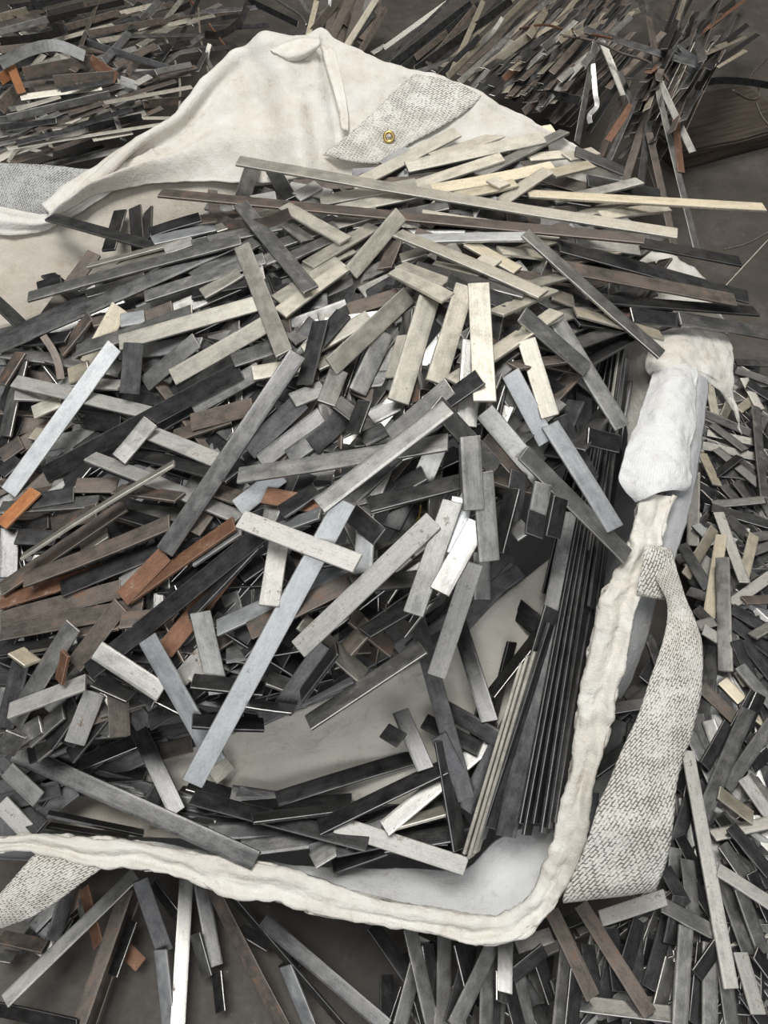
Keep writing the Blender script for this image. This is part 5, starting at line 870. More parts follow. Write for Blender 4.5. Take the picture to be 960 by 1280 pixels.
('metal_strip','m','g','buried long grey strip in the back-right pile, rising steeply right, fifth from left',GP[3],(6286,28525,3998,406,910,-89,-238,199,951,9784,201,33)),
('metal_strip','m','n','buried brown strip behind the grey webbing, rising gently right, second from top',GP[3],(-10443,24322,3418,764,645,17,150,-202,968,3696,220,6)),
('metal_strip','m','n','buried long brown strip in the far right pile, rising steeply right, first from left',GP[3],(6837,28802,4109,438,889,-133,-98,195,976,9320,160,26)),
('metal_strip','m','n','buried brown strip in the far right pile, rising steeply right, third from left',GP[3],(6911,25588,4276,555,797,238,-426,27,904,4355,138,-8)),
('metal_strip','m','d','buried dark strip behind the grey webbing, rising gently right, second from top',GP[3],(-9171,28032,3528,450,885,-120,479,-125,869,4909,220,10)),
('metal_strip','m','t','buried long straw-yellow strip in the back-right pile, rising steeply right, fourth from left',GP[3],(5974,29687,3647,328,936,-126,-330,239,913,11654,213,91)),
('metal_strip','m','d','buried long dark strip in the far right pile, rising steeply right, fourth from left',GP[3],(7333,29548,3846,408,900,-155,-141,230,963,12952,181,114)),
('metal_strip','m','g','buried long grey strip in the far right pile, rising steeply right, first from left',GP[3],(7163,29266,3818,374,918,-132,-206,221,953,13698,220,108)),
('metal_strip','m','d','buried long dark strip in the back-right pile, rising steeply right, twelfth from left',GP[3],(6470,27307,4265,528,849,-11,-162,113,980,8138,193,-40)),
('metal_strip','m','n','buried long brown strip in the back-right pile, rising steeply right, fourth from left',GP[3],(6033,28644,3896,442,894,-70,-95,124,988,9950,220,-67)),
('metal_strip','m','d','buried long dark strip in the back-right pile, rising steeply right, eighth from left',GP[3],(6405,30726,3484,355,921,-161,-189,240,952,12975,218,-16)),
('metal_strip','m','n','brown strip in the back-right pile, rising steeply right',GP[3],(5988,25750,4492,673,691,265,-309,-63,949,3838,136,45)),
('metal_strip','m','g','buried long grey strip behind the grey webbing, rising gently right, seventh from top',GP[3],(-10343,24285,3340,746,666,24,141,-193,971,5604,157,21)),
('metal_strip','m','d','buried dark strip behind the grey webbing, crosswise, first from left',GP[3],(-10402,25138,3592,883,460,-96,216,-215,953,4658,215,15)),
('metal_strip','m','n','buried long brown strip in the back-right pile, rising steeply right, second from left',GP[3],(5536,28350,3954,429,903,-31,-245,149,958,7593,197,93)),
('metal_strip','m','d','dark strip upright behind the flap, rising steeply right',GP[3],(-1012,35972,1729,292,933,212,442,-328,835,2702,341,-59)),
('metal_strip','m','g','buried long grey strip in the back-right pile, rising steeply right, third from left',GP[3],(5733,28446,3957,418,907,-53,-206,151,967,8320,220,48)),
('metal_strip','m','g','buried long grey strip in the back-right pile, rising steeply right, fourth from left',GP[3],(6620,32489,3083,353,915,-198,-68,236,969,14102,172,-8)),
('metal_strip','m','n','buried long brown strip in the back-right pile, rising steeply right, fifth from left',GP[3],(6636,30020,3608,415,900,-129,-64,171,983,13505,220,-20)),
('metal_strip','m','g','short grey strip upright behind the flap, rising gently right',GP[3],(-221,34769,1011,769,622,148,81,-324,942,747,220,-5)),
('metal_strip','m','d','buried long dark strip in the back-right pile, rising steeply right, third from left',GP[3],(5160,32570,2785,388,909,-150,-30,175,984,10839,207,5)),
('metal_strip','m','g','buried long grey strip in the back-right pile, rising steeply right, first from left',GP[3],(5303,32614,2810,340,926,-164,116,131,985,11812,220,-49)),
('metal_strip','m','n','buried long brown strip in the far right pile, pointing down',GP[3],(12518,37138,1645,319,921,-224,-30,246,969,6509,220,0)),
('metal_strip','m','d','buried long dark strip in the back-right pile, rising steeply right, tenth from left',GP[3],(6595,29432,3803,391,911,-130,-147,201,968,11912,220,68)),
('metal_strip','m','g','buried long grey strip in the far right pile, rising steeply right, fourth from left',GP[3],(8751,25386,4437,418,908,-16,-519,253,816,8443,138,-23)),
('metal_strip','m','t','buried long straw-yellow strip in the back-right pile, rising steeply right, fifth from left',GP[3],(6091,26625,4369,455,887,77,-371,111,922,6383,220,90)),
('metal_strip','m','d','buried long dark strip in the far right pile, rising steeply right, third from left',GP[3],(6856,28347,4164,441,891,-111,-151,196,969,9399,184,-58)),
('metal_strip','m','n','buried long brown strip in the back-right pile, rising gently right, first from left',GP[3],(4844,31048,3127,481,872,-84,-10,102,995,8434,166,-27)),
('metal_strip','m','n','buried long brown strip in the back-right pile, rising steeply right, seventh from left',GP[3],(6677,29402,3882,452,882,-133,11,143,990,10742,220,-22)),
('metal_strip','m','d','buried long dark strip in the far right pile, rising steeply right, eleventh from left',GP[3],(9532,24825,4491,457,889,11,-513,254,820,5973,166,22)),
('metal_strip','m','n','buried long brown strip behind the grey webbing, rising steeply right, first from top',GP[3],(-10319,32881,2820,-36,979,-201,430,197,881,14377,220,-106)),
('metal_strip','m','n','buried long brown strip behind the grey webbing, rising steeply right, second from top',GP[3],(-9587,30879,3120,51,984,-170,117,163,980,10912,161,-35)),
('metal_strip','m','d','buried long dark strip in the far right pile, rising steeply right, fifth from left',GP[3],(6791,27177,4325,496,868,-32,-198,149,969,8370,149,-100)),
('metal_strip','m','d','buried dark strip behind the grey webbing, rising gently right, fourth from top',GP[3],(-8360,27033,2772,616,782,-94,250,-81,965,3574,200,-78)),
('metal_strip','m','d','buried dark strip in the back-right pile, rising steeply right, first from top',GP[3],(6019,26170,4515,599,771,216,-326,-12,945,3941,197,0)),
]
for i, (sp, kind, fin, label, group, row) in enumerate(BARS):
    _, mid, d, n, L, W, bow = unpack((fin, *row))
    random.seed(i); V, Fc, A = [], [], []
    bar_into(V, Fc, A, (0, 0, 0), d, n, L, W, TH[kind], random.random() * 10, bow, (random.random() - .5) * .06)
    o = link(sp, mesh_of(sp, V, Fc, A), [M[fin]], label=label, cat='steel bar' if kind == 's' else 'metal strip', group=group)
    o.location = mid
# the bars that show least, buried between the others: uncounted filling of the heap and of the spill
REST = {
'small cut steel bars buried between the bigger ones in the bag': [
('d',-3971,12831,7657,954,251,163,-145,-86,986,1028,280,11),
('d',-2690,14035,7783,29,993,-116,417,93,904,2042,302,0),
('g',2,7930,7835,895,342,287,-216,-230,949,1719,280,0),
('g',296,12525,8073,976,193,99,-103,10,995,1796,280,0),
('g',-1153,8170,7940,855,517,-33,115,-128,985,546,280,0),
('d',3706,9602,7441,725,664,-184,-102,369,924,1637,280,11),
('d',-1663,4642,6416,848,-436,-303,424,212,881,1786,280,0),
('g',2001,7771,7661,679,-440,-587,477,-343,809,1400,280,3),
('d',2805,7934,7432,423,894,150,-294,-21,956,1121,280,0),
('d',-5661,3683,3795,904,427,15,175,-402,899,1246,277,0),
('t',1826,10956,8343,745,-666,-28,102,72,992,1063,280,0),
('n',-576,14121,7707,984,-145,107,-139,-233,963,2566,280,4),
('d',-2413,5158,6557,677,569,467,-496,-116,860,2044,280,-6),
('d',-847,9334,8203,552,824,128,-34,-131,991,762,280,0),
('d',1907,4873,4275,272,866,419,742,-466,481,1772,270,-2),
('g',-772,10584,8029,834,551,17,-16,-6,1000,2215,280,0),
('d',3221,9449,7501,710,675,-201,328,-64,942,3183,280,0),
('p',233,8747,8169,259,926,276,-430,-145,891,775,280,2),
('d',-3334,5857,6427,711,583,394,-71,-498,864,2262,280,0),
('d',1853,14632,7911,987,161,29,40,-410,911,2984,280,10),
('d',-2038,14067,7731,-351,933,-73,-246,-16,969,1282,299,0),
('p',-2711,10460,8177,854,458,246,-227,-97,969,720,280,-9),
('d',251,6012,7281,517,799,308,-227,-219,949,910,280,9),
('d',-364,7569,8106,312,914,259,-515,-67,855,541,280,4),
('d',1491,9686,8620,941,-154,-303,247,-300,921,1081,280,2),
('g',-5500,3723,5256,567,474,674,105,-853,511,408,303,1),
('d',-244,3198,3396,998,-44,48,-55,-175,983,2317,270,10),
('d',-4875,2964,3095,983,-109,-150,173,837,519,1309,216,-6),
('g',-1306,11447,8136,776,630,-36,-58,127,990,1537,280,21),
('d',-4058,4185,5472,641,559,526,-476,-248,844,2021,280,5),
('d',4340,14684,7838,940,-105,-326,303,-187,934,1094,280,0),
('d',-1162,7441,7614,814,484,321,-170,-331,928,660,280,3),
('g',-4988,3945,5360,759,474,446,-468,-79,880,706,280,0),
('d',3707,10705,7521,816,533,-226,309,-71,948,3145,280,3),
('d',-4145,3590,3381,970,-244,-25,-50,-294,954,2863,273,-14),
('n',-344,4621,6946,656,576,488,-564,-55,824,498,280,0),
('g',702,11055,8123,820,572,28,98,-189,977,2618,280,-15),
('d',-4821,13146,7368,-239,967,-85,-331,1,944,1637,280,0),
('d',-3255,9937,7544,744,549,380,21,-588,808,2462,280,-6),
('n',2972,12841,7838,914,377,-149,345,-529,775,1565,280,4),
('g',-865,2547,3633,872,487,55,-178,210,962,559,270,0),
('n',-3288,8593,7143,598,-799,-61,141,30,990,3056,280,0),
('n',-2876,12967,7759,991,19,129,-128,-44,991,1555,280,11),
('g',-5383,3833,5228,841,303,449,-375,-273,886,791,280,0),
('d',-5323,4966,5865,958,6,288,-254,491,833,1015,280,0),
('d',-1011,9254,7925,471,862,189,-151,-132,980,2336,280,16),
('g',3030,13364,7826,442,-889,-121,-274,-262,925,2580,280,0),
('d',-5439,13585,7019,-5,1000,24,-120,-24,992,1281,280,0),
('d',-2729,4223,5849,981,-179,75,-92,-88,992,1948,280,-5),
('g',-6205,9992,6992,993,-87,-73,78,55,995,969,280,0),
('d',2157,6162,7387,209,973,97,331,-164,929,397,280,0),
('g',-5631,10586,7060,855,478,198,38,-441,897,2430,280,0),
('d',-6143,3421,3548,790,-584,187,-110,165,980,1891,270,24),
('b',-2449,6082,6966,830,355,430,-508,164,846,881,280,0),
('g',-5460,8572,6389,983,73,170,-112,-498,860,1963,280,-2),
('d',-6441,8818,6399,302,915,268,44,-294,955,1668,280,-16),
('d',202,2987,3758,939,344,-2,-31,90,995,1749,270,0),
('w',-2701,4491,6305,667,469,579,-464,-347,815,569,280,6),
('d',377,7083,7665,698,661,274,-281,-99,955,2086,280,-23),
('d',-2000,10156,7947,989,-32,147,-149,-319,936,2180,280,12),
('g',-1135,9765,8027,905,422,55,186,-508,841,1186,280,-17),
('d',-3510,6590,6791,891,-409,197,-20,397,918,1338,280,0),
('d',-1525,3802,6474,991,-131,-26,110,692,714,636,280,-6),
('g',-4901,11314,7434,957,242,160,-180,61,982,1203,280,0),
('p',626,10091,8660,757,-637,146,3,228,974,970,280,0),
('d',-5918,10236,7169,965,-136,226,-229,-7,973,907,280,-5),
('d',-771,10087,7998,360,931,53,-104,-16,994,2599,280,0),
('d',-1544,6249,7152,466,822,327,-270,-219,938,1887,280,9),
('d',-423,7678,7981,779,-532,-332,363,-49,931,758,280,8),
('b',-1213,6173,7451,915,130,381,-403,303,864,703,280,0),
('d',-146,7362,7943,892,393,224,-199,-102,975,391,280,5),
('d',-3788,4283,5592,557,-742,-373,-57,-482,874,992,280,-2),
('d',367,6403,8094,857,300,419,-446,25,895,443,280,2),
('d',-2393,5104,6553,455,749,482,-382,-324,865,1267,280,0),
('p',1893,3812,4625,-307,-830,-466,852,-458,255,3176,216,-3),
('d',2991,3817,3631,-203,-873,-443,376,-487,788,1918,270,2),
('d',-1864,5613,7071,811,565,151,-265,124,956,402,280,0),
('d',-2300,5587,6747,955,-99,281,-262,170,950,2227,280,30),
('n',108,11330,8100,239,971,-24,-341,108,934,825,280,-7),
('d',2235,7190,7213,804,593,-45,-49,142,989,2481,280,12),
('n',-5358,10217,7294,660,548,513,-486,-208,848,832,280,-5),
('g',325,8235,8004,619,685,384,-204,-332,921,2081,280,0),
('p',-5727,8969,6805,909,374,183,-132,-157,979,506,280,4),
('d',1249,13212,7930,982,184,36,5,-216,976,2478,280,0),
('p',-2717,3841,3513,704,699,-126,342,-178,923,377,278,2),
('n',-6126,8979,6408,898,429,102,128,-474,871,970,280,-5),
('g',-2089,5022,6625,303,-891,-338,-363,-436,823,831,280,-7),
('t',1913,13211,8141,922,385,-36,3,87,996,1262,280,-18),
('t',3670,14119,8012,832,538,-136,127,54,990,1069,280,5),
('p',-2526,12706,7867,949,279,148,-175,73,982,1246,280,0),
('p',-1628,8665,7980,967,255,-27,54,-99,994,838,280,0),
('g',3035,10158,7758,754,593,-284,250,142,958,3687,280,0),
('d',-7046,11344,6824,722,-683,-109,297,164,941,937,280,8),
('d',2324,7862,7650,670,741,-38,23,30,999,1259,280,-10),
('d',3392,8666,6561,-328,-883,-336,711,-465,528,3048,270,0),
('d',799,2874,3577,956,261,-137,28,381,924,1149,270,0),
('g',1928,9467,8234,671,698,-249,325,25,945,1840,280,-13),
('g',-5482,9831,7012,964,-265,-31,64,116,991,792,280,-6),
('p',542,2973,3942,969,247,19,-193,704,683,852,270,0),
('n',-2881,8118,7255,920,29,392,-392,-7,920,1121,280,0),
('d',2940,12768,7808,940,-294,-170,-25,-559,829,2804,280,-4),
('p',2386,11261,8185,922,254,-292,264,140,954,920,280,5),
('g',-5355,7999,6281,171,958,231,-114,-214,970,2608,280,0),
('n',1337,11397,8122,841,-540,31,-285,-394,874,1905,280,13),
('d',-1587,3190,3328,960,-259,-108,154,161,975,2903,270,8),
('d',4318,11810,7463,684,728,-43,182,-114,977,2897,280,7),
('d',-120,2716,3622,960,218,-176,150,129,980,1303,270,0),
('d',-1369,3343,3409,992,-121,-35,31,-37,999,2322,270,-4),
('d',-1227,5349,6928,-474,815,333,373,-157,914,1733,280,0),
('d',-4172,6682,6329,767,-637,81,-28,93,995,2796,280,0),
('n',-6418,9629,7049,426,840,336,-383,-169,908,653,280,0),
('w',-5019,9369,6952,953,-241,183,-128,230,965,1249,280,0),
('n',-3535,5144,6445,995,94,35,-45,111,993,578,280,4),
('d',143,4117,4425,820,-549,159,-145,68,987,338,270,0),
('p',1922,12208,8084,991,-107,-82,77,-54,996,2517,280,-19),
('g',626,5336,6718,610,649,454,-624,40,781,1290,280,-6),
('n',-2368,6891,7131,859,-466,211,-121,215,969,579,280,-2),
('p',-529,12450,8052,950,293,103,-67,-133,989,871,280,0),
('n',-6325,8369,6400,797,547,256,-132,-256,958,415,280,-1),
('d',-3220,4454,3603,975,156,159,-72,-457,887,1664,295,0),
('d',-2400,8104,7322,722,517,460,-357,-292,887,1778,280,-2),
('g',-163,6573,7470,348,892,288,-305,-183,935,2216,280,-15),
('d',1533,12112,8044,473,-880,39,27,59,998,2693,280,0),
('d',-4762,3755,3393,998,67,-11,-12,333,943,1517,270,0),
('d',-4812,7919,6494,839,453,301,-275,-124,953,1094,280,5),
('t',-5279,4739,6012,841,-536,-77,375,474,796,355,280,0),
('d',-2496,5996,6777,796,462,390,-427,-28,904,1303,280,14),
('p',3242,14620,7983,962,262,-70,74,-4,997,815,280,-4),
('p',1183,10558,8377,859,-487,158,-80,177,981,881,280,0),
('d',-2733,10461,8108,967,-13,253,-253,-47,966,1013,280,12),
('d',-3324,8451,7179,873,193,447,-390,-274,879,723,280,4),
('g',722,6220,7242,41,892,449,683,-353,639,1724,280,-1),
('g',-1489,11912,8045,900,432,49,-74,42,996,1390,280,8),
('p',-4527,11979,7653,971,86,223,-238,255,937,1924,224,0),
('n',2675,10703,8103,905,277,-321,298,125,946,1253,280,0),
('d',-5617,6921,6205,914,182,363,-332,-180,926,544,280,0),
('w',-6021,9195,6842,913,244,-327,299,146,943,547,280,4),
('p',-4360,11831,7640,924,346,161,-200,80,977,1849,280,0),
('d',166,10562,8125,800,593,92,30,-193,981,1239,280,0),
('p',3767,8398,6558,-206,-919,-335,783,-360,507,3857,216,0),
('n',3908,11386,7531,856,481,-188,316,-199,928,2882,280,3),
('g',-4746,4441,5475,600,644,474,13,-601,799,872,280,13),
('p',4149,13194,7753,840,535,-89,-19,193,981,1291,280,0),
('n',-3835,10183,7761,942,153,297,-219,-389,895,601,280,-7),
('d',-68,14376,7753,985,-115,131,-174,-589,789,1165,280,0),
('d',503,6953,7599,899,415,142,-120,-79,990,1332,280,0),
('n',-4663,4026,5248,932,195,306,-283,-139,949,2350,280,0),
('b',-4233,10101,7739,987,118,108,-86,-177,980,411,280,0),
('n',-5906,7571,6143,651,739,173,278,-444,851,1192,280,0),
('d',3097,11823,7816,767,615,-182,237,-8,972,3204,280,5),
('d',256,8357,7971,81,959,272,-674,-149,723,2543,280,-6),
('n',2385,8651,8136,798,491,-349,164,381,910,1218,280,0),
('g',-1467,4195,6398,904,-209,-373,426,367,827,321,280,0),
('n',-2755,6476,6969,454,888,79,-111,-32,993,383,280,0),
('d',-5025,6648,6126,982,34,184,-187,150,971,2120,280,28),
('d',-1724,5088,6881,521,754,401,-353,-238,905,1040,280,0),
('d',-4794,4025,4737,895,269,357,-289,-262,921,1729,280,0),
('d',-5148,9141,6656,956,-259,137,-167,-98,981,2607,280,-24),
('p',-4529,6539,6358,848,447,284,-387,158,909,495,280,-1),
('t',-5192,9473,7117,900,-18,436,-387,-494,779,450,280,-4),
('g',-3749,7640,6647,787,474,395,-142,-484,863,2041,280,0),
('d',-4039,6798,6376,640,696,325,-281,-182,943,2190,280,0),
('w',-1482,13643,7840,827,530,190,-83,-219,972,514,280,0),
('d',981,7101,7328,461,883,86,-21,-86,996,989,280,10),
('d',-4303,4962,5849,967,-199,161,-163,6,987,2358,280,0),
('d',-5120,7501,6449,559,787,262,-437,11,899,990,280,0),
('n',64,5828,7187,995,79,-55,81,-387,918,2004,280,7),
('d',3796,8781,6685,-193,-935,-296,727,-339,597,2781,270,0),
('n',-5358,4111,5174,950,160,268,-295,181,938,1513,280,1),
('d',-3474,7731,6751,872,-453,182,-152,103,983,1537,280,0),
('n',2238,7939,7544,635,772,24,-253,178,951,2521,280,8),
('g',-2393,8891,7611,-87,949,303,-470,-307,827,1963,280,-6),
('g',3401,13570,7775,990,-36,-139,126,-250,960,2646,280,0),
('n',4640,11247,7287,568,822,38,-464,282,840,2352,280,-9),
('g',2133,9637,8120,-343,-938,57,-428,210,879,3454,280,11),
('g',-4360,4584,5649,974,-191,121,-75,232,970,1308,280,0),
('g',-4339,10979,7299,226,956,188,-40,-184,982,3122,280,-17),
('p',2834,10649,8121,769,584,-260,68,330,942,1242,280,5),
('g',-1927,6998,7156,955,-53,291,-290,-357,888,2457,280,1),
('d',-2510,10336,7830,425,888,178,-79,-159,984,2170,280,3),
('g',363,12051,7984,963,-239,123,-214,-407,888,2221,280,0),
('d',2062,8671,8017,839,-107,-533,362,-622,694,1979,280,0),
('d',113,8570,7999,566,741,362,-433,-106,895,1518,280,0),
('d',456,11392,8078,608,-781,145,-194,31,980,2888,280,-18),
('w',-3689,11848,7908,937,315,152,-148,-39,988,527,280,-5),
('g',-1538,11958,8092,619,-785,31,136,145,980,629,280,0),
('g',-1718,5893,7017,121,946,300,-313,-250,916,1747,280,-22),
('d',-1483,4259,6072,970,204,133,-201,360,911,1531,280,-3),
('d',-6286,8048,6340,616,773,152,-167,-61,984,382,280,-2),
('d',-503,5097,6850,794,527,303,-290,-111,951,1609,280,0),
('d',-2841,3971,5956,905,-398,-152,337,451,827,773,280,0),
('d',-1582,7024,7287,964,-117,239,-250,-87,964,1722,280,5),
('n',-5689,9846,6807,855,437,278,-127,-344,930,1845,280,0),
('n',-5983,8630,6429,786,585,199,-33,-281,959,712,280,0),
('d',-1182,5008,3693,939,238,247,-94,-513,853,1063,280,13),
('d',446,4563,3603,969,163,185,-104,-410,906,914,274,0),
('t',3043,10529,7831,917,32,-398,400,-86,913,456,280,1),
('n',-585,8500,7850,867,-497,-43,-55,-180,982,1541,280,-2),
('g',1610,8457,8204,551,-674,-492,389,-314,866,1391,280,-10),
('d',1777,8369,8075,-240,-925,-295,-595,-100,797,1855,280,0),
('d',-6595,9211,6563,203,923,326,-236,-277,931,2590,280,-18),
('g',1941,6103,7321,830,443,338,-388,23,921,246,280,-3),
('g',-1947,7319,7228,943,72,324,-315,-107,943,2239,280,-2),
('g',-1612,13277,7696,795,607,-7,230,-291,928,1637,280,0),
('n',-2607,9624,7736,956,-88,281,-277,-594,755,2346,280,-5),
('p',-966,11119,8133,675,726,-134,61,126,990,1192,280,9),
('d',3851,10228,7489,903,252,-347,316,156,936,1411,280,-9),
('g',-1495,6076,7121,911,279,303,-148,-464,874,1845,280,8),
('d',-5004,4591,5507,979,-174,102,-131,-162,978,2353,280,-9),
('d',-3812,6213,6328,439,836,329,16,-373,928,2180,280,17),
('d',-1875,4443,6240,954,-258,-150,175,74,982,1610,280,0),
('g',-200,5021,6697,546,661,515,-589,-135,797,1297,280,-7),
('g',-2335,10610,7881,602,-793,93,-24,98,995,3461,280,27),
('d',-722,4684,6451,-155,582,798,657,-542,524,953,280,0),
('d',828,6040,4458,818,511,266,22,-488,872,1501,298,0),
('d',-3471,5174,6155,244,866,437,-238,-383,893,1675,280,0),
('d',-4365,4251,3452,999,10,48,-40,-396,918,1521,284,4),
('d',-4587,13127,7448,-175,978,-112,-620,-21,784,1193,280,-2),
('g',83,9362,8094,218,960,177,-167,-142,976,1828,280,0),
('g',-4540,4259,5054,766,480,427,-469,-38,883,2118,280,-17),
('g',-841,7954,7699,-224,949,220,245,-164,955,2015,280,0),
('g',1047,13130,7950,778,-622,87,-436,-435,788,1724,280,16),
('g',1247,10212,8230,848,529,-38,135,-146,980,2683,280,20),
('p',501,11231,8175,958,178,222,-239,75,968,457,280,2),
('d',-602,8590,7859,286,923,258,-556,-60,829,1545,280,0),
('d',6,7274,7642,978,-206,38,-26,62,998,1808,280,0),
('g',401,5601,7028,927,372,53,37,-229,973,920,280,-13),
('g',-35,6474,7445,959,262,106,-125,60,990,1380,280,1),
('d',-3761,3394,3506,437,895,88,348,-259,901,344,275,3),
('d',3384,10379,7537,-43,-988,-146,266,-152,952,1517,280,21),
('d',-282,8499,7901,986,-18,168,-167,-259,951,1447,280,0),
('g',2891,10435,7784,884,-195,-425,336,-367,867,1396,280,-20),
('g',1728,8211,8076,312,888,339,-672,-46,739,913,280,1),
('g',-2536,13398,7596,926,-355,127,-184,-133,974,2119,280,-10),
('d',-4377,6262,6189,970,-79,228,-241,-378,894,1347,280,0),
('g',807,6819,7237,717,697,-8,-51,65,997,1017,280,-3),
('g',-1026,10759,7981,541,841,-13,95,-46,994,3089,280,3),
('g',-3095,7070,6763,502,780,374,-270,-270,924,2317,280,-29),
('d',-1648,3211,3347,934,-326,-144,45,-293,955,1656,273,5),
('d',3040,7166,5351,-273,-899,-342,334,-422,843,1874,270,0),
('t',3287,16023,7722,941,336,-35,71,-95,993,701,280,-1),
('d',-5623,10320,6977,914,344,213,-65,-393,917,1129,280,3),
('g',-3264,5124,6227,-48,925,377,0,-377,926,1002,280,0),
('g',-3553,4248,5662,932,130,340,-353,101,930,1358,280,-10),
('d',-1724,5844,7001,254,908,333,-443,-197,875,1915,280,0),
('g',1433,7142,7558,404,848,343,-220,-274,936,1996,280,0),
('n',522,7388,7784,640,693,333,-382,-89,920,1837,280,11),
('d',453,11853,8023,588,-797,139,-375,-116,920,3075,280,0),
('d',-2794,4862,6249,423,-846,-325,-527,-522,671,1755,280,0),
('r',-4644,4549,6094,275,676,684,-738,-308,601,455,280,-3),
('d',-1986,5015,6655,-16,899,437,-432,-400,808,839,280,12),
('d',3684,8857,6681,-268,-916,-300,604,-402,688,2375,270,23),
('d',-5258,4725,5523,932,-362,7,175,467,867,1276,280,3),
('d',-1907,4689,6470,763,442,472,-514,-28,858,2172,280,0),
('d',-1556,6796,7252,771,-634,50,34,119,992,2327,280,6),
('d',-6184,11627,7258,908,413,74,-76,-11,997,449,280,0),
('p',2043,16086,7739,952,302,61,-49,-45,998,617,280,2),
('n',-118,4912,6536,169,651,740,-740,-412,531,916,280,0),
('w',-1465,13752,7785,905,-418,81,-116,-59,992,926,280,-3),
('g',214,9434,8150,552,806,213,-321,-30,946,1608,280,0),
('d',-2589,6599,6852,919,155,361,-352,-85,932,2044,280,-11),
('n',-1694,5103,6772,824,412,388,-398,-66,915,1748,280,-6),
('d',3519,11109,7594,886,381,-265,373,-244,895,1405,280,-14),
('d',-6085,3795,3691,817,-576,-20,-18,-60,998,1674,276,0),
('d',-1462,11165,7944,815,580,-7,240,-326,914,2519,280,17),
('w',-3807,5893,6398,789,476,388,-413,-57,909,436,280,0),
('n',-4264,5153,6117,956,42,292,-281,422,862,841,280,0),
('d',-5931,11579,7224,696,-713,89,112,231,967,1133,280,0),
('g',-1467,9675,7974,122,-985,-123,-297,-154,942,2083,280,0),
('d',-3659,8121,6801,909,-349,228,-177,171,969,1717,280,12),
('d',-2700,8330,7287,537,693,481,-238,-422,875,2111,280,0),
('n',-1319,7910,7595,445,832,332,-367,-169,915,1338,280,-5),
('n',495,8808,8162,56,972,228,-718,-119,686,1746,280,-11),
('g',2831,9266,7668,784,-295,-546,400,-432,808,1854,280,0),
('d',448,7124,8239,759,345,553,-157,-726,669,1169,297,7),
('d',-166,5256,6871,17,-773,-634,-701,-462,544,1410,280,-16),
('n',-6107,9708,6718,968,-224,-109,45,-273,961,1306,280,-5),
('p',1738,10765,8395,825,-563,-44,60,9,998,338,280,0),
('g',-368,5999,7265,434,-844,-314,473,-83,877,1649,280,0),
('d',-5314,11417,7211,763,624,168,159,-434,887,2560,280,7),
('d',-3310,4504,3604,984,108,145,-87,-418,904,1931,277,-14),
('n',3631,12876,7730,747,658,-98,95,40,995,2924,280,0),
('d',1038,8658,8322,745,608,273,-336,-11,942,1336,280,6),
('d',-1746,7591,7394,849,384,362,-231,-346,909,899,280,-2),
('n',1780,6816,7502,894,18,-448,405,394,825,911,280,-12),
('g',-4969,5060,5723,979,-8,203,-202,73,977,2216,280,0),
('g',-1545,10128,7983,642,-767,4,-27,-18,999,2952,280,20),
('d',-1720,3125,3333,999,-19,-29,33,290,956,2016,270,0),
('d',-3178,11233,7659,881,424,208,-15,-416,909,2598,280,2),
('n',-6087,7929,6189,875,472,106,46,-300,953,930,280,0),
('d',1491,6572,4945,-643,-709,-288,-105,-291,951,1871,276,20),
('n',-1636,5402,6586,506,811,295,-291,-161,943,2037,280,9),
('d',3294,13866,7694,895,395,-209,394,-478,785,1850,280,-8),
('n',-5624,7219,6122,995,-64,83,-66,228,971,1402,280,10),
('d',2504,9232,7875,651,727,-219,116,190,975,2774,280,0),
('p',2464,11507,8089,721,642,-262,72,306,949,1592,280,0),
('d',-1468,8435,7704,835,464,294,-255,-147,956,1478,280,0),
('d',-2619,3183,3338,984,-171,-44,91,277,957,2884,270,27),
('g',77,11886,7972,668,744,14,212,-208,955,2861,280,17),
('d',-2705,9623,7707,674,623,398,-209,-355,911,1536,280,23),
('d',-3756,10097,7411,621,-784,31,-38,10,999,2679,280,-4),
('d',-3008,3141,3337,972,-230,-47,136,390,911,2431,270,0),
('d',-3339,4303,5912,402,855,327,-327,-200,924,491,280,0),
('n',1642,13662,7963,560,829,-2,130,-86,988,3227,280,-16),
('g',-728,8859,7897,-221,956,194,293,-125,948,2018,280,12),
('d',-2600,3256,3359,993,-119,-21,39,143,989,2791,270,15),
('n',-655,4714,6484,984,100,-150,162,-134,978,906,280,-6),
('d',-2160,6241,6951,552,-834,-3,298,194,934,1591,280,-8),
('g',-3974,4466,5652,264,796,545,-413,-417,810,1534,280,0),
('d',227,2718,3208,991,-111,78,-38,324,945,2043,270,13),
('p',1905,15725,7756,958,-285,22,-62,-132,989,633,280,5),
('d',533,9119,8094,-124,991,-57,268,89,959,2203,280,0),
('g',409,7522,7772,990,44,132,-134,69,989,1702,280,-5),
('d',-1554,5009,6763,674,588,447,-506,-73,859,1333,280,0),
('d',1424,3926,3612,-259,-833,-489,411,-554,724,1854,270,10),
('d',-3485,7360,6669,851,-495,176,-170,56,984,2831,280,0),
('d',-5084,3739,3571,693,721,7,403,-396,825,1079,279,0),
('n',-859,11543,7919,484,-870,92,42,128,991,3016,280,0),
('g',368,5816,7175,762,612,212,-381,158,911,1049,280,0),
('d',-5707,9701,6742,588,-769,-251,441,44,897,2376,280,0),
('d',860,13869,7865,991,105,85,-65,-185,981,2873,280,15),
('d',-4514,4178,5358,434,714,549,-94,-571,816,1130,280,0),
('n',2446,8989,7868,833,259,-488,513,-32,858,1604,280,0),
('p',3966,14794,7916,807,565,-171,184,35,982,864,280,-6),
('n',-6159,7792,6181,972,-232,-19,85,276,957,1645,280,-18),
('b',258,14775,7870,649,760,-43,109,-37,993,804,280,0),
('d',-3804,12816,7469,724,685,84,293,-415,862,1761,280,-8),
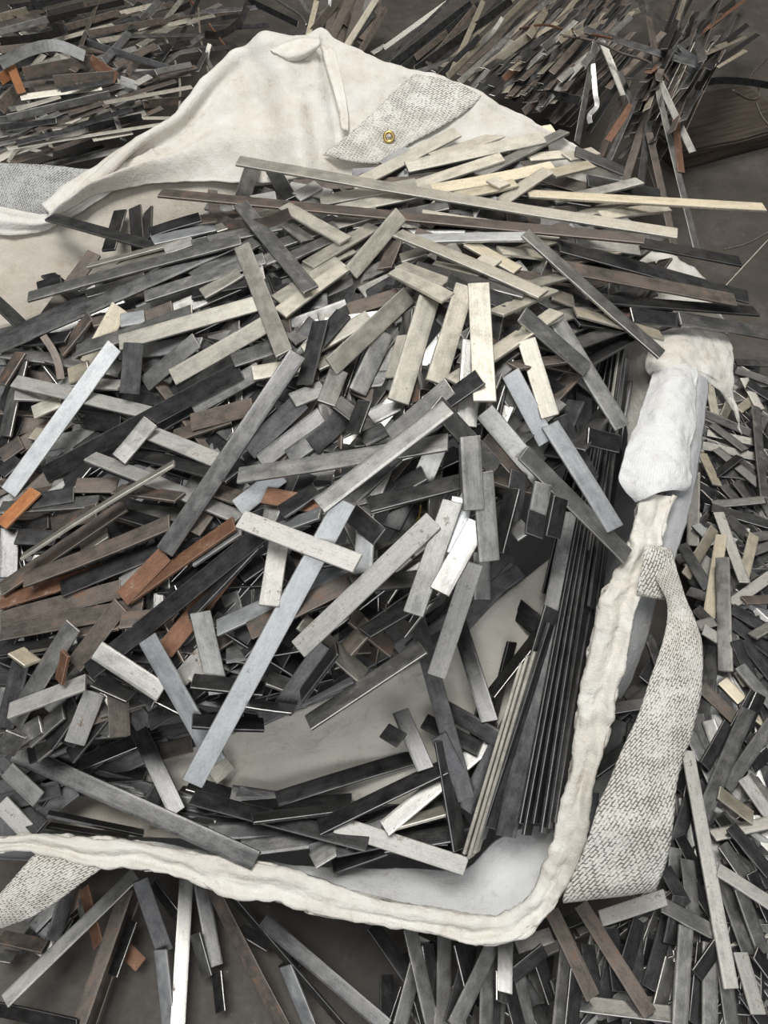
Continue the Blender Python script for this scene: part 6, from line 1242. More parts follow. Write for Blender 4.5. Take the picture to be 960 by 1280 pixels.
('g',-2685,11995,7986,944,330,-17,15,9,1000,1533,280,0),
('g',-3227,4982,6139,-86,907,412,-453,-404,795,1965,280,0),
('d',-5123,8363,6395,797,520,307,-171,-292,941,1613,280,6),
('d',-5649,5852,5817,-316,920,233,-433,-358,827,1697,280,3),
('d',-224,7152,7601,955,237,177,-187,22,982,1097,280,0),
('n',-6336,9169,6494,997,-20,-76,77,93,993,1421,280,-3),
('d',-4145,5534,6057,-73,955,288,-220,-297,929,1478,280,5),
('d',-1626,10064,7937,256,962,95,-198,-44,979,3061,280,0),
('g',-2944,9594,7622,938,-26,347,-314,-493,811,1398,280,7),
('p',2144,13367,8190,703,-711,-17,45,21,999,354,280,0),
('d',-3344,6656,6573,44,975,220,-469,-174,866,2020,280,0),
('d',2328,3874,4044,-99,-870,-483,126,-493,861,1467,270,0),
('d',-1533,6793,7258,697,632,338,-349,-113,930,2188,280,-10),
('d',-3103,13026,7548,856,510,87,14,-190,982,2788,280,-20),
('d',1782,12882,7942,648,760,-49,298,-194,935,3785,280,-3),
('d',-4542,9002,6773,742,-670,-5,74,75,994,1890,280,0),
('d',-5064,3659,3427,976,-200,-90,26,-303,953,2618,277,-4),
('g',-1351,7104,7390,352,884,308,-444,-132,886,932,280,0),
('w',-2501,13433,7770,983,157,96,-60,-221,973,860,280,0),
('d',-409,9369,8002,468,865,179,-393,23,919,2349,280,23),
('d',2643,9137,8050,804,257,-537,589,-215,779,1119,280,0),
('g',-634,7035,7517,905,360,227,-155,-218,964,902,280,5),
('n',-3930,6888,6435,878,-447,170,-27,309,951,2258,280,-2),
('n',-5550,8891,6474,809,512,289,-101,-362,927,2244,280,4),
('g',1619,8644,8264,901,-187,-391,373,-124,919,1251,280,0),
('n',-2872,4720,6198,499,-809,-310,733,203,650,1084,280,0),
('d',-3055,4402,3607,945,265,191,-44,-476,878,1052,283,0),
('d',-3522,6846,6563,862,-473,184,-225,-32,974,2941,280,-1),
('g',1401,8354,8208,808,580,103,-144,25,989,1473,280,0),
('g',-115,6633,7473,967,225,121,-152,124,981,1983,280,1),
('g',-2829,5173,6415,83,912,403,-355,-351,867,946,280,0),
('d',-4524,9485,6993,889,-441,121,-197,-130,972,2842,280,0),
('d',-1351,4679,6081,987,-60,-146,152,127,980,1847,280,0),
('d',-790,12054,7878,749,-654,108,-186,-51,981,3001,280,0),
('n',3952,11902,7719,809,562,-174,13,279,960,2143,280,-19),
('d',-4341,9775,7137,929,117,351,-249,-503,827,2470,280,0),
('d',-4913,6376,6094,962,155,225,-212,-94,973,2214,280,0),
('g',-2497,12581,7678,959,267,91,-1,-317,948,2516,280,-6),
('d',-2162,3353,3400,975,-218,-52,174,587,791,2226,270,-29),
('d',-2625,9995,7942,916,237,322,-262,-254,931,1217,280,0),
('n',1972,9490,8176,930,65,-362,306,-685,662,1901,280,-10),
('d',3166,9050,7099,135,-920,-369,91,-359,929,1550,280,23),
('g',-5829,9791,6742,524,765,374,66,-475,878,1419,280,-14),
('g',-5465,5787,5853,987,-62,148,-132,212,968,2124,280,0),
('d',-5558,5442,5715,787,530,316,-202,-263,944,1370,280,3),
('g',-3053,11779,7661,891,427,153,78,-476,876,2711,280,0),
('p',-820,8812,8044,905,397,155,-222,128,967,504,280,5),
('d',-4114,10848,7422,967,-18,256,-243,-383,891,1692,280,15),
('d',-2150,8000,7386,755,490,436,-382,-212,899,1126,280,-7),
('d',-5239,6130,5964,862,436,259,-267,-45,963,1652,280,-4),
('d',4103,9013,6098,-248,-911,-330,-303,-250,919,2053,292,0),
('d',-831,2647,3537,959,283,-16,85,-235,968,673,271,3),
('d',2375,11998,7804,638,760,-125,86,91,992,1945,280,0),
('n',3995,10533,7338,849,490,-197,353,-251,901,1503,280,0),
('d',-120,5750,7207,899,419,127,-224,190,956,1116,280,0),
('d',-5316,4823,5516,221,875,430,-304,-358,883,1921,280,-4),
('g',-2802,10949,8044,871,426,245,-147,-250,957,777,280,11),
('g',4204,11534,7420,-241,-965,-106,616,-236,752,1520,280,-10),
('d',-840,7917,7685,768,-637,-70,-164,-300,940,1603,280,0),
('d',-4371,6951,6321,968,39,247,-199,-475,857,2086,280,0),
('d',-770,5189,6964,943,285,173,-244,237,940,853,280,0),
('d',-6306,4182,3815,818,-566,105,-142,-23,990,1508,281,19),
('d',-6632,10052,6878,998,57,-25,38,-246,969,1060,280,0),
('d',409,5715,4191,827,488,280,-223,-172,960,1225,270,0),
('g',-1563,9945,7967,-232,-968,-97,-326,-16,945,2392,280,-21),
('d',-492,7197,7574,294,921,255,-255,-182,950,1547,280,13),
('w',-2563,4291,6383,851,-343,-397,447,76,891,277,280,0),
('g',-4774,10186,7331,945,-104,311,-302,99,948,998,280,0),
('n',-738,8188,7758,-3,971,240,-598,-194,778,2637,280,0),
('d',-74,9447,7926,343,906,249,-376,-111,920,2369,280,-10),
('g',826,8477,8231,292,882,369,-214,-316,924,1232,280,0),
('d',-6130,7682,6052,709,685,168,126,-358,925,1982,280,-19),
('d',-5243,4630,5482,986,-89,144,-125,186,975,2237,280,0),
('d',-2939,7750,6982,839,-519,166,-117,125,985,1501,280,0),
('n',-4612,10284,7601,953,303,20,-63,133,989,746,280,4),
('d',-1169,12883,7773,866,500,8,297,-528,795,2671,280,15),
('g',-4467,4943,5754,-574,789,219,53,-232,971,1858,280,0),
('n',1690,8217,8015,505,840,197,-208,-103,973,2064,280,11),
('d',-2876,3281,3379,984,169,61,-82,120,989,1590,270,0),
('d',-2024,9671,8071,730,601,326,-296,-152,943,782,280,0),
('d',-492,5573,7451,990,126,65,-96,259,961,777,280,-4),
('g',3099,10972,7743,915,206,-347,400,-583,707,1290,280,3),
('d',-1055,12823,7770,783,-615,93,-132,-17,991,2180,280,0),
('d',1159,6329,8248,-35,875,483,137,-474,870,914,280,0),
('g',-809,7272,7535,699,660,275,-121,-269,955,1246,280,0),
('d',4422,10738,7245,876,459,-145,98,124,987,1770,280,6),
('d',489,8134,8009,337,845,415,-459,-238,856,909,280,2),
('d',-399,12953,7811,992,95,81,-21,-510,860,1475,280,12),
('t',-5845,8591,6514,966,-250,-63,67,8,998,293,280,0),
('d',-1432,9659,7967,338,930,142,-134,-101,986,1953,280,0),
('d',-2545,11964,7739,150,988,-31,238,-6,971,4053,280,13),
('d',3342,7440,5221,-233,-928,-290,-275,-223,935,3291,285,-8),
('g',-4819,7287,6268,950,210,230,-154,-325,933,2017,280,23),
('d',-4877,3951,3407,962,271,19,114,-468,876,1281,274,5),
('d',-1112,7452,7500,879,388,277,-309,20,951,2057,280,0),
('d',-2232,4627,6370,967,-232,110,-9,400,917,1095,280,3),
('d',2361,10872,8017,845,469,-257,434,-321,842,2340,280,0),
('d',528,9192,8191,352,914,203,-133,-166,977,2199,280,3),
('d',-4966,7106,6188,415,878,241,-267,-136,954,1368,280,-3),
('d',-1660,8406,7654,784,518,342,-157,-368,916,1575,280,0),
('d',790,5869,7052,499,780,378,-443,-145,885,2120,280,0),
('d',-4075,4685,5774,893,-450,-2,163,320,933,1005,280,-1),
('d',-3917,6964,6457,806,-578,125,83,320,944,2806,280,-26),
('d',3923,11666,7533,918,338,-205,299,-253,920,1774,280,0),
('d',-2652,6056,6729,948,-70,310,-314,-38,949,2399,280,0),
('d',-2064,5885,6910,882,304,361,-375,-14,927,1451,280,0),
('d',-3902,6961,6453,770,-630,106,193,387,902,1990,280,0),
('g',-5689,9657,6724,631,-735,-250,598,254,760,1633,280,0),
('d',-6533,8674,6389,30,957,289,-324,-264,909,2364,280,0),
('g',-3919,8539,6841,830,-546,117,40,267,963,1240,280,0),
('d',-5083,4117,3421,797,601,58,56,-170,984,882,270,-10),
('n',-3836,11242,7507,893,381,240,-124,-305,944,1533,280,0),
('d',-4868,4834,5638,744,540,394,-214,-367,905,2068,280,17),
('d',-3465,9019,7207,542,688,482,-386,-305,870,1877,280,0),
('n',2177,8543,7908,749,-298,-592,423,-473,773,1892,280,0),
('d',-6652,9852,6359,505,812,291,24,-350,936,2402,280,8),
('n',-4758,10494,7198,959,115,257,-151,-558,816,1412,280,11),
('n',-2568,5798,6700,695,595,403,-332,-232,914,1851,280,0),
('g',-2162,10864,7916,909,401,113,-39,-188,981,1618,280,8),
('g',-320,11528,7975,985,157,77,-39,-233,972,1925,280,0),
('g',-394,9614,8101,990,38,137,-104,-463,880,2130,280,30),
('d',-5198,11712,7242,681,716,153,-47,-167,985,1865,280,0),
('g',-5141,8086,6337,980,-126,155,-188,-320,929,1924,280,-11),
('d',-5226,9456,6781,978,-112,177,-179,-15,984,2714,280,0),
('d',-2476,8695,7499,866,282,412,-293,-381,877,2001,280,9),
('g',-2418,11721,7785,930,354,103,-23,-222,975,2163,280,29),
('d',-831,6238,7319,842,479,249,-317,63,946,981,280,0),
('g',1141,9996,8294,982,-188,31,-52,-107,993,1621,280,-7),
('d',-1874,4867,3658,967,174,185,-183,-29,983,1149,270,0),
('g',3854,12481,7633,709,700,-88,109,14,994,1703,280,1),
('d',3551,6739,5370,-184,-901,-392,599,-419,683,2753,270,26),
('g',-4373,4702,5690,763,-630,-142,354,224,908,1621,280,-14),
('d',-3130,5784,6465,333,871,361,-340,-246,908,2120,280,0),
('d',4228,12655,7562,982,-4,-190,185,-192,964,1195,280,1),
('d',-4824,4514,5487,-299,864,405,-357,-495,792,1028,280,-9),
('d',-4738,11472,7325,981,42,188,-137,-538,832,1733,280,3),
('d',1064,6184,4674,690,650,318,18,-454,891,1385,281,6),
('d',-1637,8699,7776,877,-481,-4,79,136,987,1011,280,-13),
('d',-6124,8229,6254,954,-295,-57,112,173,978,1486,280,-6),
('d',-3327,4888,6123,955,-169,244,-186,300,936,1203,280,0),
('n',-299,14408,7669,738,671,77,302,-429,851,1415,280,0),
('d',435,11911,7833,664,748,-14,155,-119,981,2073,280,0),
('d',3890,12037,7594,767,630,-120,242,-111,964,2334,280,-9),
('g',-1643,10045,7960,399,912,98,-69,-77,995,2503,280,-12),
('d',-3049,3307,3371,996,-93,4,-27,-256,966,1721,274,0),
('g',-4266,10095,7426,949,51,312,-309,-62,949,2504,280,0),
('d',-1618,8293,7378,881,353,314,-90,-527,845,1457,280,0),
('d',-980,8256,7740,978,145,149,-71,-442,894,957,280,0),
('d',-2034,6872,7127,449,821,353,-174,-308,935,1688,280,0),
('d',-6161,6870,6000,837,515,186,-152,-108,983,1206,280,0),
('d',-1356,3179,3359,996,87,24,-69,568,820,1385,270,1),
('d',-1077,10474,7997,640,768,16,81,-88,993,2869,280,0),
('g',-5012,7859,6316,807,524,271,-2,-456,890,1541,280,0),
('d',-3064,5993,6559,693,609,387,-395,-128,910,1065,280,3),
('d',-2503,5897,6750,-120,973,199,-559,-232,796,1113,280,0),
('d',-3983,5433,6073,157,919,362,-405,-274,872,1663,280,0),
('d',-2996,9831,7651,796,-585,153,-57,178,982,2109,280,10),
('g',-3033,5123,6336,943,-11,333,-317,285,905,1047,280,-13),
('g',-5453,6477,5997,318,913,256,61,-289,955,891,280,1),
('t',4295,11993,7717,767,618,-173,-36,310,950,1350,280,0),
('d',-2127,11729,7850,283,-952,116,357,217,908,2815,280,-20),
('d',1225,12826,7961,997,74,32,-20,-167,986,2123,280,0),
('g',-4480,8229,6548,698,599,392,-327,-220,919,1815,280,0),
('d',-3053,10278,7627,426,869,253,-150,-208,967,2750,280,-20),
('d',1687,4267,3650,-358,-801,-480,-572,-218,791,1364,270,19),
('g',3743,10518,7389,794,565,-222,202,100,974,3013,280,1),
('d',1996,8697,8024,828,498,-257,226,122,966,2484,280,-3),
('d',-5523,5566,5753,434,-874,-220,-322,-378,868,1965,280,29),
('d',-4984,6176,6009,258,926,275,-231,-217,948,1516,280,-2),
('d',2129,10903,8067,917,325,-232,268,-70,961,2076,280,-16),
('d',-2687,3237,3239,895,-422,144,12,346,938,1727,270,-13),
('g',-4208,11737,7442,864,-475,164,-199,-23,980,1565,280,-4),
('d',-1899,9045,7741,526,771,358,-373,-169,912,1475,280,0),
('d',-2909,10985,7773,853,-475,218,-440,-430,788,1939,280,-2),
('g',-4611,5815,6031,877,366,310,-314,-49,948,1898,280,0),
('d',-1672,9263,7638,-37,937,346,-413,-330,849,2680,280,0),
('d',-4974,3796,3428,973,-219,-77,97,80,992,2945,270,0),
('d',-2445,6088,6813,941,-180,288,-328,-267,906,1639,280,0),
('d',-3204,8393,7096,601,629,493,-417,-279,865,1861,280,0),
('g',1657,10545,8221,976,-173,-128,78,-270,960,966,280,0),
('d',-6043,5606,5681,569,748,342,34,-436,899,1350,280,0),
('d',1145,7614,7864,267,-830,-490,475,-328,816,1920,280,0),
('d',296,12566,7931,47,997,-69,-313,80,946,2769,280,0),
('d',-4675,5600,5938,375,859,349,-401,-189,896,1546,280,0),
('d',-1849,9534,7932,329,914,237,-16,-246,969,1496,280,-8),
('d',-3850,5444,6157,911,-384,154,39,450,892,1692,280,2),
('d',-1437,6054,7129,892,335,304,-253,-188,949,1967,280,0),
('d',925,6258,4322,845,473,251,-19,-442,897,1135,295,11),
('d',-4566,4338,3454,986,153,67,11,-456,890,948,285,-1),
('d',-4771,11569,7265,908,-349,232,-370,-411,833,2860,280,0),
('d',-5481,6292,5976,990,-47,136,-122,234,965,2115,280,-27),
('d',-4138,3371,3363,969,-246,-33,-11,-176,984,2231,270,0),
('g',-1463,9664,7940,329,933,148,-90,-126,988,2491,280,0),
('d',-1387,6313,7203,963,82,258,-247,-120,961,1474,280,22),
('g',-1582,11196,7927,928,-364,80,-141,-143,980,2668,280,0),
('d',-618,5369,3792,983,39,180,-144,-445,884,1025,284,5),
('g',1805,7873,7785,522,827,207,-486,90,869,2126,280,-2),
('d',2590,9903,7887,886,-135,-444,395,-282,874,2096,280,0),
('d',470,7271,7717,848,477,231,35,-486,873,1603,280,0),
('d',-6064,6815,6100,500,749,434,-63,-468,881,431,280,-5),
('d',-2718,3076,3328,980,-193,-51,-7,-289,957,1616,272,0),
('n',-4522,5088,5790,-258,913,316,-391,-398,830,1893,280,0),
('d',4054,8951,6224,-200,-936,-289,750,-336,569,2469,270,0),
('g',-1117,4452,6148,922,326,208,-167,-148,975,1095,280,5),
('g',537,6890,8234,966,217,143,-137,-40,990,644,280,9),
('d',-4721,4977,5740,974,29,225,-227,100,969,1343,280,7),
('d',-5110,10756,7179,958,-256,127,-142,-42,989,1832,280,0),
('d',-3823,7985,6693,945,-156,289,-293,-8,956,1779,280,-6),
('g',1432,7980,8054,-144,-856,-496,517,-493,700,1176,280,0),
('d',-2598,10596,7841,850,474,230,-95,-290,952,1499,280,0),
('d',-904,3227,3372,1000,-20,3,4,307,952,1312,270,1),
('d',2816,6114,4465,-359,-875,-324,-131,-297,946,1411,270,2),
('n',1052,10014,8308,969,-235,76,-150,-315,937,1271,280,0),
('n',-2962,6057,6592,246,917,313,-415,-193,889,2143,280,0),
('d',-1815,9465,7937,981,-155,116,-136,-125,983,1227,280,8),
('g',772,7630,7900,732,601,320,-441,59,896,2250,280,0),
('d',947,6258,7252,790,606,94,-197,106,975,1601,280,-19),
('d',-4840,8877,6613,946,-244,215,-206,65,976,1781,280,22),
('d',-2508,8199,7334,-183,941,283,-585,-336,738,1884,280,0),
('d',1084,8726,8196,577,779,246,-211,-149,966,2039,280,18),
('d',-4874,5698,5923,457,823,337,-283,-224,933,1182,280,-17),
('g',872,6059,7178,135,884,448,-342,-383,858,1073,280,0),
('d',-335,3009,3302,989,107,104,-64,-323,944,2642,271,0),
('d',-3925,3379,3359,945,-326,-37,24,-44,999,2150,270,11),
('d',-6526,10656,6754,878,458,138,142,-526,838,1746,280,18),
('d',176,5812,7188,855,499,137,-129,-50,990,2051,280,-28),
('g',-607,8138,7773,677,-727,-112,264,98,960,2026,280,0),
('d',-1182,7031,7407,687,657,309,-267,-167,949,1388,280,11),
('d',-1145,3205,3358,998,-58,-27,38,197,980,1906,270,0),
('g',-2636,6440,6808,944,-59,324,-311,168,936,1302,280,0),
('g',-3258,9559,7479,499,758,420,48,-508,860,1071,280,16),
('g',1570,9188,8353,-394,-918,46,-94,90,991,1884,280,0),
('d',-2484,4714,6330,709,472,525,-359,-399,844,1261,280,0),
('g',-6374,8363,6081,236,879,414,-195,-375,906,1543,280,0),
('d',-2641,4810,3262,987,29,157,-135,-380,915,1485,307,0),
('n',-198,7380,7656,896,387,217,-201,-80,976,943,280,-3),
('d',-4742,5565,5950,974,-136,180,-141,259,956,2432,280,0),
('d',-2212,8811,7641,807,433,403,-380,-142,914,1599,280,-20),
('d',-462,7298,7571,797,550,250,-207,-140,968,1607,280,0),
('d',1234,7082,7575,91,884,459,376,-457,806,1005,280,5),
('g',-4131,5652,6116,841,405,359,-209,-369,906,1344,280,-5),
('d',271,8802,8093,211,929,303,-409,-198,891,1141,280,-6),
('d',-2300,13139,7654,802,596,25,30,-83,996,1293,280,0),
('d',-5028,7821,6295,853,455,257,-8,-480,877,1027,280,-13),
('n',-5054,4771,5248,514,729,452,-140,-449,882,1301,280,-6),
('d',172,9836,8148,439,891,116,35,-146,989,1691,280,-8),
('d',-5053,3827,3412,993,-98,-63,94,353,931,1731,270,0),
('d',2963,5287,4741,-214,-900,-381,397,-436,807,2748,270,20),
('d',-4979,5822,5944,966,128,226,-234,50,971,1159,280,-12),
('d',-6104,9694,6676,592,746,306,-32,-357,933,2315,280,0),
('d',402,7466,7758,962,213,170,-196,106,975,2182,280,0),
('p',4500,12017,7583,790,610,-59,-226,379,897,665,224,4),
('g',-4374,3966,5094,980,25,195,-195,16,981,1096,280,16),
('d',-5886,5121,5534,484,781,394,-112,-391,914,1682,280,19),
('g',-5923,4857,5431,603,-764,-231,3,-288,958,1488,280,-16),
('d',1175,6151,4586,767,582,271,36,-461,887,1897,277,14),
('d',-5096,8683,6107,849,-520,91,-129,-37,991,1624,280,2),
('g',-4560,6991,6259,560,780,279,-231,-177,957,1111,280,3),
('d',-5500,6512,5993,-46,974,220,-234,-225,946,1438,280,7),
('d',-4467,10082,7194,955,-188,230,-235,-3,972,1989,280,0),
('g',-4015,9735,7247,947,-135,293,-321,-305,897,2094,280,3),
('d',1070,5920,8129,502,777,380,-249,-292,924,870,280,0),
('n',-2816,9487,7638,666,611,427,-313,-291,904,1138,280,0),
('d',-2712,3012,3317,960,-270,-75,157,295,943,1568,270,-1),
('d',-1391,11597,7904,763,645,-44,98,-47,994,1334,280,11),
('g',-2406,11782,7764,655,754,47,-38,-29,999,2997,280,26),
('d',-2726,10610,7823,854,-474,216,-330,-171,928,1949,280,0),
('d',-1496,3242,3374,998,-56,-23,40,317,947,2232,270,0),
('d',-399,2846,3234,999,-14,37,-33,236,971,2861,270,0),
('d',-5612,3987,3474,912,-384,-146,69,-210,975,2110,280,0),
('n',-378,9429,8057,922,345,176,-55,-334,941,1229,280,0),
('g',2640,9441,7846,692,674,-257,100,264,959,3278,280,12),
('d',3148,11046,7522,366,-917,-161,124,-123,985,1864,280,19),
('g',2877,14497,7668,681,-725,-102,-83,-214,973,1372,280,0),
('g',206,10277,8082,684,-712,161,-121,107,987,1879,280,4),
('g',-377,5367,7033,795,557,242,-131,-231,964,1156,280,0),
('d',-2388,10948,7862,886,-436,157,-160,29,987,2820,280,-25),
('d',2918,9516,7675,857,-39,-514,402,-574,714,1443,280,-2),
('n',-3075,5987,6540,356,869,343,-202,-287,936,1986,280,7),
('d',1986,3918,4563,253,837,485,364,-547,753,2079,270,-11),
('n',-159,9580,8115,974,-149,168,-212,-365,906,1331,280,0),
('d',-6025,5398,5617,102,929,355,272,-369,889,1208,280,0),
('d',-787,10427,7746,573,818,38,-122,40,992,1874,280,0),
('d',1522,6836,4621,618,763,190,147,-349,926,1116,285,-4),
('n',-139,8405,7609,920,276,277,-108,-500,859,2106,280,0),
('d',-1373,12258,7670,516,-841,163,-89,137,987,1813,280,0),
('g',1199,8252,8223,201,889,411,-653,-192,733,1504,280,0),
('d',-3623,9397,7186,49,969,241,-357,-208,911,2256,280,0),
('d',-2185,6597,7012,486,800,352,-291,-232,928,1108,280,-7),
('n',-4464,5080,5816,210,888,410,-125,-391,912,1504,280,3),
('n',897,8086,7969,579,656,485,-446,-243,861,1737,280,0),
('n',-1093,10452,8018,745,667,-15,41,-24,999,1549,280,0),
('g',-3914,12539,7480,905,-394,159,-194,-50,980,1952,280,20),
('d',-4061,9200,7024,-249,931,266,-171,-312,935,1650,280,0),
('d',-777,3029,3305,997,61,43,-45,37,998,2891,270,0),
('d',-1955,13678,7475,751,-651,109,-376,-286,881,1689,280,0),
('n',-2602,4462,5673,973,-67,219,-219,2,976,1016,280,0),
('g',-2239,9125,7750,948,-243,208,-274,-285,918,1051,280,10),
('d',2363,4036,3993,-402,-585,-705,-738,-248,627,1491,270,13),
('n',-6042,7634,5808,645,741,186,238,-426,873,2051,280,27),
('g',-5300,8270,6345,858,447,254,-234,-99,967,1792,280,0),
('d',-2062,4922,3472,958,185,218,-105,-483,869,2208,274,7),
('g',945,8263,8195,-36,924,381,595,-287,751,1349,280,4),
('g',-2225,7069,7088,898,212,385,-305,-328,894,977,280,6),
('g',-3237,11666,7644,899,398,181,16,-445,895,1889,280,3),
('n',-4429,10485,7290,953,-213,215,-251,-160,955,1828,280,0),
('g',-1466,10317,8003,369,929,13,-206,69,976,1958,280,-3),
('d',-2202,3257,3383,983,172,62,-58,-26,998,1171,270,-5),
('d',-4215,10460,7356,962,-1,272,-232,-528,817,2683,280,0),
('n',-715,9422,8021,955,271,117,-75,-162,984,1454,280,21),
('g',-1759,11554,7893,477,-872,105,-172,24,985,1951,280,0),
('d',-3629,10181,7476,885,301,355,-219,-405,888,1841,280,0),
],
'small cut steel bars filling the spill on the floor': [
('d',5333,1243,1880,719,694,30,312,-362,878,655,254,0),
('w',6967,3868,1665,495,-841,-219,119,-184,976,835,254,5),
('g',-3289,1419,562,351,-883,-312,-453,-451,769,741,254,0),
('d',5492,2794,1671,375,-914,-156,324,-29,946,854,254,-5),
('w',8162,8396,1519,815,569,-112,-4,199,980,1440,254,-4),
('d',-6010,2047,1077,656,755,4,20,-22,1000,678,254,2),
('t',6439,3699,1856,802,-479,-358,368,-76,927,793,254,-7),
('t',7278,9417,1453,597,801,42,308,-277,910,1569,254,-3),
('d',7453,6122,1793,234,-952,-197,20,-198,980,1732,254,-13),
('d',2678,1066,1475,275,-960,-49,429,77,900,835,254,0),
('d',8531,10461,1372,943,-330,-46,31,-50,998,1411,254,0),
('d',4912,1832,1871,278,878,389,205,-450,869,778,254,0),
('r',-5232,1984,1068,444,-896,-9,-520,-266,812,1023,254,0),
('d',3848,1255,1723,-6,-996,-86,228,-85,970,919,254,0),
('d',5025,2326,1899,376,-926,-35,154,25,988,633,254,5),
('g',7467,5994,1841,522,-843,-132,10,-149,989,978,254,0),
('g',6196,2708,1830,454,-890,-39,251,85,964,710,254,1),
('d',2119,628,1535,210,-971,-109,471,3,882,632,254,-9),
('d',1344,1136,1684,229,-972,-58,544,78,835,703,254,2),
('d',9318,13761,906,805,-592,44,-128,-101,987,1540,254,-7),
('d',-2921,863,449,227,-973,-33,-598,-166,784,628,254,3),
('d',7853,7207,1506,734,-670,-110,-48,-213,976,1031,254,0),
('d',5734,6770,1383,596,773,-216,321,17,947,1341,254,0),
('t',8304,9241,1552,421,906,44,176,-129,976,1236,254,0),
('d',3729,1018,1636,390,920,49,143,-113,983,1069,254,1),
('d',7829,6701,1528,423,-905,-51,41,-37,998,968,254,-1),
('g',2529,1348,1214,905,325,-274,57,546,836,1785,254,0),
('d',6204,5096,1609,-36,-999,-25,-424,-8,906,821,296,3),
('d',4225,1310,1640,-174,-985,8,84,-7,996,1041,254,-3),
('d',8920,12097,1219,467,-877,112,-79,85,993,1499,254,12),
('d',5177,5366,1374,-963,-267,-24,-59,124,991,923,254,-6),
('d',7923,7619,1551,826,-547,-134,-24,-273,962,932,254,0),
('d',8541,10848,1413,988,4,157,-156,173,973,1216,254,-12),
('r',-4574,1414,377,800,-600,-10,58,62,996,442,262,0),
('d',8481,9816,1418,448,-894,-10,-85,-53,995,1358,254,0),
('d',-2369,1710,440,899,-437,8,237,504,831,651,254,7),
('d',-4118,2345,462,706,-708,21,-543,-523,658,769,254,7),
('d',5342,6142,1412,919,391,57,-100,91,991,920,254,2),
('g',8996,12719,1055,945,-325,40,-59,-46,997,1466,254,0),
('d',-6202,1901,1010,839,-544,-4,-8,-20,1000,653,269,0),
('t',7101,6027,1536,503,-860,83,-211,-30,977,538,254,4),
('g',9945,14871,612,582,-813,36,-674,-457,580,2519,335,9),
('d',9257,15396,569,519,854,-21,45,-3,999,2200,360,0),
('p',9135,14975,748,-114,-993,13,171,-7,985,1673,254,0),
('d',9030,13196,1069,492,-862,123,-41,118,992,1161,254,0),
('g',5158,2757,1725,-140,-915,-380,197,-401,894,479,254,0),
('d',7199,5386,1791,517,810,279,236,-447,863,1009,254,3),
('d',6386,3151,1592,418,-908,-24,219,75,973,898,254,11),
('t',8206,12028,1203,3,-981,196,148,194,970,1239,254,0),
('d',569,777,1287,300,-953,-39,475,114,872,1319,254,0),
('g',8457,13182,782,465,880,-98,54,82,995,3481,346,0),
('d',6525,2209,1761,311,-894,-322,319,-220,922,796,254,-10),
('g',2592,991,1071,33,-999,38,382,47,923,670,254,0),
('g',6392,5045,1779,135,-990,-32,-481,-93,872,550,263,0),
('d',5545,2174,1672,505,-828,-242,313,-85,946,537,254,0),
('d',5048,5783,1473,817,576,30,-173,195,966,947,254,0),
('g',8052,12201,917,454,883,-120,-29,149,988,2227,312,18),
('d',1832,701,1249,-95,-989,-116,314,-141,939,994,254,0),
('d',8561,12012,1244,805,587,86,-315,299,901,1170,254,-13),
('g',10227,14970,840,91,-996,24,-37,20,999,1249,254,1),
('d',10538,15773,728,848,-527,55,-122,-93,988,1010,254,6),
('g',4687,2220,1478,802,596,17,177,-266,948,2081,254,-21),
('d',7240,4603,1614,781,575,245,142,-546,826,471,254,0),
('d',2781,1005,910,232,971,57,315,-130,940,1234,254,0),
('d',5871,4537,1424,-358,-934,-19,-285,89,954,1626,269,-4),
('g',2525,602,1046,-486,872,59,403,163,901,877,254,0),
('d',3362,1908,1039,947,321,14,-193,534,823,788,254,3),
('d',5608,4217,1756,666,740,92,242,-331,912,481,254,0),
('d',8482,10942,1124,719,-691,72,-518,-464,719,1966,338,0),
('d',4495,4131,1323,-668,-744,-34,-85,31,996,1232,284,0),
('g',4521,1535,1499,535,845,24,357,-251,900,1689,254,-9),
('g',9227,13247,973,952,-306,29,-19,37,999,1374,254,0),
('g',5551,2997,1463,-31,-999,-22,-460,-5,888,1841,260,-1),
('d',-6133,2084,926,-148,989,0,40,6,999,667,254,3),
('d',6020,521,1681,496,-868,-33,259,111,960,622,254,4),
('d',6299,1201,1713,587,-742,-325,442,-42,896,418,254,-4),
('d',4315,923,1512,374,927,38,376,-189,907,1401,254,0),
('d',10190,16310,542,1000,-8,-5,-2,-757,653,1497,355,0),
('d',9525,14265,657,194,-979,65,-663,-81,744,2362,319,-5),
('g',3758,588,1501,788,613,56,141,-269,953,1537,254,0),
('d',2384,887,1276,496,-867,-51,152,30,988,585,254,2),
('d',4721,4713,1400,-661,-749,-31,237,-249,939,1153,254,0),
('d',5375,5902,1331,816,576,51,85,-206,975,948,290,0),
('d',8529,12211,926,89,-988,129,-679,35,734,2982,334,-18),
('n',8174,8092,1585,954,182,-238,177,297,938,756,254,-10),
('g',-6826,1407,441,990,-138,-1,80,567,819,273,254,0),
('g',8493,12222,927,-11,-992,124,-557,109,823,3485,346,-7),
('d',7454,7461,1356,807,591,6,106,-155,982,1768,283,13),
('t',9448,14520,812,483,875,-36,471,-224,853,987,254,10),
('d',10701,16326,702,999,-12,-48,48,26,998,1059,254,-15),
('d',4169,375,1521,1000,-8,16,-8,596,803,1458,254,-11),
('d',5905,855,1518,-573,-819,-24,313,-245,917,1639,254,0),
('g',8036,7321,1637,874,486,8,-248,432,867,573,254,-5),
('d',7702,8512,955,-509,-860,-35,-181,68,981,3222,305,0),
('d',8443,9354,1277,498,-867,30,-589,-313,745,2172,318,0),
('g',6441,3467,1453,812,-583,-14,-291,-427,856,1442,267,0),
('d',6901,7533,1710,557,-830,-13,-23,-31,999,679,254,2),
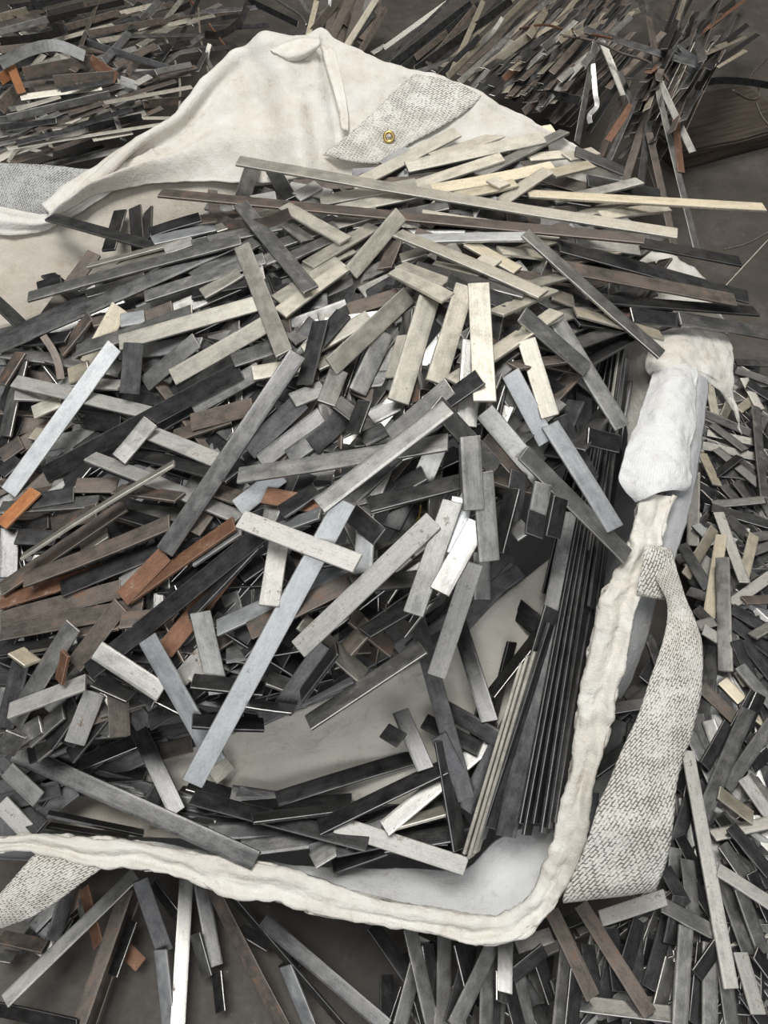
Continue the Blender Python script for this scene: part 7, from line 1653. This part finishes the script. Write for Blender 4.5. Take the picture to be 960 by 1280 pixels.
('d',6819,7412,1782,964,267,13,-69,201,977,411,254,0),
('g',6003,2535,1473,25,-999,-25,-87,-27,996,1666,254,0),
('d',6951,8302,1463,770,-555,314,-271,162,949,423,254,-2),
('g',7103,4073,1567,606,-795,19,171,154,973,559,254,-4),
('d',10456,15080,867,814,-532,-233,97,-271,958,767,254,-11),
('d',4302,1774,1492,911,413,15,229,-535,813,1554,254,4),
('d',8852,11231,1257,253,-961,114,51,131,990,779,254,2),
('d',8543,10589,1161,459,-885,78,-674,-289,680,2705,301,9),
('d',4687,568,1525,961,275,18,147,-566,811,1717,254,-4),
('g',6506,2655,1690,854,-512,-96,242,227,943,740,254,6),
('g',7399,9134,1286,122,992,-28,-290,63,955,1297,288,0),
('g',-5906,1705,944,483,875,13,26,-29,999,737,254,0),
('g',4640,1919,1489,835,551,17,277,-446,851,1792,254,-5),
('d',212,491,1199,-374,-909,-183,502,-364,784,852,254,4),
('d',5682,597,1527,998,-56,1,23,423,906,1156,254,0),
('g',3440,1091,1491,367,929,49,100,-92,991,1375,254,-7),
('d',8800,11903,1161,991,-131,19,-31,-91,995,876,254,4),
('d',7090,5452,1760,573,772,275,148,-427,892,1004,254,2),
('w',6881,7161,1782,844,-441,-306,283,-119,952,436,254,3),
('g',7249,5530,1408,193,-981,-17,-553,-123,824,2212,261,0),
('d',8518,11172,1271,363,-928,90,33,110,993,677,254,1),
('d',6661,2723,1722,204,-970,132,111,157,981,831,254,5),
('t',9948,14579,801,764,641,-75,162,-78,984,625,254,-1),
('d',5816,6215,1247,-105,-994,-16,-426,30,904,877,274,-5),
('g',9738,15278,576,647,762,-23,155,-101,983,3141,338,0),
('b',7555,9948,1368,440,-892,103,-11,109,994,681,254,0),
('g',6151,5202,1410,175,984,20,-311,36,950,1090,274,3),
('g',6689,3998,1435,594,805,15,-77,38,996,1629,254,0),
('d',10427,15952,552,764,-646,5,-499,-585,639,1455,360,3),
('d',8046,10776,1138,-680,-730,70,76,25,997,1501,288,-22),
('d',9652,12988,813,7,-993,116,-652,84,754,2969,312,0),
('d',7447,6608,1532,565,-820,90,-144,9,990,915,254,1),
('g',5087,1118,1509,-466,-884,-28,95,-81,992,1484,254,0),
('d',9974,13771,705,255,-963,84,-715,-130,687,1769,332,-9),
('d',8114,11389,1040,-276,-955,109,-394,216,893,3504,291,-18),
('g',6956,3074,1460,-67,-997,-25,-205,-11,979,1084,254,0),
('g',1916,862,1737,-91,-996,25,609,-36,792,425,254,0),
('g',6703,3543,1447,-421,-907,-19,72,-54,996,1244,254,0),
('n',-5725,2151,909,704,711,-3,19,-14,1000,643,254,0),
('d',4054,1522,1496,387,922,30,350,-177,920,875,254,-13),
('d',7788,7704,1356,840,-542,-2,-364,-567,739,1943,303,10),
('d',9098,10874,1128,82,-992,101,-607,30,794,1519,282,-7),
('g',7450,6450,1386,-46,-999,-13,-533,14,846,2056,266,0),
('g',3731,622,1506,41,-998,-51,232,-40,972,1115,254,-3),
('g',9987,14737,610,969,246,-11,171,-640,749,2432,329,-5),
('g',3522,1790,1069,953,301,27,-195,545,816,248,254,0),
('d',7048,4026,1437,674,739,16,-63,36,997,2455,268,0),
('g',-5389,2036,931,438,-899,1,-302,-146,942,592,254,0),
('d',9747,13247,782,-527,-845,90,-66,147,987,4636,360,-23),
('d',7322,8161,1338,420,-908,3,-565,-259,783,1469,317,-10),
('g',8577,9757,1238,599,800,-41,75,-6,997,2623,325,0),
('d',9452,12312,914,192,-973,125,-740,-60,670,3243,360,30),
('d',6172,1196,1508,775,-631,-19,157,164,974,801,254,9),
('d',5700,949,1517,-387,-922,-26,333,-166,928,1665,254,0),
('d',8689,9471,1499,921,390,-13,-82,227,971,570,254,0),
('g',8763,13051,794,873,-484,60,-412,-667,621,1139,360,0),
('d',5415,2690,1469,-718,-696,-17,281,-312,908,1108,254,8),
('d',8831,10991,1115,283,-953,104,-704,-133,698,1697,319,25),
('d',5514,643,1525,639,769,24,235,-225,946,1405,254,0),
('g',6797,3244,1455,604,-797,-21,82,36,996,1054,254,-15),
('d',8215,9936,1237,889,-458,28,-312,-559,768,1308,340,9),
('g',9297,12401,899,73,-990,124,-673,43,738,3496,297,6),
('g',1449,506,866,159,-981,-111,556,-4,831,623,254,0),
('d',-1704,1253,453,869,495,20,-264,429,864,350,254,2),
('g',7262,6125,1394,903,-429,-9,-211,-463,861,1312,272,-8),
('g',6090,1328,1505,526,-850,-23,231,117,966,1484,254,0),
('g',6522,1113,1511,7,-1000,-28,62,-28,998,1534,254,-7),
('d',7216,5053,1414,253,-967,-18,-101,-45,994,2053,254,0),
('d',8287,8890,1304,1000,-1,0,0,-569,823,1557,291,14),
('d',9316,15184,572,409,912,-30,0,33,999,2319,357,18),
('d',8267,10377,1187,507,-860,66,-663,-340,667,2468,344,18),
('g',6365,3855,1442,56,998,23,-362,-1,932,1683,272,-15),
('d',5798,4140,1647,325,931,166,282,-263,923,906,254,13),
('g',9193,12789,835,513,-851,111,-693,-334,639,1356,360,0),
('g',8760,9838,1446,935,272,-228,210,94,973,728,254,5),
('d',5380,1082,1512,-225,-974,-28,285,-94,954,1616,254,-15),
('d',9520,14872,605,579,815,-36,73,-8,997,2551,360,19),
('d',9954,15150,586,-376,-926,34,-305,159,939,1911,360,0),
('g',1971,802,1137,-206,-973,-102,421,-182,889,1385,254,-11),
('g',8181,7831,1350,572,-820,-1,-500,-350,792,1406,269,-8),
('d',731,1028,916,-194,-976,-99,239,-145,960,1190,254,9),
('d',5927,1955,1488,1000,-24,0,8,321,947,1975,254,0),
('d',7870,8340,1328,881,474,-3,136,-248,959,1918,312,11),
('d',10421,13786,720,-231,-969,87,-407,177,896,3978,346,0),
('d',5872,2931,1464,515,-857,-16,87,34,996,1572,254,0),
('d',5963,3972,1436,537,844,24,-46,1,999,805,274,0),
('d',6671,3484,1450,867,498,12,158,-298,941,2173,254,0),
('g',5983,3113,1458,-320,-947,-22,207,-93,974,1621,254,-8),
('d',8011,7964,1347,924,-382,2,-244,-588,771,1081,307,-16),
('g',8882,11497,1030,193,-974,115,-618,-29,786,3232,308,7),
('g',6647,5119,1413,-195,-981,-18,-328,48,943,1321,254,-2),
('d',3686,736,1500,703,709,57,294,-363,884,1723,254,0),
('d',9758,14123,641,395,-916,69,-716,-260,647,1822,360,-5),
('g',4024,1897,1036,964,250,86,-195,453,870,1386,254,-20),
('d',7126,9570,997,931,330,154,-168,13,986,520,254,0),
('d',8455,11074,1103,486,-869,98,-645,-281,711,1664,330,11),
('d',7039,5619,1403,39,-999,-17,-488,-34,872,1275,292,0),
('g',8398,8835,1307,909,418,-7,164,-341,926,1912,280,0),
('g',7143,4456,1428,86,-996,-19,-240,-39,970,2116,254,7),
('d',5161,5646,1169,818,572,55,-82,21,996,1085,254,-3),
('g',4827,777,1519,-364,-931,-32,320,-157,934,1541,254,0),
('g',6872,5447,1410,807,-590,-10,-347,-489,800,750,257,-1),
('d',6027,426,1530,-272,-962,-30,18,-36,999,595,254,-6),
('d',6425,1148,1511,-258,-966,-25,264,-95,960,1074,254,0),
('d',5914,1836,1490,130,-991,-25,-66,-33,997,1088,254,-6),
('d',-6280,1805,796,617,678,399,-329,-239,914,815,254,10),
('d',7623,10426,854,37,-996,82,-566,47,823,1730,284,0),
('d',8916,9605,1262,405,-914,36,-604,-237,761,1460,297,4),
('d',4277,648,1515,-669,-742,-40,206,-238,949,1524,254,0),
('d',6938,5791,1214,23,-984,175,-499,141,855,2488,293,-14),
('g',7978,7922,1345,994,111,2,54,-504,862,1218,315,0),
('d',6202,1163,1510,-161,-987,-28,237,-66,969,1577,254,0),
('g',3604,1094,1498,442,896,45,289,-189,938,977,254,-3),
('g',10589,15756,561,658,-753,9,-581,-499,643,1322,360,0),
('d',7282,4824,1620,689,-659,-302,217,-210,953,618,254,4),
('g',4910,599,1523,641,767,26,190,-192,963,910,254,-11),
('d',7747,8544,1318,275,-961,12,-539,-144,830,2419,263,0),
('t',7545,5403,1548,704,-710,21,-110,-79,991,279,254,3),
('d',5186,361,1533,-884,-467,-15,203,-412,888,996,254,0),
('d',5064,5257,971,-895,-444,-28,6,-75,997,1130,256,-3),
('d',7621,5933,1394,-478,-878,-14,-286,140,948,1467,268,-4),
('d',8516,10580,1169,949,-315,28,-226,-612,758,1551,311,2),
('t',7376,6277,1592,351,-936,-20,80,8,997,331,254,0),
('g',5553,3390,1450,118,993,23,213,-47,976,1220,254,0),
('g',695,372,719,543,-840,-12,189,108,976,694,254,0),
('g',9104,11915,974,530,-840,114,-649,-315,693,2034,337,-14),
('g',9047,12658,857,617,-780,105,-665,-445,601,1298,303,4),
('d',2939,717,1479,-232,970,67,326,13,945,596,254,0),
('d',4729,5317,1207,-482,-876,-28,-192,75,978,1019,298,0),
('d',2099,1103,1044,-730,-679,85,401,-324,857,1479,254,0),
('d',-5767,1910,483,625,781,-11,52,-28,998,803,254,8),
('g',3639,1038,1499,-606,-794,-46,154,-174,973,851,254,10),
('d',6733,6113,1389,-135,-991,-14,-382,39,923,1334,258,-6),
('d',5717,1925,1490,999,-38,0,16,443,896,1977,254,-10),
('d',8206,11257,1071,113,-987,116,-652,15,758,1794,323,-9),
('d',6135,987,1514,301,-953,-28,112,6,994,1405,254,-9),
('g',7446,10105,941,316,949,-19,-191,84,978,1653,325,0),
('g',6151,992,1514,413,-911,-25,142,38,989,797,254,0),
('g',9540,14684,610,587,808,-39,95,-21,995,1937,343,14),
('g',5938,1565,1501,981,194,5,-107,517,849,1618,254,0),
('d',4067,1818,1489,888,459,15,233,-478,847,960,254,0),
('d',5393,1606,1497,981,-193,-2,54,267,962,1843,254,0),
('d',7183,6358,1387,-151,-988,-14,-488,63,870,2375,274,-30),
('d',6746,3028,1460,999,-43,-3,9,146,989,1029,254,0),
('d',6287,2796,1466,162,-987,-24,-22,-28,999,1347,254,8),
('n',-6010,1929,552,738,674,-7,-1,12,1000,1074,254,0),
('g',3692,675,1506,-406,-912,-57,301,-192,934,653,254,6),
('d',6639,4636,1424,786,618,13,198,-272,942,2395,254,-13),
('d',6741,4436,1427,186,982,20,-120,2,993,1429,254,4),
('d',6016,2464,1474,86,-996,-24,-195,-40,980,745,254,-3),
('g',-5979,2054,816,825,-564,4,-236,-339,911,752,254,0),
('d',6000,761,1521,465,-885,-26,269,113,957,1179,254,0),
('g',9817,13048,796,167,-979,117,-720,-40,693,1674,309,-5),
('d',6425,1557,1499,107,-994,-28,0,-28,1000,1420,254,0),
('d',4659,4728,1272,-525,-851,-30,81,-85,993,1758,254,-25),
('d',8724,10693,1136,4,-996,93,-585,73,808,2996,316,4),
('g',6676,2857,1465,1000,-29,0,6,205,979,1135,254,-17),
('d',9229,13606,714,929,368,-42,263,-575,775,1904,324,-28),
('d',5688,1170,1509,869,-495,-14,53,66,996,1680,254,0),
('d',5601,1304,1509,989,146,5,-87,560,824,1568,254,-17),
('d',8097,8166,1335,912,411,0,150,-333,931,1355,289,-3),
('d',4910,1373,1502,241,970,29,64,-45,997,1508,254,1),
('d',9397,13192,758,835,-547,63,-456,-622,637,1920,319,-18),
('g',7939,9562,1249,446,894,-39,-80,83,993,2918,318,8),
('d',946,1250,814,-153,-987,-58,256,-96,962,1025,254,0),
('g',8406,9763,1242,343,938,-43,-239,131,962,1310,300,-12),
('d',8263,10310,1195,463,-884,66,-672,-302,677,2265,312,-15),
('d',5369,5941,1024,999,-50,16,-35,-404,914,851,288,4),
('d',7762,6648,1381,608,-794,-10,-387,-307,869,1238,254,0),
('d',6415,3930,1442,786,618,13,270,-362,892,1536,254,9),
('g',5045,1651,1495,792,611,18,127,-194,973,1539,254,13),
('d',6516,3201,1460,522,-853,-20,-461,-302,834,1000,267,0),
('g',1915,726,919,853,-522,-7,289,462,838,1167,254,-5),
('d',6906,5329,1539,144,-989,-27,-42,-34,999,813,254,0),
('d',7612,8120,1497,804,594,-23,-209,319,925,683,254,5),
('d',4540,1127,1507,-139,-990,-31,78,-42,996,1173,254,-1),
('d',7085,5517,1404,814,-580,-11,-187,-280,942,1746,254,0),
('g',7321,5791,1402,329,-944,-15,-538,-200,819,1139,269,0),
('d',4350,1661,1492,239,971,27,217,-80,973,1145,254,0),
('d',6997,4358,1429,153,-988,-21,-67,-31,997,1737,254,2),
('d',-6123,2245,577,186,885,-427,516,282,809,599,258,0),
('d',6022,935,1517,-295,-955,-20,314,-116,942,671,254,1),
('d',5929,3258,1454,237,-971,-22,-42,-33,999,1714,254,11),
('g',4194,957,1509,791,-611,-16,158,179,971,840,254,4),
('d',6357,2869,1464,372,-928,-21,62,3,998,1315,254,13),
('d',8458,7889,1349,328,-945,1,-636,-221,739,1214,302,6),
('g',5683,2379,1476,985,173,6,-53,270,961,2176,254,0),
('d',8047,6847,1374,716,698,9,111,-126,986,1124,254,0),
('d',4945,959,1513,75,997,31,134,-41,990,1446,254,11),
('d',5243,1523,1498,958,-286,-10,50,133,990,1813,254,5),
('g',4934,780,1520,-87,-996,-31,334,-59,941,1256,254,-3),
('d',6448,2832,1466,-392,-919,-25,234,-126,964,1314,254,0),
('d',1476,875,1187,-313,-893,322,523,120,844,819,254,0),
('g',8114,11433,1044,-788,-610,80,191,-119,974,1605,290,5),
('d',5555,879,1517,382,924,26,182,-103,978,883,254,5),
('g',7794,9082,1286,219,975,-26,-330,99,939,2302,274,-3),
('d',7756,7609,1354,982,190,2,72,-383,921,938,256,-9),
('d',6031,3042,1459,-225,-974,-21,-90,-1,996,1013,254,0),
('g',4042,933,1508,944,329,27,152,-505,850,1828,254,0),
('g',9292,10399,1187,45,-996,82,-647,33,762,1275,283,0),
('g',5734,1759,1493,182,-983,-26,73,-13,997,1618,254,3),
('d',8683,9452,1275,972,-234,11,-156,-612,776,932,268,2),
('g',7636,8045,1338,602,799,0,-33,25,999,1312,312,0),
('d',6994,3969,1438,955,295,6,-106,322,941,1041,254,0),
('g',8773,11479,1036,541,834,-104,12,116,993,1551,315,11),
('g',4931,1199,1508,472,881,28,287,-184,940,1627,254,7),
('d',6264,2887,1463,111,-994,-19,66,-12,998,825,254,-12),
('d',6434,1965,1487,708,-706,-16,180,159,971,1024,254,0),
('d',8253,8966,1297,-282,-959,21,-358,126,925,1542,326,0),
('g',7664,9141,1289,21,-999,27,-560,10,828,1770,287,0),
('g',3823,1277,1497,-77,-996,-35,255,-54,965,1021,254,0),
('g',7934,9889,1244,891,-454,24,-340,-631,697,977,300,2),
('d',5717,1184,1510,-821,-571,-19,153,-251,956,814,254,2),
('g',5602,397,1530,-232,-972,-35,187,-80,979,568,254,1),
('d',1291,928,1355,-638,-759,-130,390,-464,796,811,254,7),
('d',5267,5983,1128,955,297,21,-27,14,1000,951,254,0),
('d',4909,4723,1136,-583,-812,-18,97,-92,991,1215,254,5),
('d',7637,7595,1356,235,-972,-4,-568,-141,811,2333,314,0),
('g',5907,758,928,-26,-1000,-7,33,-8,999,775,254,1),
('d',8711,10023,1223,-130,-990,59,-549,121,827,1458,307,9),
('g',6911,4267,1431,689,725,16,-54,30,998,2552,255,0),
('g',5909,3093,1458,-62,-998,-22,7,-22,1000,1471,254,2),
('d',5473,1409,1503,802,-597,-16,222,273,936,1072,254,0),
('d',6729,2324,1480,84,-996,-25,-444,-60,894,649,256,-1),
('g',5285,829,1518,731,682,23,135,-178,975,1154,254,0),
('d',5154,5538,898,712,702,22,-139,109,984,1335,254,0),
('g',6530,3857,1441,365,-931,-20,9,-18,1000,1680,254,0),
('d',8030,9944,1097,293,-923,250,-691,-24,722,1388,279,-7),
('g',4526,938,1514,668,-744,-20,280,226,933,1280,254,0),
('d',6298,1979,1487,737,-676,-19,-17,-47,999,735,254,0),
('d',5307,1110,1511,-600,-800,-23,237,-205,950,924,254,-10),
],

}
for nm, rows in REST.items():
    V, Fc, A, mi = [], [], [], []
    for i, r in enumerate(rows):
        fin, mid, d, n, L, W, bow = unpack(r); random.seed(1000 + i)
        bar_into(V, Fc, A, mid, d, n, L, W, .0055, random.random() * 10, bow, (random.random() - .5) * .06)
        mi += [MK.index(fin)] * (len(Fc) - len(mi))
    link('buried_steel', mesh_of('buried_steel', V, Fc, A, mi), [M[q] for q in MK], kind='stuff', label=nm, cat='steel bars')

# ------------------------------------------------------------------ bent strips, hooks and wires
RIB = [
('bent_strip','d',222,22,[(-13711,33524,3506),(-12942,32108,3599),(-12312,30885,3827),(-11838,29677,4066),(-10905,28618,4409),(-11039,27479,4696),(-11468,26415,5035),(-11790,25399,5408)],'wavy dark metal strip at the top left corner','metal strip','f'),
('wire','p',90,22,[(-10904,36122,2349),(-9491,34110,2562),(-8468,32017,2718),(-7706,29860,2829),(-7149,27770,2988),(-6850,25465,2996)],'pale wire arching from the top left pile to the flap','wire','f'),
('bent_strip','g',332,22,[(-12096,25479,4716),(-11256,26124,4854),(-10499,26503,4806),(-9724,26501,4491)],'bent grey strip humped over the rusty plates','metal strip','f'),
('bent_strip','p',100,22,[(-11627,22520,3186),(-11421,23028,3308),(-11060,23212,3203),(-10489,23250,2996)],'pale bent clip above the grey webbing','metal strip','f'),
('bent_strip','d',267,22,[(-5944,38207,1659),(-6022,36543,1631),(-6288,35077,1742),(-6691,33797,1982),(-7059,32817,2432)],'dark curved strip behind the back flap','metal strip','f'),
('wire','t',94,22,[(-8024,36952,1715),(-7474,33919,2050),(-6810,30865,2369),(-6059,28069,2870)],'pale curved wire standing behind the back flap','wire','f'),
('bent_strip','g',148,22,[(-6572,31097,2835),(-6610,30437,2650),(-6350,29808,2487),(-6005,29233,2363)],'short grey bent strip beside the pale curved wire','metal strip','f'),
('wire','r',100,22,[(-8818,39228,1133),(-7199,35091,1705),(-5679,30973,2291)],'copper-brown straight wire leaning behind the back flap','wire','f'),
('bent_strip','g',139,22,[(-3691,37963,1754),(-3358,37311,1508),(-2853,36949,1465),(-2389,37015,1721),(-2342,37246,2094)],'grey ring-shaped strip at the top edge','metal strip','f'),
('wire','g',105,22,[(-4941,38639,1459),(-4240,37776,1417),(-3624,36950,1402),(-3334,36105,1372)],'grey wire curling down above the flap peak','wire','f'),
('bent_strip','g',150,22,[(1189,29809,2430),(2246,30322,2533),(3318,30938,2708),(4010,31585,2904),(4528,32387,3210)],'grey strip in a gentle curve over the back-right pile','metal strip','f'),
('bent_strip','g',231,22,[(11146,37912,1711),(10947,34699,2381),(10809,31616,3142),(10585,28744,4050),(9939,25919,4992),(9052,23070,5917)],'polished grey strip curling into a loop on the far right pile','metal strip','f'),
('bent_strip','b',220,22,[(9151,25690,5094),(9308,24966,5186),(9498,24251,5284)],'short shiny bent strip inside the loop','metal strip','f'),
('wire','n',73,22,[(5551,26255,5222),(6605,25773,5244),(7263,25174,5185),(7902,24682,5200),(8282,24116,5163),(8437,23536,5117)],'brown wire sagging across the far right pile','wire','f'),
('bent_strip','g',146,22,[(6336,24546,5147),(6429,23924,4623),(6498,23659,4347),(6298,23492,4141),(6342,23364,3961)],'grey strip with a kinked lower end, far right pile','metal strip','f'),
('bent_strip','d',206,22,[(9601,24390,4561),(10560,25289,4294),(11793,26025,3914),(13161,26650,3455)],'dark strip bowed over the floor at far right','metal strip','f'),
('wire','n',70,22,[(14094,29958,2813),(13242,28744,2932),(12749,27712,3179),(12641,26691,3434),(12255,25576,3623),(11565,24729,4000),(10698,24146,4561)],'twisted brown wire on the floor at far right','wire','f'),
('wire','n',61,22,[(11941,24954,3784),(12021,24395,3640),(12225,23882,3530)],'short brown wire end beside the twisted wire','wire','f'),
('wire','n',56,22,[(9828,18986,2609),(10637,19347,2564),(11532,19906,2657)],'thin brown wire on the bare floor at the right edge','wire','f'),
('wire','r',80,22,[(4949,30481,3622),(5581,29334,4235),(6007,27936,4673),(6501,26570,5134),(6922,25195,5587)],'rusty wire tying the back-right scrap pile','wire','f'),
('wire','p',49,22,[(8016,16033,1765),(8624,16776,1914),(9313,17459,2021),(9950,18155,2136),(11207,19399,2635)],'thin pale rod lying on the floor beyond the corner','wire','f'),
('hook_strip','n',193,22,[(-3447,14200,7508),(-3339,13527,7628),(-3096,12893,7776),(-2700,12355,7991),(-2114,11953,8300),(-1604,11660,8687)],'brown hooked strip curling up by the inner wall','metal strip','f'),
('hook_strip','n',123,22,[(-5896,10139,7328),(-5706,9894,7225),(-5586,9649,7122),(-5521,9407,7020)],'brown curved strip on the left slope above the whitish bar','metal strip','f'),

]
for i, (nm, fin, W, T, pts, label, cat, mode) in enumerate(RIB):
    pts = crom([Vector(p) / 1e4 for p in pts], 6); W /= 1e4; T /= 1e4
    V, Fc, A = [], [], []; n_ = len(pts); s = 0.; o0 = pts[0].copy()
    for j, p in enumerate(pts):
        t = (pts[min(j + 1, n_ - 1)] - pts[max(j - 1, 0)]).normalized()
        view = (CAM - p).normalized(); up = Vector((0, 0, 1)) if mode == 'u' else view
        u = t.cross(up).normalized() if mode == 'f' else (up - t * up.dot(t)).normalized()
        nn = t.cross(u).normalized()
        if j: s += (p - pts[j - 1]).length
        ring_ = 8 if nm == 'wire' else 4
        prof = [(math.cos(a * math.tau / 8) * W / 2, math.sin(a * math.tau / 8) * W / 2) for a in range(8)] if nm == 'wire' else [(-W / 2, T / 2), (W / 2, T / 2), (W / 2, -T / 2), (-W / 2, -T / 2)]
        for y, z in prof: V.append(p - o0 + u * y + nn * z); A.append((s + i, y, i * 1.7, 0))
    for j in range(n_ - 1):
        for q in range(ring_): Fc.append((j * ring_ + q, j * ring_ + (q + 1) % ring_, (j + 1) * ring_ + (q + 1) % ring_, (j + 1) * ring_ + q))
    Fc.append(tuple(reversed(range(ring_)))); Fc.append(tuple((n_ - 1) * ring_ + q for q in range(ring_)))
    me = mesh_of(nm, V, Fc, A)
    if nm == 'wire': me.polygons.foreach_set('use_smooth', [True] * len(me.polygons))
    o = link(nm, me, [M[fin]], label=label, cat=cat); o.location = o0
# small brass screw lying among the bars
sc = empty('brass_screw', (0.0490,0.6199,0.7448), 'tiny brass screw resting on a grey bar above the liner', 'screw')
bpy.context.view_layer.update()
def lathe(name, c, ax, prof, mat, parent, seg=14):
    V, Fc = [], []; ax = ax.normalized(); e1 = ax.orthogonal().normalized(); e2 = ax.cross(e1)
    for r, h in prof:
        for i in range(seg): a = i * math.tau / seg; V.append(c + ax * h + (e1 * math.cos(a) + e2 * math.sin(a)) * r)
    for j in range(len(prof) - 1):
        for i in range(seg): Fc.append((j * seg + i, j * seg + (i + 1) % seg, (j + 1) * seg + (i + 1) % seg, (j + 1) * seg + i))
    Fc.append(tuple(reversed(range(seg)))); Fc.append(tuple((len(prof) - 1) * seg + i for i in range(seg)))
    me = bpy.data.meshes.new(name); me.from_pydata(V, [], Fc)
    o = link(name, me, [mat]); hang(o, parent)
sl = sc.location.copy(); ax = Vector((.3, -.5, .8))
lathe('head', sl, ax, [(.001, .0), (.0042, .001), (.0044, .0025), (.003, .004)], kb.m, sc)
lathe('shank', sl, Vector((.15, .8, .25)), [(.0016, 0), (.0016, .008), (.0013, .009), (.0016, .010), (.0013, .011), (.0016, .012), (.0012, .022)], kb.m, sc)
# old timber and loose scale on the floor behind
kw_ = N('old_timber'); tcw = kw_.n('TexCoord'); g_ = kw_.noise(tcw.outputs['Object'], 1, 5, .65, (4, 70, 70))
kw_.l(kw_.ramp(g_, [(.35, (.022, .016, .012)), (.65, (.075, .056, .041))]), kw_.b.inputs['Base Color']); kw_.b.inputs['Roughness'].default_value = .8
def timber(pts, W, H, label):
    a, b = Vector(pts[0]), Vector(pts[1]); d = (b - a); L = d.length; bm = bmesh.new(); bmesh.ops.create_cube(bm, size=1)
    bmesh.ops.scale(bm, vec=(L, W, H), verts=bm.verts); bmesh.ops.bevel(bm, geom=bm.edges[:], offset=.008, segments=2, affect='EDGES')
    bmesh.ops.subdivide_edges(bm, edges=[e for e in bm.edges if e.calc_length() > .2], cuts=8, use_grid_fill=True)
    for v in bm.verts: v.co += Vector((0, .016 * noise.noise(v.co * 4), .008 * noise.noise(v.co * 6)))
    me = bpy.data.meshes.new('timber_plank'); bm.to_mesh(me); bm.free()
    n = Vector((-d.y, d.x, 0)).normalized()
    o = link('timber_plank', me, [kw_.m], label=label, cat='plank'); o.location = (a + b) / 2 + n * W / 2; o.rotation_euler = (0, 0, math.atan2(d.y, d.x))
timber(((1.101,2.727,.036),(1.614,2.939,.036)), .34, .07, 'broad dark timber plank lying on the floor at the far right edge')
